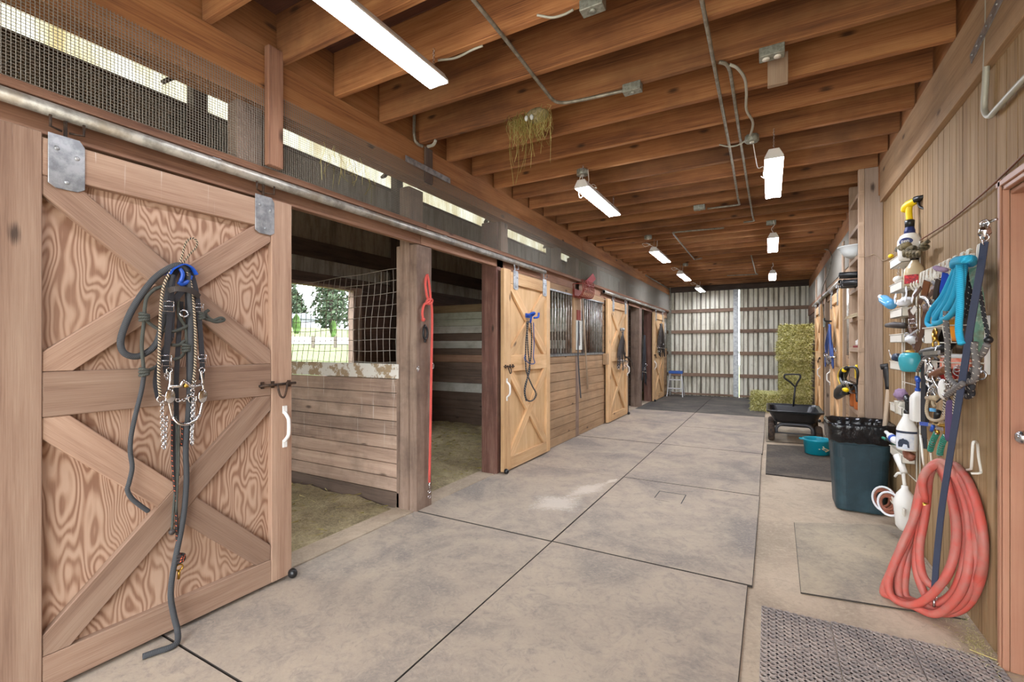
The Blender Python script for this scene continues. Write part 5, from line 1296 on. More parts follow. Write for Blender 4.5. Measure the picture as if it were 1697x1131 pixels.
crumple('white_cloth', 'white cloth hanging over the fourth rack tray', Z2(500, 1010, .09), (.03, .07, .028), 5, M['bagwhite'], 'cloth')
c = PX(1512, 612, .815); c.z = 1.198
t = thing('salve_jar', 'round teal jar with gold lid on the fifth rack tray', 'jar', c)
m = MB(); m.lathe([(.05, 0), (.062, .012), (.07, .05), (.072, .085), (.064, .112), (.045, .125)], c, 24); m.build('jar_body', M['tealjar'], t); m = MB(); m.lathe([(.046, .122), (.04, .136), (.02, .142), (.0, .143)], c, 20); m.build('lid', M['gold'], t)
crumple('parts_bag', 'clear bag of dark bits in the fifth rack tray beside the teal jar', Z3(330, 235, .07), (.03, .055, .03), 8, M['navyband'], 'bag')
m = MB(); m.strap(sm([Z3(270, 250, .09), Z3(250, 200, .09), Z3(235, 150, .1)], 4), .02, .003, NX); tag(m.build('bag_flap', M['bagwhite'], None, Z3(250, 200, .09)), 'white bag flap sticking out of the fifth rack tray', 'plastic strip')
crumple('sponge', 'mauve sponge on the sixth rack tray', Z3(370, 665, .07), (.035, .085, .04), 3, M['mauve'], 'sponge')
t = thing('paper_tub', 'cream paper tub on the sixth rack tray before the mauve sponge', 'tub', Z3(390, 790, .07)); m = MB(); c = Z3(390, 800, .06); c.z = .888; m.lathe([(.04, 0), (.045, .085), (.047, .088), (.0, .088)], c, 18); m.build('tub_body', M['tray'], t)
c = PX(1521, 680, .825); c.z = .888; t = thing('spray_bottle', 'white square bottle with blue trigger on the sixth rack tray', 'spray bottle', c)
m = MB(); loft(m, [[V((c.x + a, c.y + b, c.z + z)) for a, b in rrect(h*.7, h, .015)] for h, z in ((.048, 0), (.05, .01), (.05, .14), (.043, .16), (.02, .185), (.02, .19))], True, True); m.build('bottle_body', M['white'], t, bevel=.001); trigger(t, c, .185, .75, M['blue'], M['blue'], V((.1, 1, 0)))
c = PX(1503.5, 746, .815); t = thing('spray_bottle', 'white round spray bottle with black trigger and animal picture label, on the bottom rack tray', 'spray bottle', c)
m = MB(); m.lathe([(.054, 0), (.058, .008), (.058, .14), (.054, .155), (.033, .205), (.021, .23), (.019, .245)], c, 26); m.build('bottle_body', M['white'], t); trigger(t, c, .235, 1.0, M['blackplas'], M['blackplas'], V((.1, 1, 0)))
m = MB(); sector(m, c, .0588, .012, .115, AC - 1.0, AC + 1.0, 14); lb = m.build('label', M['label'], t); m = MB(); sector(m, c, .059, .117, .132, AC - 1.4, AC + 1.4, 16); m.build('label_band', M['navyband'], t)
m = MB(); fm = facing(c, AC, .0598, .052)
body = [(-.028, -.028), (-.03, .0), (-.022, .02), (-.008, .026), (.0, .032), (.006, .026), (.02, .024), (.03, .012), (.034, -.028), (.024, -.028), (.02, -.008), (.002, -.006), (-.006, -.028), (-.014, -.028)]
m.add([fm @ V((a, b, -.003 + .003*(1 - (a/.034)**2))) for a, b in body], [list(range(len(body)))], None, .5); m.build('animal_emblem', M['navyband'], lb)
crumple('brown_wrap', 'brown rolled leg wrap in the bottom rack tray', Z4(545, 385, .055), (.028, .10, .03), 11, M['browncoil'], 'wrap')
t = thing('small_bottle', 'small clear bottle with blue label leaning over the bin', 'bottle', Z4(400, 230, .1)); a, b = Z4(425, 255, .1), Z4(360, 195, .12); d = b - a; m = MB(); m.tube([a - d*.3, a, a + d*.55, a + d*.75, a + d], [.02, .026, .024, .013, .012], 12); m.build('bottle_body', M['bagwhite'], t); m = MB(); m.tube([a + d*.05, a + d*.3], .0268, 12); m.build('label', M['blue'], t); m = MB(); m.tube([a + d, a + d*1.15], .012, 10); m.build('cap', M['white'], t)
t = thing('hoof_brush', 'black and green brush handle lying across the bottom rack tray', 'brush', Z4(380, 265, .11)); m = MB(); m.tube([Z4(435, 290, .10), Z4(345, 245, .12)], .009, 8); m.build('handle', M['blackplas'], t); m = MB(); m.tube([Z4(350, 248, .12), Z4(325, 236, .122)], .0105, 8); m.tube([Z4(425, 287, .10), Z4(400, 274, .105)], .0105, 8); m.build('green_end', M['green'], t)
# upside-down white spray bottle below the rack and bandage roll
c = PX(1499.5, 848, .80); c.z = .12; t = thing('spray_bottle', 'plain white spray bottle hung below the rack with white trigger', 'spray bottle', V((c.x, c.y, c.z)))
m = MB(); m.lathe([(.03, 0), (.05, .03), (.062, .17), (.06, .20), (.045, .245), (.02, .28), (.018, .30)], c, 22); m.build('bottle_body', M['white'], t)
m = MB(); m.tube([c + V((0, .0, .295)), c + V((0, .03, .35)), c + V((0, .035, .38))], .011, 8); m.tube([c + V((0, .02, .385)), c + V((-.01, .14, .47))], [.02, .028], 8); m.tube(sm([c + V((0, .05, .37)), c + V((-.02, .09, .36)), c + V((-.03, .115, .33))], 3), .009, 6); m.build('spray_head', M['white'], t)
for i, (x, y, r) in enumerate(((350, 760, .085), (395, 800, .075))):
    cc = Z4(x, y, .10 + .02*i); t = thing('bandage_roll', ('outer' if i == 0 else 'inner') + ' ring of white edged bandage wrap hanging beside the bin', 'bandage', cc)
    m = MB()
    for k in range(3): m.ring(cc + V((-.01*k, .004*k, 0)), r - .014*k, .009, (-.75, -.65, .1), 26, 8)
    m.build('roll', M['mauve'] if False else M['browncoil'], t); m = MB(); m.ring(cc + V((-.012, -.006, 0)), r + .006, .008, (-.75, -.65, .1), 26, 8); m.build('white_edge', M['bagwhite'], t)
m = MB(); m.strap([Z4(390, 750, .12), Z4(510, 880, .10)], .045, .006, NX); tag(m.build('paint_stick', M['tray'], None, Z4(450, 810, .11)), 'flat pale stick slanting across the bandage rolls', 'stick')

# ---- hook rail
t = thing('hook_rail', 'long white wire rail with many coat hooks on the siding', 'hook rail', (.86, 3.5, 1.8))
m = MB()
for z in (1.79, 1.762): m.tube([(.868, 2.95, z), (.868, 4.14, z)], .0038, 6)
for y in (3.1, 3.45, 3.9): m.box((.863, y - .03, 1.755), (.878, y + .03, 1.82))
m.build('rail', M['whitewire'], t)
for x in (1638, 1613, 1595, 1585, 1573, 1563, 1556, 1549, 1542, 1536, 1530, 1525, 1520):
    y = max(2.93, PX(x, 430, .832).y); m = MB()
    for s in (-.012, .012): m.tube(sm([(.866, y + s, 1.835), (.852, y + s, 1.838), (.848, y + s, 1.79), (.842, y + s, 1.74), (.815, y + s, 1.728), (.80, y + s*.7, 1.755), (.802, y + s*.2, 1.775)], 3), .0034, 6)
    m.build('hook', M['whitewire'], t)
# ---- turquoise rope
t = thing('lead_rope', 'thick turquoise rope hung in long loops from the hook rail', 'rope', Z2(1080, 100, .1))
m = MB(); r = .0125
for d, pts in ((.11, [(1040, 120), (960, 300), (860, 500), (740, 650), (690, 760), (690, 830), (740, 855), (820, 790), (900, 680), (980, 500), (1030, 300), (1055, 130)]),
               (.13, [(1055, 120), (1000, 330), (910, 560), (800, 720), (765, 800), (815, 815), (900, 750), (990, 620), (1045, 450), (1068, 300), (1075, 130)]),
               (.15, [(1080, 120), (1040, 350), (965, 560), (880, 700), (870, 765), (930, 745), (1010, 650), (1070, 500), (1095, 330), (1105, 130)]),
               (.10, [(1090, 110), (1010, 300), (920, 480), (830, 620), (770, 720), (790, 770), (880, 700), (960, 600), (1040, 420), (1110, 250), (1120, 120)])):
    m.tube(sm([Z2(x, y, d) for x, y in pts], 5), r, 9)
m.tube(sm([Z2(x, y, .165) for x, y in [(1060, 100), (1068, 300), (1068, 600), (1052, 850), (1062, 980), (1085, 1060)]], 5), .0135, 9)
m.build('loops', M['turq'], t)
m = MB()
for k in range(2): m.tube(sm([Z2(x, y + 22*k, d) for x, y, d in [(985, 130, .13), (1000, 85, .16), (1090, 65, .19), (1200, 55, .16), (1225, 85, .10), (1190, 110, .06), (1080, 110, .06), (1000, 130, .09)]], 5, True), .013, 9, True)
m.build('wrap', M['turq'], t)
# ---- navy strap with quick-release snap
t = thing('tie_strap', 'long navy webbing strap with silver panic snap hanging down the whole wall', 'strap', P(1630, 400, .1))
m = MB(); m.strap(sm([P(1631.5, 402, .11), P(1626, 440, .125), P(1612, 520, .14), P(1598, 610, .15), P(1585, 690, .155), P(1572, 770, .16), P(1560, 850, .165), P(1552, 930, .17), P(1548, 985, .17)], 6), .026, .005, V((-.72, -.69, 0))); m.build('webbing', M['navy'], t)
m = MB(); a, b = P(1632, 394, .11), P(1632, 371, .10); m.tube([a, a.lerp(b, .25), a.lerp(b, .3), a.lerp(b, .62), a.lerp(b, .66), a.lerp(b, .8)], [.008, .013, .021, .018, .013, .010], 12); m.ring(a, .014, .0035, (-.7, -.7, 0)); m.ring(a - V((0, 0, .02)), .013, .003, (-.7, .7, 0)); m.ring(b, .015, .004, (-.7, -.7, 0)); m.tube([b + V((0, .04, .004)), b + V((.02, -.05, .004))], .006, 8); m.build('panic_snap', M['chrome'], t)
m = MB(); e = P(1548, 990, .17); m.ring(e, .013, .003, (-.7, -.7, 0)); m.tube([e - V((0, 0, .012)), e - V((0, 0, .05))], .006, 8); m.build('end_snap', M['steel'], t)
# ---- leather bridles
def buckle(m, c, s=.018, n=V((-.6, -.8, 0))):
    n = n.normalized(); x = n.cross(V((0, 0, 1))).normalized(); z = V((0, 0, 1))
    m.tube([c + x*(a*s) + z*(b*s*1.15) for a, b in ((-1, -1), (1, -1), (1, 1), (-1, 1))], s*.16, 5, True); m.tube([c - x*s, c + x*s*.9 + n*.003], s*.11, 5)
FN = V((-.7, -.7, 0))
t = thing('leather_halter', 'brown leather halter with square buckle hanging next to the wire rack', 'halter', ZA(300, 300, .09))
m = MB()
for w, pts, d in ((.026, [(330, 240), (310, 330), (300, 430), (260, 520), (220, 600)], .09), (.026, [(120, 680), (115, 780), (120, 870), (125, 920)], .11), (.024, [(300, 610), (320, 720), (290, 860), (280, 980), (240, 1130)], .12), (.02, [(250, 350), (200, 420), (140, 490)], .10), (.024, [(420, 330), (440, 390), (400, 450), (350, 490)], .08)):
    m.strap(sm([ZA(x, y, d) for x, y in pts], 5), w, .005, FN)
m.tube(sm([ZA(x, y, .1) for x, y in [(130, 660), (60, 700), (70, 790), (60, 900)]], 4), .006, 6)
m.build('leather_strap', M['leather'], t)
m = MB(); m.strap(sm([ZA(x, y, .095) for x, y in [(345, 250), (330, 340), (300, 470)]], 5), .034, .006, FN); m.build('reddish_strap', M['leather2'], t)
m = MB(); buckle(m, ZA(122, 905, .12), .021); buckle(m, ZA(140, 700, .12), .016)
for x, y in ((300, 620), (290, 520), (240, 660)): m.ball(ZA(x, y, .125), .006, 8, 5)
m.build('buckle', M['steel'], t)
t = thing('bridle', 'dark oiled bridle with grey shank and olive cheek strap behind the turquoise rope', 'bridle', ZA(500, 400, .07))
m = MB()
for w, pts, d in ((.022, [(520, 220), (490, 350), (470, 500), (455, 600)], .08), (.02, [(560, 200), (530, 420), (510, 520), (500, 620)], .06), (.024, [(300, 500), (350, 560), (390, 620), (430, 690)], .105), (.02, [(440, 230), (470, 320), (430, 420), (350, 500)], .07)):
    m.strap(sm([ZA(x, y, d) for x, y in pts], 5), w, .005, FN)
m.build('cheek_strap', M['leatherblk'], t)
m = MB(); m.tube(sm([ZA(x, y, .115) for x, y in [(260, 500), (330, 510), (380, 570), (400, 640), (380, 700)]], 4), .011, 8); m.build('shank', M['steel'], t)
t = thing('halter', 'royal blue nylon halter partly hidden behind the turquoise rope', 'halter', ZA(640, 150, .06))
m = MB(); m.strap(sm([ZA(x, y, .075) for x, y in [(640, 120), (620, 250), (600, 400), (640, 560)]], 5), .034, .005, FN); m.strap(sm([ZA(x, y, .06) for x, y in [(660, 140), (760, 400), (820, 640), (740, 760)]], 5), .03, .005, FN); m.build('strap', M['bluecloth'], t)
m = MB(); m.tube(sm([ZA(x, y, .09) for x, y in [(440, 30), (520, 50), (600, 70), (660, 75)]], 4), [.004, .009, .012, .014, .015, .015, .014, .014, .014, .013, .012, .01, .006], 8); tag(m.build('hoof_pick', M['mauve'], None, ZA(550, 55, .09)), 'mauve curved handle lying across the hooks left of the turquoise rope', 'hoof pick')
m = MB(); m.tube([ZA(420, 540, .09), ZA(425, 620, .09)], .012, 8); tag(m.build('white_clip', M['white'], None, ZA(420, 570, .09)), 'white plastic clip beside the brown leather halter', 'clip')
m = MB(); m.strap([ZA(165, 660, .13), ZA(110, 745, .13)], .03, .004, FN); tag(m.build('white_tag', M['white'], None, ZA(140, 700, .13)), 'white tag over the square buckle of the leather halter', 'tag')
# second leather piece below
t = thing('leather_strap', 'old dark leather headstall dangling below the leather halter', 'headstall', ZB(200, 200, .08))
m = MB()
for w, pts, d in ((.024, [(280, 0), (270, 120), (230, 260), (190, 400)], .1), (.022, [(160, 0), (140, 120), (200, 250), (160, 380)], .08), (.018, [(60, 0), (110, 160), (130, 300), (180, 400)], .07)): m.strap(sm([ZB(x, y, d) for x, y in pts], 5), w, .005, FN)
m.build('strap', M['leather'], t)
m = MB(); m.tube(sm([ZB(x, y, .1) for x, y in [(0, 160), (60, 150), (140, 100), (210, 70)]], 4), .006, 6); m.ring(ZB(30, 150, .1), .016, .003, FN); m.build('bit', M['steel'], t)
# wrench, brass snap
t = thing('wrench', 'silver combination wrench hanging below the turquoise rope', 'wrench', ZB(350, 170, .1)); m = MB(); m.strap([ZB(400, 100, .1), ZB(345, 190, .1)], .016, .006, FN); m.ring(ZB(325, 215, .1), .016, .0065, FN); m.build('wrench_body', M['steel'], t)
t = thing('bull_snap', 'brass bull snap hanging under the turquoise rope', 'snap', ZB(470, 180, .12)); m = MB(); m.tube(sm([ZB(x, y, .125) for x, y in [(440, 130), (445, 80), (470, 50), (490, 80), (490, 140)]], 4), .0055, 7); m.tube([ZB(455, 130, .125), ZB(470, 240, .125)], .012, 10); m.ring(ZB(480, 290, .125), .02, .0055, FN, sq=.7); m.build('snap_body', M['brass'], t)
# ---- basket rack at the right
bk = thing('basket_rack', 'white rack with two wire baskets at the right end of the tack wall', 'rack', (.87, 3.25, 1.4))
m = MB(); yr = PX(1635, 560, .868).y
for y in (yr, yr + .5): m.box((.862, y - .008, 1.235), (.878, y + .008, 1.505))
m.build('upright', M['white'], bk)
for zt, nm in ((1.465, 'a'), (1.285, 'b')):
    m = MB(); x0, x1, y0, y1 = .755, .862, yr + .06, yr + .50
    m.tube([(x0, y0, zt), (x0, y1, zt), (x1, y1, zt), (x1, y0, zt)], .0035, 6, True); m.tube([(x1, yr, zt), (x1, y0, zt)], .0035, 6)
    m.box((x0 + .012, y0 + .012, zt - .085), (x1, y1 - .012, zt - .08)); m.box((x0 + .006, y0 + .22, zt - .083), (x0 + .010, y1 - .01, zt - .004)); m.box((x0 + .012, y1 - .012, zt - .083), (x1, y1 - .008, zt - .004))
    m.tube([(x0 + .012, y0 + .012, zt - .083), (x0 + .012, y0 + .2, zt - .083)], .0035, 6)
    for y in (y0 + .012, y0 + .1): m.tube([(x0, y, zt), (x0 + .012, y, zt - .083), (x1, y, zt - .083)], .003, 5)
    m.build('basket', M['tray'], bk)
c = V((.815, yr + .18, 1.385)); t = thing('treat_ball', 'orange yellow round feed ball in the upper wire basket', 'ball', c); m = MB(); m.ball(c + V((0, 0, .06)), (.05, .085, .058), 18, 12); m.build('ball_shell', M['orangeplas'], t); m = MB(); m.ring(c + V((0, 0, .075)), .066, .004, (0, 0, 1), 24, 6); m.build('ridge', M['orangeplas'], t)
for i, (yy, lab) in enumerate(((yr + .12, 'pink jar in the lower wire basket, nearer the upright'), (yr + .24, 'pink jar in the lower wire basket, middle'), (yr + .33, 'tall pink tube in the lower wire basket, farthest'))):
    c = V((.81, yy, 1.207)); r = (.042, .045, .022)[i]; t = thing('salve_jar', lab, 'jar', c, 'pink jars in the lower basket'); m = MB(); m.lathe([(r*.9, 0), (r, .01), (r, .085), (r*.85, .1), (0, .1)], c, 16); m.build('jar_body', M['pink'], t); m = MB(); m.lathe([(r*.9, .1), (r*.9, .118), (0, .12)], c, 16); m.build('lid', M['bagwhite'], t)
# ---- ropes at the right end
t = thing('camo_strap', 'pale green camouflage strap hanging near the navy strap', 'strap', Z2(1230, 250, .08)); m = MB(); m.strap(sm([Z2(x, y, .085) for x, y in [(1225, 170), (1240, 300), (1280, 450), (1300, 650), (1290, 900), (1285, 1130)]] + [Z3(1290, 130, .09), Z3(1275, 230, .09)], 5), .034, .005, FN); m.build('strap', M['camo'], t)
def ropething(name, lab, cat, mt, r, lists, extra=None):
    pts0 = lists[0][0]; t = thing(name, lab, cat, pts0)
    for pts in lists: m = MB(); m.tube(sm(pts, 6), r, 8); m.build('rope_run', M[mt], t)
    if extra: extra(t)
    return t
ropething('rein', 'black flecked rope rein hanging at the right end of the hook rail', 'rein', 'fleck', .0075, [[Z2(x, y, .09) for x, y in [(1300, 200), (1290, 400), (1320, 560), (1350, 750), (1390, 930), (1400, 1010)]], [Z2(x, y, .07) for x, y in [(1200, 180), (1190, 400), (1160, 600), (1110, 760)]]], lambda t: MBball(t, Z2(1400, 1015, .09), .016, 'blackplas', 'end_knot'))
ropething('lead_rope', 'grey flecked rope hanging down across both wire baskets', 'rope', 'fleckgrey', .0115, [[ZB(x, y, .15) for x, y in [(640, -250), (640, -60), (655, 120), (665, 350), (665, 560), (670, 700), (700, 830), (790, 930), (850, 960)]], [ZB(x, y, .16) for x, y in [(640, 1100), (720, 1040), (820, 970), (900, 900)]]])
ropething('lead_rope', 'grey flecked rope looped right of the navy strap below the baskets', 'rope', 'fleckgrey', .012, [[ZC(x, y, .13) for x, y in [(450, 60), (440, 150), (460, 260), (470, 380), (460, 500), (420, 580), (340, 590), (330, 560)]], [ZC(x, y, .11) for x, y in [(610, 90), (560, 200), (490, 270), (470, 340)]], [ZC(x, y, .10) for x, y in [(420, 400), (410, 480), (350, 520)]]])
t = thing('rope_knots', 'bunch of dark rope knots hanging right of the navy strap', 'rope', ZC(380, 700, .1)); m = MB(); m.tube(sm([ZC(x, y, .1) for x, y in [(420, 560), (400, 660), (330, 690), (310, 750), (350, 790), (400, 760), (400, 700)]], 5), .013, 8); m.tube(sm([ZC(x, y, .12) for x, y in [(350, 470), (380, 560), (420, 640), (390, 720)]], 5), .01, 8); m.build('knot', M['fleck'], t)
t = thing('snap_hook', 'small silver snap on the foot of the basket rack', 'snap', ZC(540, 470, .05)); m = MB(); m.ring(ZC(525, 500, .06), .02, .004, FN); m.tube([ZC(540, 380, .05), ZC(535, 470, .06)], .007, 7); m.build('snap_body', M['steel'], t)
# ---- bits and tangle in the middle
t = thing('bit_shanks', 'pair of silver curved bit shanks hanging in the middle of the tack tangle', 'bit', ZB(380, 700, .13)); m = MB()
for pts in ([(330, 540), (350, 600), (330, 680), (320, 760), (350, 850), (430, 880)], [(390, 500), (390, 590), (440, 680), (435, 800), (470, 900), (540, 1010), (620, 1110)], [(650, 720), (660, 800), (720, 900), (770, 950)], [(360, 860), (360, 930), (400, 970), (460, 930)]): m.tube(sm([ZB(x, y, .14) for x, y in pts], 5), .0065, 7)
m.tube([ZB(350, 760, .14), ZB(400, 720, .14)], .012, 8); m.build('shank', M['chrome'], t)
m = MB(); m.chain([ZB(400, 960, .14), ZB(405, 1060, .14)], .026, .003); m.ring(ZB(405, 1085, .14), .018, .005, FN); m.build('chain', M['chrome'], t)
t = thing('curb_bit', 'leather wrapped noseband with red strap and silver curb chain in the tangle', 'noseband', ZB(540, 740, .12)); m = MB(); m.tube(sm([ZB(x, y, .13) for x, y in [(430, 780), (500, 740), (580, 700), (640, 690)]], 4), .019, 9); m.build('noseband', M['leather2'], t)
m = MB(); m.strap(sm([ZB(x, y, .115) for x, y in [(600, 700), (600, 800), (640, 860)]], 4), .03, .005, FN); m.strap(sm([ZB(x, y, .10) for x, y in [(760, 680), (770, 760), (740, 820)]], 4), .03, .005, FN); m.build('red_strap', M['red'], t)
m = MB(); m.chain([ZB(500, 780, .12), ZB(560, 850, .13), ZB(590, 930, .13)], .022, .0025); m.chain([ZB(660, 860, .14), ZB(690, 950, .14), ZB(660, 1040, .14)], .03, .004); m.chain([ZB(700, 900, .14), ZB(680, 1000, .14)], .03, .004); m.build('curb_chain', M['chrome'], t)
m = MB(); m.ball(ZB(590, 990, .135), (.02, .03, .05), 10, 8); m.build('white_pad', M['white'], t)
t = thing('dark_tangle', 'tangle of dark leather reins behind the lower wire basket', 'reins', ZB(500, 600, .07)); m = MB(); rr = random.Random(9)
for i in range(22):
    x, y = rr.uniform(330, 950), rr.uniform(480, 980); a = rr.uniform(0, 6)
    m.tube(sm([ZB(x, y, .05), ZB(x + 90*math.cos(a), y + 60 + 40*math.sin(a), .08), ZB(x + 120*math.cos(a+1.2), y + 140, .06), ZB(x + 60*math.cos(a+2), y + 220, .07)], 4), rr.uniform(.004, .009), 6)
m.build('rein_straps', M['leatherblk'], t)
m = MB()
for i in range(9): m.ring(ZB(rr.uniform(380, 900), rr.uniform(560, 1000), .10), rr.uniform(.014, .022), .003, V((-.7, -.7, rr.uniform(-.4, .4))))
m.build('rings', M['steel'], t)
t = thing('dark_straps', 'bundle of dark reins hanging behind the turquoise rope tail', 'reins', Z2(1130, 500, .06))
for pts, d in (([(1180, 220), (1150, 400), (1120, 600), (1090, 800)], .07), ([(1160, 250), (1130, 500), (1150, 700), (1120, 900), (1150, 1050)], .06), ([(900, 850), (900, 1000), (880, 1130)], .07), ([(950, 880), (960, 1000), (930, 1130)], .06), ([(1000, 900), (1010, 1010), (950, 1100)], .06), ([(840, 900), (850, 1020), (830, 1100)], .05)): m = MB(); m.strap(sm([Z2(x, y, d) for x, y in pts], 5), .026, .005, FN); m.build('rein_strap', M['leatherblk'], t)
# black grip and long black straps
t = thing('horse_clipper', 'black and silver clipper head resting below the wrench', 'clipper', ZB(420, 400, .13)); a, b = ZB(270, 425, .12), ZB(640, 350, .12); m = MB(); m.tube([a, a.lerp(b, .3), a.lerp(b, .75), b], [.018, .024, .022, .02], 10); m.build('clipper_body', M['blackplas'], t); m = MB(); m.strap([ZB(290, 440, .146), ZB(530, 415, .146)], .02, .01, FN); m.build('blade', M['steel'], t); m = MB(); m.ring(ZB(570, 385, .12), .024, .004, (b - a)); m.build('band', M['steel'], t)
t = thing('long_rein', 'pair of long black leather reins hanging down beside the rack', 'reins', Z3(650, 500, .1)); m = MB()
for pts, d in (([(635, 200), (640, 500), (635, 800), (640, 1130)], .10), ([(680, 400), (675, 700), (672, 1000)], .085)): m.strap(sm([Z3(x, y, d) for x, y in pts] + ([Z4(675, 130, d), Z4(680, 330, d)]), 5), .024, .005, FN)
m.build('strap', M['blackstrap'], t)
ropething('rope_strap', 'grey flecked rope end lying over the fifth rack tray', 'rope', 'fleckgrey', .009, [[Z3(x, y, .12) for x, y in [(570, 390), (620, 290), (690, 220), (790, 200)]]])
t = thing('purple_wrap', 'long purple polo wrap hanging beside the navy strap', 'leg wrap', Z5(560, 400, .13)); m = MB(); m.tube(sm([Z5(x, y, .13) for x, y in [(570, 180), (565, 300), (560, 450), (560, 600), (550, 690)]], 5), [.010, .016, .017, .017, .018, .018, .018, .018, .018, .018, .018, .018, .018, .018, .018, .018, .018, .018, .017, .015, .008], 10); m.build('wrap_cloth', M['purple'], t)
ropething('hackamore_rope', 'beige twisted rope noseband with blue band looping at the tangle bottom', 'noseband', 'beigerope', .008, [[Z5(x, y, .14) for x, y in [(290, 150), (270, 250), (270, 330), (300, 400), (370, 435), (450, 420), (500, 380), (510, 300)]], [Z5(x, y, .13) for x, y in [(340, 160), (350, 220), (370, 260)]]], lambda t: (MBtube(t, [Z5(345, 280, .135), Z5(345, 320, .135)], .014, 'clearblue', 'blue_band'), MBtube(t, [Z5(280, 150, .14), Z5(380, 150, .14)], .013, 'beigerope', 'knot')))
ropething('braided_rein', 'black and white braided rein beside the purple wrap', 'rein', 'chainrope', .008, [[Z5(x, y, .12) for x, y in [(640, 100), (620, 200), (615, 360)]], [Z5(x, y, .12) for x, y in [(470, 120), (500, 200), (490, 330), (500, 450)]], [Z5(x, y, .11) for x, y in [(380, 40), (420, 90), (480, 140)]]])
t = thing('sweat_scraper', 'black handled brush hanging behind the beige rope', 'brush', Z5(400, 380, .1)); m = MB(); m.tube([Z5(410, 320, .1), Z5(380, 450, .1)], [.017, .012], 8); m.build('handle', M['blackplas'], t)
t = thing('hose_splitter', 'brass hose valve with blue and silver levers under the beige rope', 'hose valve', Z5(420, 490, .1)); m = MB(); m.tube([Z5(350, 490, .1), Z5(520, 500, .1)], .011, 10); m.tube([Z5(380, 500, .1), Z5(410, 590, .1)], .0095, 10); m.tube([Z5(500, 500, .1), Z5(510, 610, .1)], .0095, 10); m.build('valve_body', M['brass'], t); m = MB(); m.strap([Z5(190, 470, .13), Z5(290, 480, .12)], .02, .008, FN); m.tube([Z5(350, 500, .12), Z5(330, 560, .12)], .009, 8); m.build('lever', M['blue'], t); m = MB(); m.strap([Z5(285, 480, .12), Z5(350, 490, .115)], .016, .006, FN); m.strap([Z5(390, 525, .12), Z5(470, 540, .12)], .016, .006, FN); m.build('lever_stem', M['steel'], t)
for i, (pts, lab) in enumerate(([[(395, 590), (360, 660), (325, 760), (310, 820)], 'green coiled spring hose end, left of the two under the brass valve'], [[(510, 620), (470, 700), (440, 800), (430, 880)], 'green coiled spring hose end, right of the two under the brass valve'])):
    p = sm([Z5(x, y, .1) for x, y in pts], 8); t = thing('hose_end', lab, 'hose end', p[0], 'spring guarded hose ends'); m = MB(); m.tube(p, .0095, 10); m.build('hose_core', M['steel'], t)
    m = MB(); n = 12
    for k in range(n):
        a = p[int((len(p)-2)*k/n)]; b = p[int((len(p)-2)*k/n) + 1]; m.ring(a.lerp(b, .5), .012, .0024, (b - a), 12, 5)
    m.build('spring', M['green'], t)
# ---- hose hooks and red hose
def hosehook(lab, pts):
    m = MB(); m.tube(pts, .0055, 7); return tag(m.build('hose_hook', M['whitewire'], None, pts[0]), lab, 'hose hook')
hosehook('white wire hose hook holding the red hose', sm([Z4(640, 140, .01), Z4(640, 215, .015), Z4(645, 222, .10), Z4(655, 300, .13), Z4(668, 440, .13), Z4(690, 490, .10), Z4(735, 495, .05), Z4(748, 530, .02), Z4(740, 440, .02), Z4(720, 280, .03), Z4(705, 255, .06), Z4(650, 222, .10)], 3))
hosehook('empty white wire hose hook right of the red hose', sm([Z4(1040, 510, .01), Z4(1070, 505, .05), Z4(1080, 480, .07), Z4(1090, 300, .075), Z4(1105, 270, .065), Z4(1130, 290, .04), Z4(1140, 400, .025), Z4(1160, 515, .012), Z4(1150, 538, .02), Z4(1075, 540, .05)], 3))
t = thing('garden_hose', 'thick red rubber hose coiled in long loops on a wall hook', 'hose', P(1545, 765, .1))
loops = [[(1534, 785), (1518, 850), (1490, 915), (1472, 965), (1482, 996), (1512, 1003), (1545, 985), (1575, 940), (1586, 880), (1574, 815), (1556, 772)],
 [(1530, 790), (1512, 870), (1480, 940), (1464, 980), (1476, 1008), (1512, 1022), (1552, 1018), (1590, 985), (1606, 930), (1606, 860), (1588, 800), (1562, 766)],
 [(1532, 788), (1516, 870), (1502, 940), (1500, 985), (1522, 1012), (1560, 1024), (1600, 1006), (1625, 960), (1630, 900), (1620, 840), (1600, 790), (1572, 768)],
 [(1540, 782), (1528, 860), (1518, 930), (1528, 975), (1548, 1000), (1578, 985), (1596, 940), (1600, 880), (1588, 820), (1564, 770)],
 [(1533, 786), (1508, 880), (1478, 950), (1480, 995), (1518, 1016), (1572, 1010), (1612, 976), (1629, 930), (1622, 870), (1600, 808), (1566, 766)],
 [(1542, 784), (1534, 850), (1524, 910), (1530, 955), (1552, 972), (1574, 945), (1584, 890), (1576, 825), (1554, 774)],
 [(1536, 784), (1520, 860), (1494, 930), (1490, 985), (1516, 1010), (1556, 1016), (1596, 996), (1616, 945), (1618, 880), (1606, 820), (1576, 772)]]
m = MB(); path = []
order = [2, 4, 6, 3, 5, 1, 0]
for n, li in enumerate(order):
    for x, y in loops[li]:
        lean = min(1, max(0, (y - 770) / 180))
        yy = (3.27 - (x - 1545)/170*.25) * (1 - lean) + (3.16 - (x - 1464)/170*.29) * lean - .013*n + .06
        q = PY(x, y, yy)
        if q.x > .855: q = PX(x, y, .855)
        q.z = max(q.z, .03); path.append(q)
path += [PY(1530, 792, 3.2), PY(1533, 832, 3.2)]
m.tube(sm(path, 6), .0185, 12); m.build('hose_loops', M['hose'], t)
m = MB(); m.tube([path[-1], path[-1] + V((0, .01, -.05))], .02, 10); m.build('hose_coupling', M['brass'], t)
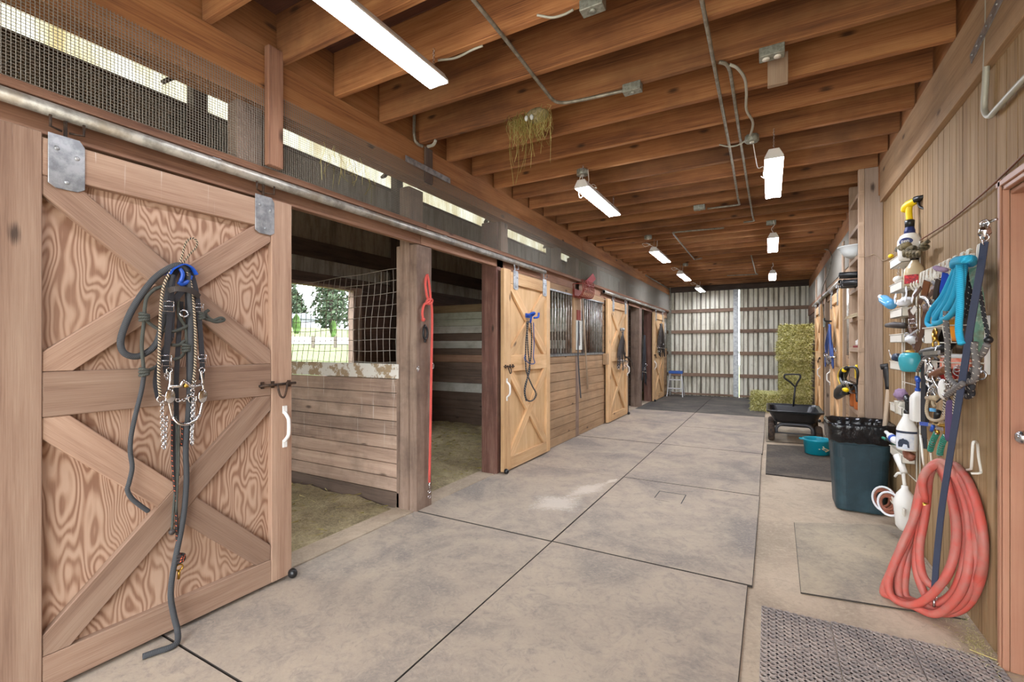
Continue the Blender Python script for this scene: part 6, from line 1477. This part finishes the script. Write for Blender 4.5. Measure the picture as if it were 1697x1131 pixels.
# ================================================================ TACK ON THE LEFT DOORS AND POSTS
def Q(x, y, d=.03): return PX(x, y, -2.44 + d)
QN = V((1, 0, 0))
def MBring(t, c, R_, r, mt, nm): m = MB(); m.ring(c, R_, r, (1, -.2, 0)); return m.build(nm, M[mt], t)
t = thing('bridle_bracket', 'blue bridle bracket on the nearest stall door', 'bracket', Q(300, 460)); m = MB()
pl = sm([Q(x, y, .012) for x, y in [(271, 456), (278, 447), (294, 440), (308, 446), (316, 457)]], 4)
m.strap([p + V((.03, 0, 0)) for p in pl], .07, .006, V((0, 0, 1))); m.tube(sm([Q(316, 457, .05), Q(312, 466, .05), Q(302, 471, .05), Q(296, 467, .05)], 4), .011, 8); m.tube(sm([Q(298, 445, .06), Q(303, 455, .065), Q(299, 468, .06)], 4), .009, 8); m.build('bracket_body', M['blue'], t)
ropething('rope_loop', 'small dark twisted rope loop standing above the blue bracket', 'rope', 'tanrope', .0045, [[Q(x, y, .05) for x, y in [(297, 440), (302, 424), (308, 403), (318, 395), (326, 400), (325, 410), (315, 421), (300, 440)]]])
t = thing('rein', 'thick charcoal rope rein looped left of the bridle and trailing onto the floor', 'rein', Q(296, 440))
m = MB(); m.tube(sm([Q(x, y, d) for x, y, d in [(312, 450, .05), (298, 440, .06), (278, 446, .05), (252, 466, .03), (222, 508, .02), (204, 548, .02), (200, 572, .02), (208, 587, .02), (228, 591, .02), (250, 580, .025), (262, 563, .03), (270, 530, .035), (278, 490, .04), (285, 455, .05)]], 6), .0135, 10)
pts = [Q(x, y, d) for x, y, d in [(312, 452, .05), (316, 520, .045), (316, 600, .045), (314, 660, .04), (308, 740, .035), (309, 790, .03), (306, 840, .03), (300, 880, .03), (292, 920, .035), (285, 960, .04), (283, 990, .045), (288, 1020, .055), (294, 1045, .07)]]
m.tube(sm(pts + [PZ(294, 1064, .035), PZ(283, 1073, .03), PZ(262, 1080, .03), PZ(236, 1089, .03)], 6), .0125, 10); m.build('rope_run', M['dkrope'], t)
# bridle
t = thing('horse_bridle', 'black leather bridle with silver bit and chains on the nearest stall door', 'bridle', Q(300, 450))
m = MB()
for w, pts, d in ((.024, [(304, 442), (290, 452), (284, 480), (281, 520), (278, 560), (275, 600), (276, 618)], .05), (.026, [(300, 442), (308, 452), (303, 480), (288, 500), (284, 530), (283, 560)], .04), (.022, [(306, 444), (318, 458), (326, 490), (331, 540), (335, 600), (334, 630)], .05), (.02, [(300, 500), (296, 560), (292, 640), (293, 720), (291, 760), (294, 790)], .03), (.02, [(310, 470), (312, 560), (313, 640), (312, 700)], .03), (.02, [(284, 560), (268, 590), (258, 630), (262, 660)], .035)): m.strap(sm([Q(x, y, d) for x, y in pts], 6), w, .005, QN)
m.build('cheek_strap', M['blackstrap'], t)
m = MB(); m.strap(sm([Q(x, y, d) for x, y, d in [(279, 482, .055), (290, 479, .075), (308, 480, .085), (322, 485, .075), (330, 492, .055)]], 5), .024, .006, QN); m.build('brow_band', M['leatherblk'], t)
m = MB(); buckle(m, Q(279, 508, .06), .02, V((1, -.3, 0))); buckle(m, Q(275, 598, .06), .02, V((1, -.3, 0))); buckle(m, Q(330, 510, .06), .016, V((1, -.3, 0))); buckle(m, Q(335, 595, .06), .016, V((1, -.3, 0))); m.ring(Q(305, 520, .055), .016, .004, (1, -.2, .3)); m.build('buckle', M['steel'], t)
m = MB(); m.tube(sm([Q(x, y, d) for x, y, d in [(281, 641, .06), (298, 640, .075), (304, 632, .08), (310, 636, .08), (318, 641, .075), (335, 637, .06)]], 5), .0075, 8)
for x0, s in ((281, -1), (335, 1)):
    m.tube(sm([Q(x, y, .06) for x, y in [(x0 - 2*s, 615), (x0 + 1, 635), (x0 + 3*s, 655), (x0 - 1*s, 675), (x0 - 5*s, 692)]], 5), .0065, 8); m.ring(Q(x0, 614, .06), .012, .003, (1, 0, 0))
    pc = Q(x0 + 1, 657, .064); m.lathe([(.0, .006), (.02, .003), (.024, 0)], pc, 14, Matrix.Rotation(PI/2, 4, 'Y') @ Matrix.Diagonal((1.5, .9, 1, 1)))
m.tube(sm([Q(x, y, d) for x, y, d in [(286, 692, .06), (296, 702, .075), (308, 704, .08), (322, 698, .075), (330, 688, .06)]], 5), .007, 8); m.build('bit', M['chrome'], t)
m = MB(); m.tube([Q(305, 640, .08), Q(311, 640, .08)], .009, 8); m.build('copper_roller', M['brass'], t)
for pts in ([(269, 664), (269, 700), (271, 743)], [(276, 690), (274, 720), (273, 745)], [(319, 632), (320, 660), (318, 700), (319, 738)], [(322, 665), (320, 700), (317, 736)], [(288, 660), (298, 665), (310, 660), (318, 650)], [(274, 616), (277, 630)], [(323, 630), (318, 650)]):
    m = MB(); m.chain([Q(x, y, .055) for x, y in pts], .018, .0024); m.build('chain', M['chrome'], t)
for x, y in ((268, 662), (319, 662)): m = MB(); m.ring(Q(x, y, .06), .016, .0035, (1, -.3, 0)); m.build('rein_ring', M['chrome'], t)
ropething('twisted_rein', 'tan and black twisted rope reins on both sides of the black bridle', 'rein', 'tanrope', .0062, [[Q(x, y, .06) for x, y in [(294, 438), (280, 455), (270, 480), (266, 520), (264, 580), (263, 630), (266, 658)]], [Q(x, y, .055) for x, y in [(308, 447), (316, 470), (321, 510), (324, 560), (323, 610), (319, 640)]]])
def knot(t, c, mt, s=.02):
    m = MB()
    for k in range(3): m.ring(c + V((0, 0, (k-1)*s*.55)), s*.75, s*.36, (0, .25*(k-1), 1), 12, 6, up=(1, 0, 0))
    m.build('knot', M[mt], t)
def extra(t):
    for x, y in ((239, 526), (239, 617), (333, 524), (309, 577)): knot(t, Q(x, y, .04), 'grnrope')
ropething('rope_halter', 'dark olive rope halter with knots, its long lead hanging left of the bridle', 'halter', 'grnrope', .0075,
  [[Q(x, y, .035) for x, y in [(275, 474), (258, 479), (244, 492), (240, 510), (239, 530), (235, 570), (237, 600), (239, 620)]], [Q(x, y, .04) for x, y in [(240, 528), (250, 538), (268, 548), (290, 549), (312, 540), (333, 524), (342, 518)]], [Q(x, y, .04) for x, y in [(330, 526), (345, 530), (358, 534), (371, 531), (366, 527), (352, 531), (340, 520), (346, 514)]], [Q(x, y, .03) for x, y in [(239, 617), (252, 612), (262, 606)]], [Q(x, y, .035) for x, y in [(296, 480), (296, 520), (308, 545), (309, 575), (312, 560), (322, 530)]], [Q(x, y, .035) for x, y in [(284, 572), (296, 572), (306, 565)]], [Q(x, y, .035) for x, y in [(309, 578), (300, 592), (288, 596)]]],
  extra)
ropething('lead_rope', 'thick dark lead rope tapering to a cut end left of the bridle', 'rope', 'dkrope', .0095, [[Q(x, y, .035) for x, y in [(239, 620), (234, 650), (224, 690), (217, 725), (216, 750), (219, 775), (214, 800), (211, 812), (218, 826), (232, 838), (246, 848)]]])
ropething('cord', 'black cord flecked orange with brass snap at the end, below the bit', 'cord', 'fleckred', .0065, [[Q(x, y, .03) for x, y in [(286, 690), (286, 760), (289, 800), (292, 840), (293, 880), (296, 925)]], [Q(x, y, .03) for x, y in [(303, 700), (302, 730), (300, 740)]]],
  lambda t: (knot(t, Q(298, 925, .035), 'fleckred', .022), MBring(t, Q(297, 941, .035), .014, .004, 'brass', 'snap_ring'), MBtube(t, [Q(297, 945, .035), Q(296, 960, .035)], .006, 'brass', 'snap')))
ropething('cord', 'thin dark double cord knotted at its end in front of the lower brace', 'cord', 'grnrope', .0055, [[Q(x, y, .03) for x, y in [(292, 690), (293, 760), (292, 790), (290, 815), (287, 850), (285, 880)]], [Q(x, y, .033) for x, y in [(296, 700), (296, 770), (294, 800), (292, 850)]]], lambda t: MBball(t, Q(285, 882, .03), .014, 'leatherblk', 'end_knot'))
# second left door
m_ = None
t = thing('bridle_bracket', 'blue bridle bracket on the second left stall door', 'bracket', Q(875, 530)); m = MB(); a = Q(875, 524, .01)
m.box((-2.438, a.y - .05, a.z - .02), (-2.425, a.y + .05, a.z + .03)); m.tube(sm([a + V((.02, -.05, 0)), a + V((.07, -.03, .03)), a + V((.07, .03, .03)), a + V((.02, .05, 0))], 4), .014, 8); m.tube(sm([a + V((.05, .05, -.02)), a + V((.08, .10, -.01)), a + V((.08, .12, .04))], 4), .012, 8); m.tube([a + V((.05, 0, .03)), a + V((.03, 0, -.08))], .012, 8); m.build('bracket_body', M['blue'], t)
ropething('rein', 'black rope reins hanging from the blue bracket of the second left door', 'rein', 'fleck', .008, [[Q(x, y, .04) for x, y in [(876, 532), (872, 560), (871, 600), (873, 618), (882, 640), (888, 652), (884, 663), (874, 664), (870, 650), (873, 632), (876, 615), (880, 590), (881, 560), (880, 535)]], [Q(x, y, .045) for x, y in [(873, 533), (875, 580), (878, 612), (871, 636), (869, 650), (872, 665)]]], None)
ropething('halter', 'thin blue cord halter below the blue bracket of the second left door', 'halter', 'bluerope', .006, [[Q(x, y, .035) for x, y in [(884, 535), (885, 570), (884, 592), (886, 602), (878, 603), (871, 596), (870, 588)]], [Q(x, y, .035) for x, y in [(869, 592), (872, 606)]]])
# third left door
t = thing('bridle_bracket', 'grey bridle bracket on the third left stall door', 'bracket', Q(1031, 547)); a = Q(1031, 549, .02); m = MB(); m.lathe([(.02, 0), (.075, .0), (.075, .05), (.03, .06)], a, 16, sx=.6); m.build('bracket_body', M['galv'], t)
def tangle(lab, fn, x0, x1, y0, y1, n, seed, mt, cat='bridle', name='bridle', rr_=(.006, .012), steel=6):
    rr = random.Random(seed); t = thing(name, lab, cat, fn((x0+x1)/2, y0)); m = MB(); xm = (x0+x1)/2
    for i in range(n):
        e = rr.uniform(x0, x1); yb = y0 + (y1-y0)*rr.uniform(.55, 1)
        m.tube(sm([fn(xm + rr.uniform(-1.5, 1.5), y0, .05), fn((xm+e)/2 + rr.uniform(-1, 1), y0*.65 + yb*.35, .045), fn(e, y0*.3 + yb*.7, .04), fn(e + rr.uniform(-1.5, 1.5), yb, .045), fn(xm*.5 + e*.5, y0*.35 + yb*.65, .055), fn(xm + rr.uniform(-1, 1), y0 + 2, .055)], 5), rr.uniform(*rr_), 6)
    m.build('straps', M[mt], t); m = MB()
    for i in range(steel): m.ring(fn(rr.uniform(x0, x1), y0 + (y1-y0)*rr.uniform(.55, .95), .06), rr.uniform(.02, .035), .006, V((1, -.4, rr.uniform(-.3, .3))))
    m.tube([fn(x0, y0 + (y1-y0)*.72, .06), fn(x1, y0 + (y1-y0)*.74, .06)], .01, 6)
    m.build('bit', M['steel'], t); return t
tangle('tangle of dark bridles under the grey bracket of the third left door', Q, 1024, 1040, 550, 616, 12, 1, 'leatherblk')
tangle('dark brown bridle bundle on the farthest left door', Q, 1090, 1101, 537, 592, 14, 2, 'leatherblk', rr_=(.01, .02))
tangle('black reins and straps hanging on the thick far post', lambda x, y, d=.03: PX(x, y, -2.51 + d), 1064.5, 1071, 556, 640, 9, 3, 'blackstrap', 'reins', 'rein_bundle', steel=2)
ropething('strap', 'thin dark strap sticking out right of the third left door', 'strap', 'leatherblk', .006, [[Q(1036, 590, .04), Q(1043, 595, .06), Q(1047, 600, .05), Q(1050, 612, .03)]])
# wooden stop, thermometer, fork, hoof strap on the barred front
m = MB(); a = PX(1001, 595, -2.49); m.box((-2.505, a.y - .03, a.z - .1), (-2.42, a.y + .05, a.z + .09)); tag(m.build('door_stop', M['front'], None, a, bevel=.004), 'small wooden door stop block beside the third left door', 'door stop')
F = lambda x, y, d=.02: PX(x, y, -2.505 + d)
t = thing('thermometer', 'long white thermometer board on the barred front', 'thermometer', F(960, 550)); a, b = F(954.5, 531, .004), F(964, 580, .004)
m = MB(); m.box((-2.503, a.y, b.z), (-2.495, b.y, a.z)); m.build('board', M['thermo'], t, bevel=.002); ym = (a.y + b.y)/2
m = MB(); m.box((-2.494, ym - .012, b.z + .06), (-2.488, ym + .012, a.z - .02)); m.build('scale_tube', M['bar'], t)
m = MB()
for i in range(13):
    z = b.z + .08 + (a.z - b.z - .12)*i/12
    for s in (-1, 1): m.box((-2.4945, ym + s*.03 - .012, z), (-2.4938, ym + s*.03 + .012, z + .008))
m.build('scale_marks', M['black'], t)
m = MB(); c0, c1 = F(956.5, 514, .01), F(962, 531, .01); m.box((-2.503, c0.y, c1.z), (-2.49, c1.y, c0.z)); m.build('top_plate', M['rustred'], t)
ropething('twitch_strap', 'ragged grey strap hanging below the thermometer', 'strap', 'cartgrey', .011, [[F(x, y, .03) for x, y in [(959, 532), (958.5, 560), (958, 580), (959, 610), (961, 640), (962.5, 660)]]])
t = thing('manure_fork', 'rusty red manure fork with wooden handle hanging upside down', 'fork', F(970, 480, .06)); m = MB(); m.tube([F(965, 494, .05), F(969, 560, .04), F(974, 645, .02)], .014, 8); m.build('handle', M['handlewood'], t)
m = MB(); bc = F(968, 480, .12); 
for i in range(9):
    y = -.24 + .06*i
    m.tube(sm([bc + V((-.10, y*.55, -.10)), bc + V((.02, y, -.12)), bc + V((.07, y, -.04)), bc + V((.06, y, .12))], 4), .0065, 6)
for z, x in ((-.1, .04), (-.02, .07), (.06, .065)): m.tube([bc + V((x, -.24, z)), bc + V((x, .24, z))], .006, 6)
for s in (-1, 1): m.tube([bc + V((-.10, s*.13, -.10)), bc + V((-.08, s*.24, .06)), bc + V((.06, s*.24, .06))], .007, 6)
m.box(bc + V((-.12, -.15, -.12)), bc + V((-.09, .15, .0))); m.build('basket_tines', M['rustred'], t)
m = MB(); m.strap([bc + V((.02, .05, .08)), bc + V((.05, .22, .19)), bc + V((.05, .30, .23))], .10, .012, V((1, 0, .4))); tag(m.build('plastic_scoop', M['red'], None, bc), 'red plastic scoop stuck in the manure fork', 'scoop')
# post hardware and red lead rope on the near post
G = lambda x, y, d=.02: PX(x, y, -2.51 + d)
ropething('lead_rope', 'coral red lead rope tied to the stall post with a silver snap near the floor', 'rope', 'redrope', .0105, [[G(x, y, d) for x, y, d in [(707, 456, .0), (705, 470, .018), (708, 492, .024), (713, 500, .03), (716, 520, .03), (715, 600, .03), (713.5, 700, .028), (711.5, 800, .022)]], [G(x, y, d) for x, y, d in [(708, 455, .0), (711, 470, .02), (713, 495, .028), (708, 503, .035), (703, 505, .03), (700, 518, .022), (701, 530, .02)]], [G(x, y, .03) for x, y in [(709, 497), (716, 497), (714, 504), (707, 502), (709, 496)]]],
  lambda t: (MBring(t, G(711.5, 815, .02), .013, .0035, 'chrome', 'snap'), MBtube(t, [G(711.5, 800, .022), G(711.5, 810, .022)], .008, 'chrome', 'snap_body'), MBring(t, G(711.5, 824, .02), .013, .0035, 'chrome', 'snap_eye'), MBball(t, G(701.5, 530, .02), .017, 'redrope', 'frayed_end')))
t = thing('tie_ring', 'black tie ring screwed to the stall post beside the red lead rope', 'tie ring', G(705, 550)); m = MB(); m.ring(G(705, 552, .02), .052, .010, (1, 0, 0), 18, 8, .5); m.build('ring', M['blackplas'], t); m = MB()
for y in (541, 565): m.ball(G(704.5, y, .008), (.012, .012, .016), 8, 6)
m.build('screw_plate', M['blackplas'], t)
for lab, x, y in (('small steel latch eye on the stall post near the red rope', 693, 612), ('small steel ring on the right edge of the stall post', 717.5, 607)):
    m = MB(); m.ring(G(x, y, .02), .022, .0045, (1, .2, 0), 14, 6, .6); tag(m.build('latch_eye', M['steel'], None, G(x, y)), lab, 'latch eye')
m = MB(); a = PX(826, 640, -2.50); m.tube(sm([(-2.5, 4.26, 1.2), (-2.49, 4.26, 1.0), (-2.5, 4.26, .86)], 4), .01, 6); tag(m.build('latch_bar', M['galv'], None, (-2.5, 4.26, 1.0)), 'narrow steel latch bar on the reddish post', 'latch')
# blue halter on the right door
H = lambda x, y, d=.03: PX(x, y, .79 - d)
tangle('blue rope halter bundle on the right stall door', H, 1366, 1384, 538, 612, 9, 6, 'bluerope', 'halter', 'rope_halter', (.006, .010), 3)
m = MB()
for k in range(3): m.ring(H(1374, 597, .07 + .01*k), .055 - .012*k, .008, (-1, -.6, 0), 18, 6)
tag(m.build('coiled_strap', M['fleckgrey'], None, H(1374, 597)), 'small grey coil hanging at the foot of the blue halter bundle', 'strap')
m = MB(); q = H(1373, 533, .04); m.tube(sm([q + V((.04, 0, 0)), q + V((-.04, 0, .01)), q + V((-.05, 0, .05))], 4), .012, 8); tag(m.build('coat_hook', M['blackplas'], None, q), 'black hook above the blue halter bundle', 'hook')
# ================================================================ CAMERA, LIGHT
cd = bpy.data.cameras.new('camera'); cam = bpy.data.objects.new('camera', cd); COL.objects.link(cam)
cam.location = (0, 0, CH); cam.rotation_euler = (PI/2, 0, CT)
cd.sensor_width = 36.0; cd.lens = CF * 36.0 / 1697; cd.sensor_fit = 'HORIZONTAL'; cd.clip_start = .05; cd.clip_end = 300
cd.shift_y = (CY - 565.5) / 1697.0
SC.camera = cam
w = bpy.data.worlds.new('sky'); SC.world = w; w.use_nodes = True; nt = w.node_tree; nt.nodes.clear()
o = nt.nodes.new('ShaderNodeOutputWorld'); b = nt.nodes.new('ShaderNodeBackground'); b.inputs[0].default_value = (.93, .97, 1.0, 1); b.inputs[1].default_value = 7.0
nt.links.new(b.outputs[0], o.inputs[0])
sd = bpy.data.lights.new('sun', 'SUN'); sd.energy = 6; sd.angle = .05; so = bpy.data.objects.new('sun', sd); COL.objects.link(so); so.rotation_euler = V((-.6, .12, -.8)).to_track_quat('-Z', 'Y').to_euler(); so.location = (-10, 0, 12)
SC.view_settings.view_transform = 'Standard'; SC.view_settings.look = 'None'; SC.view_settings.gamma = 1; SC.view_settings.use_curve_mapping = False
SC.view_settings.exposure = .6
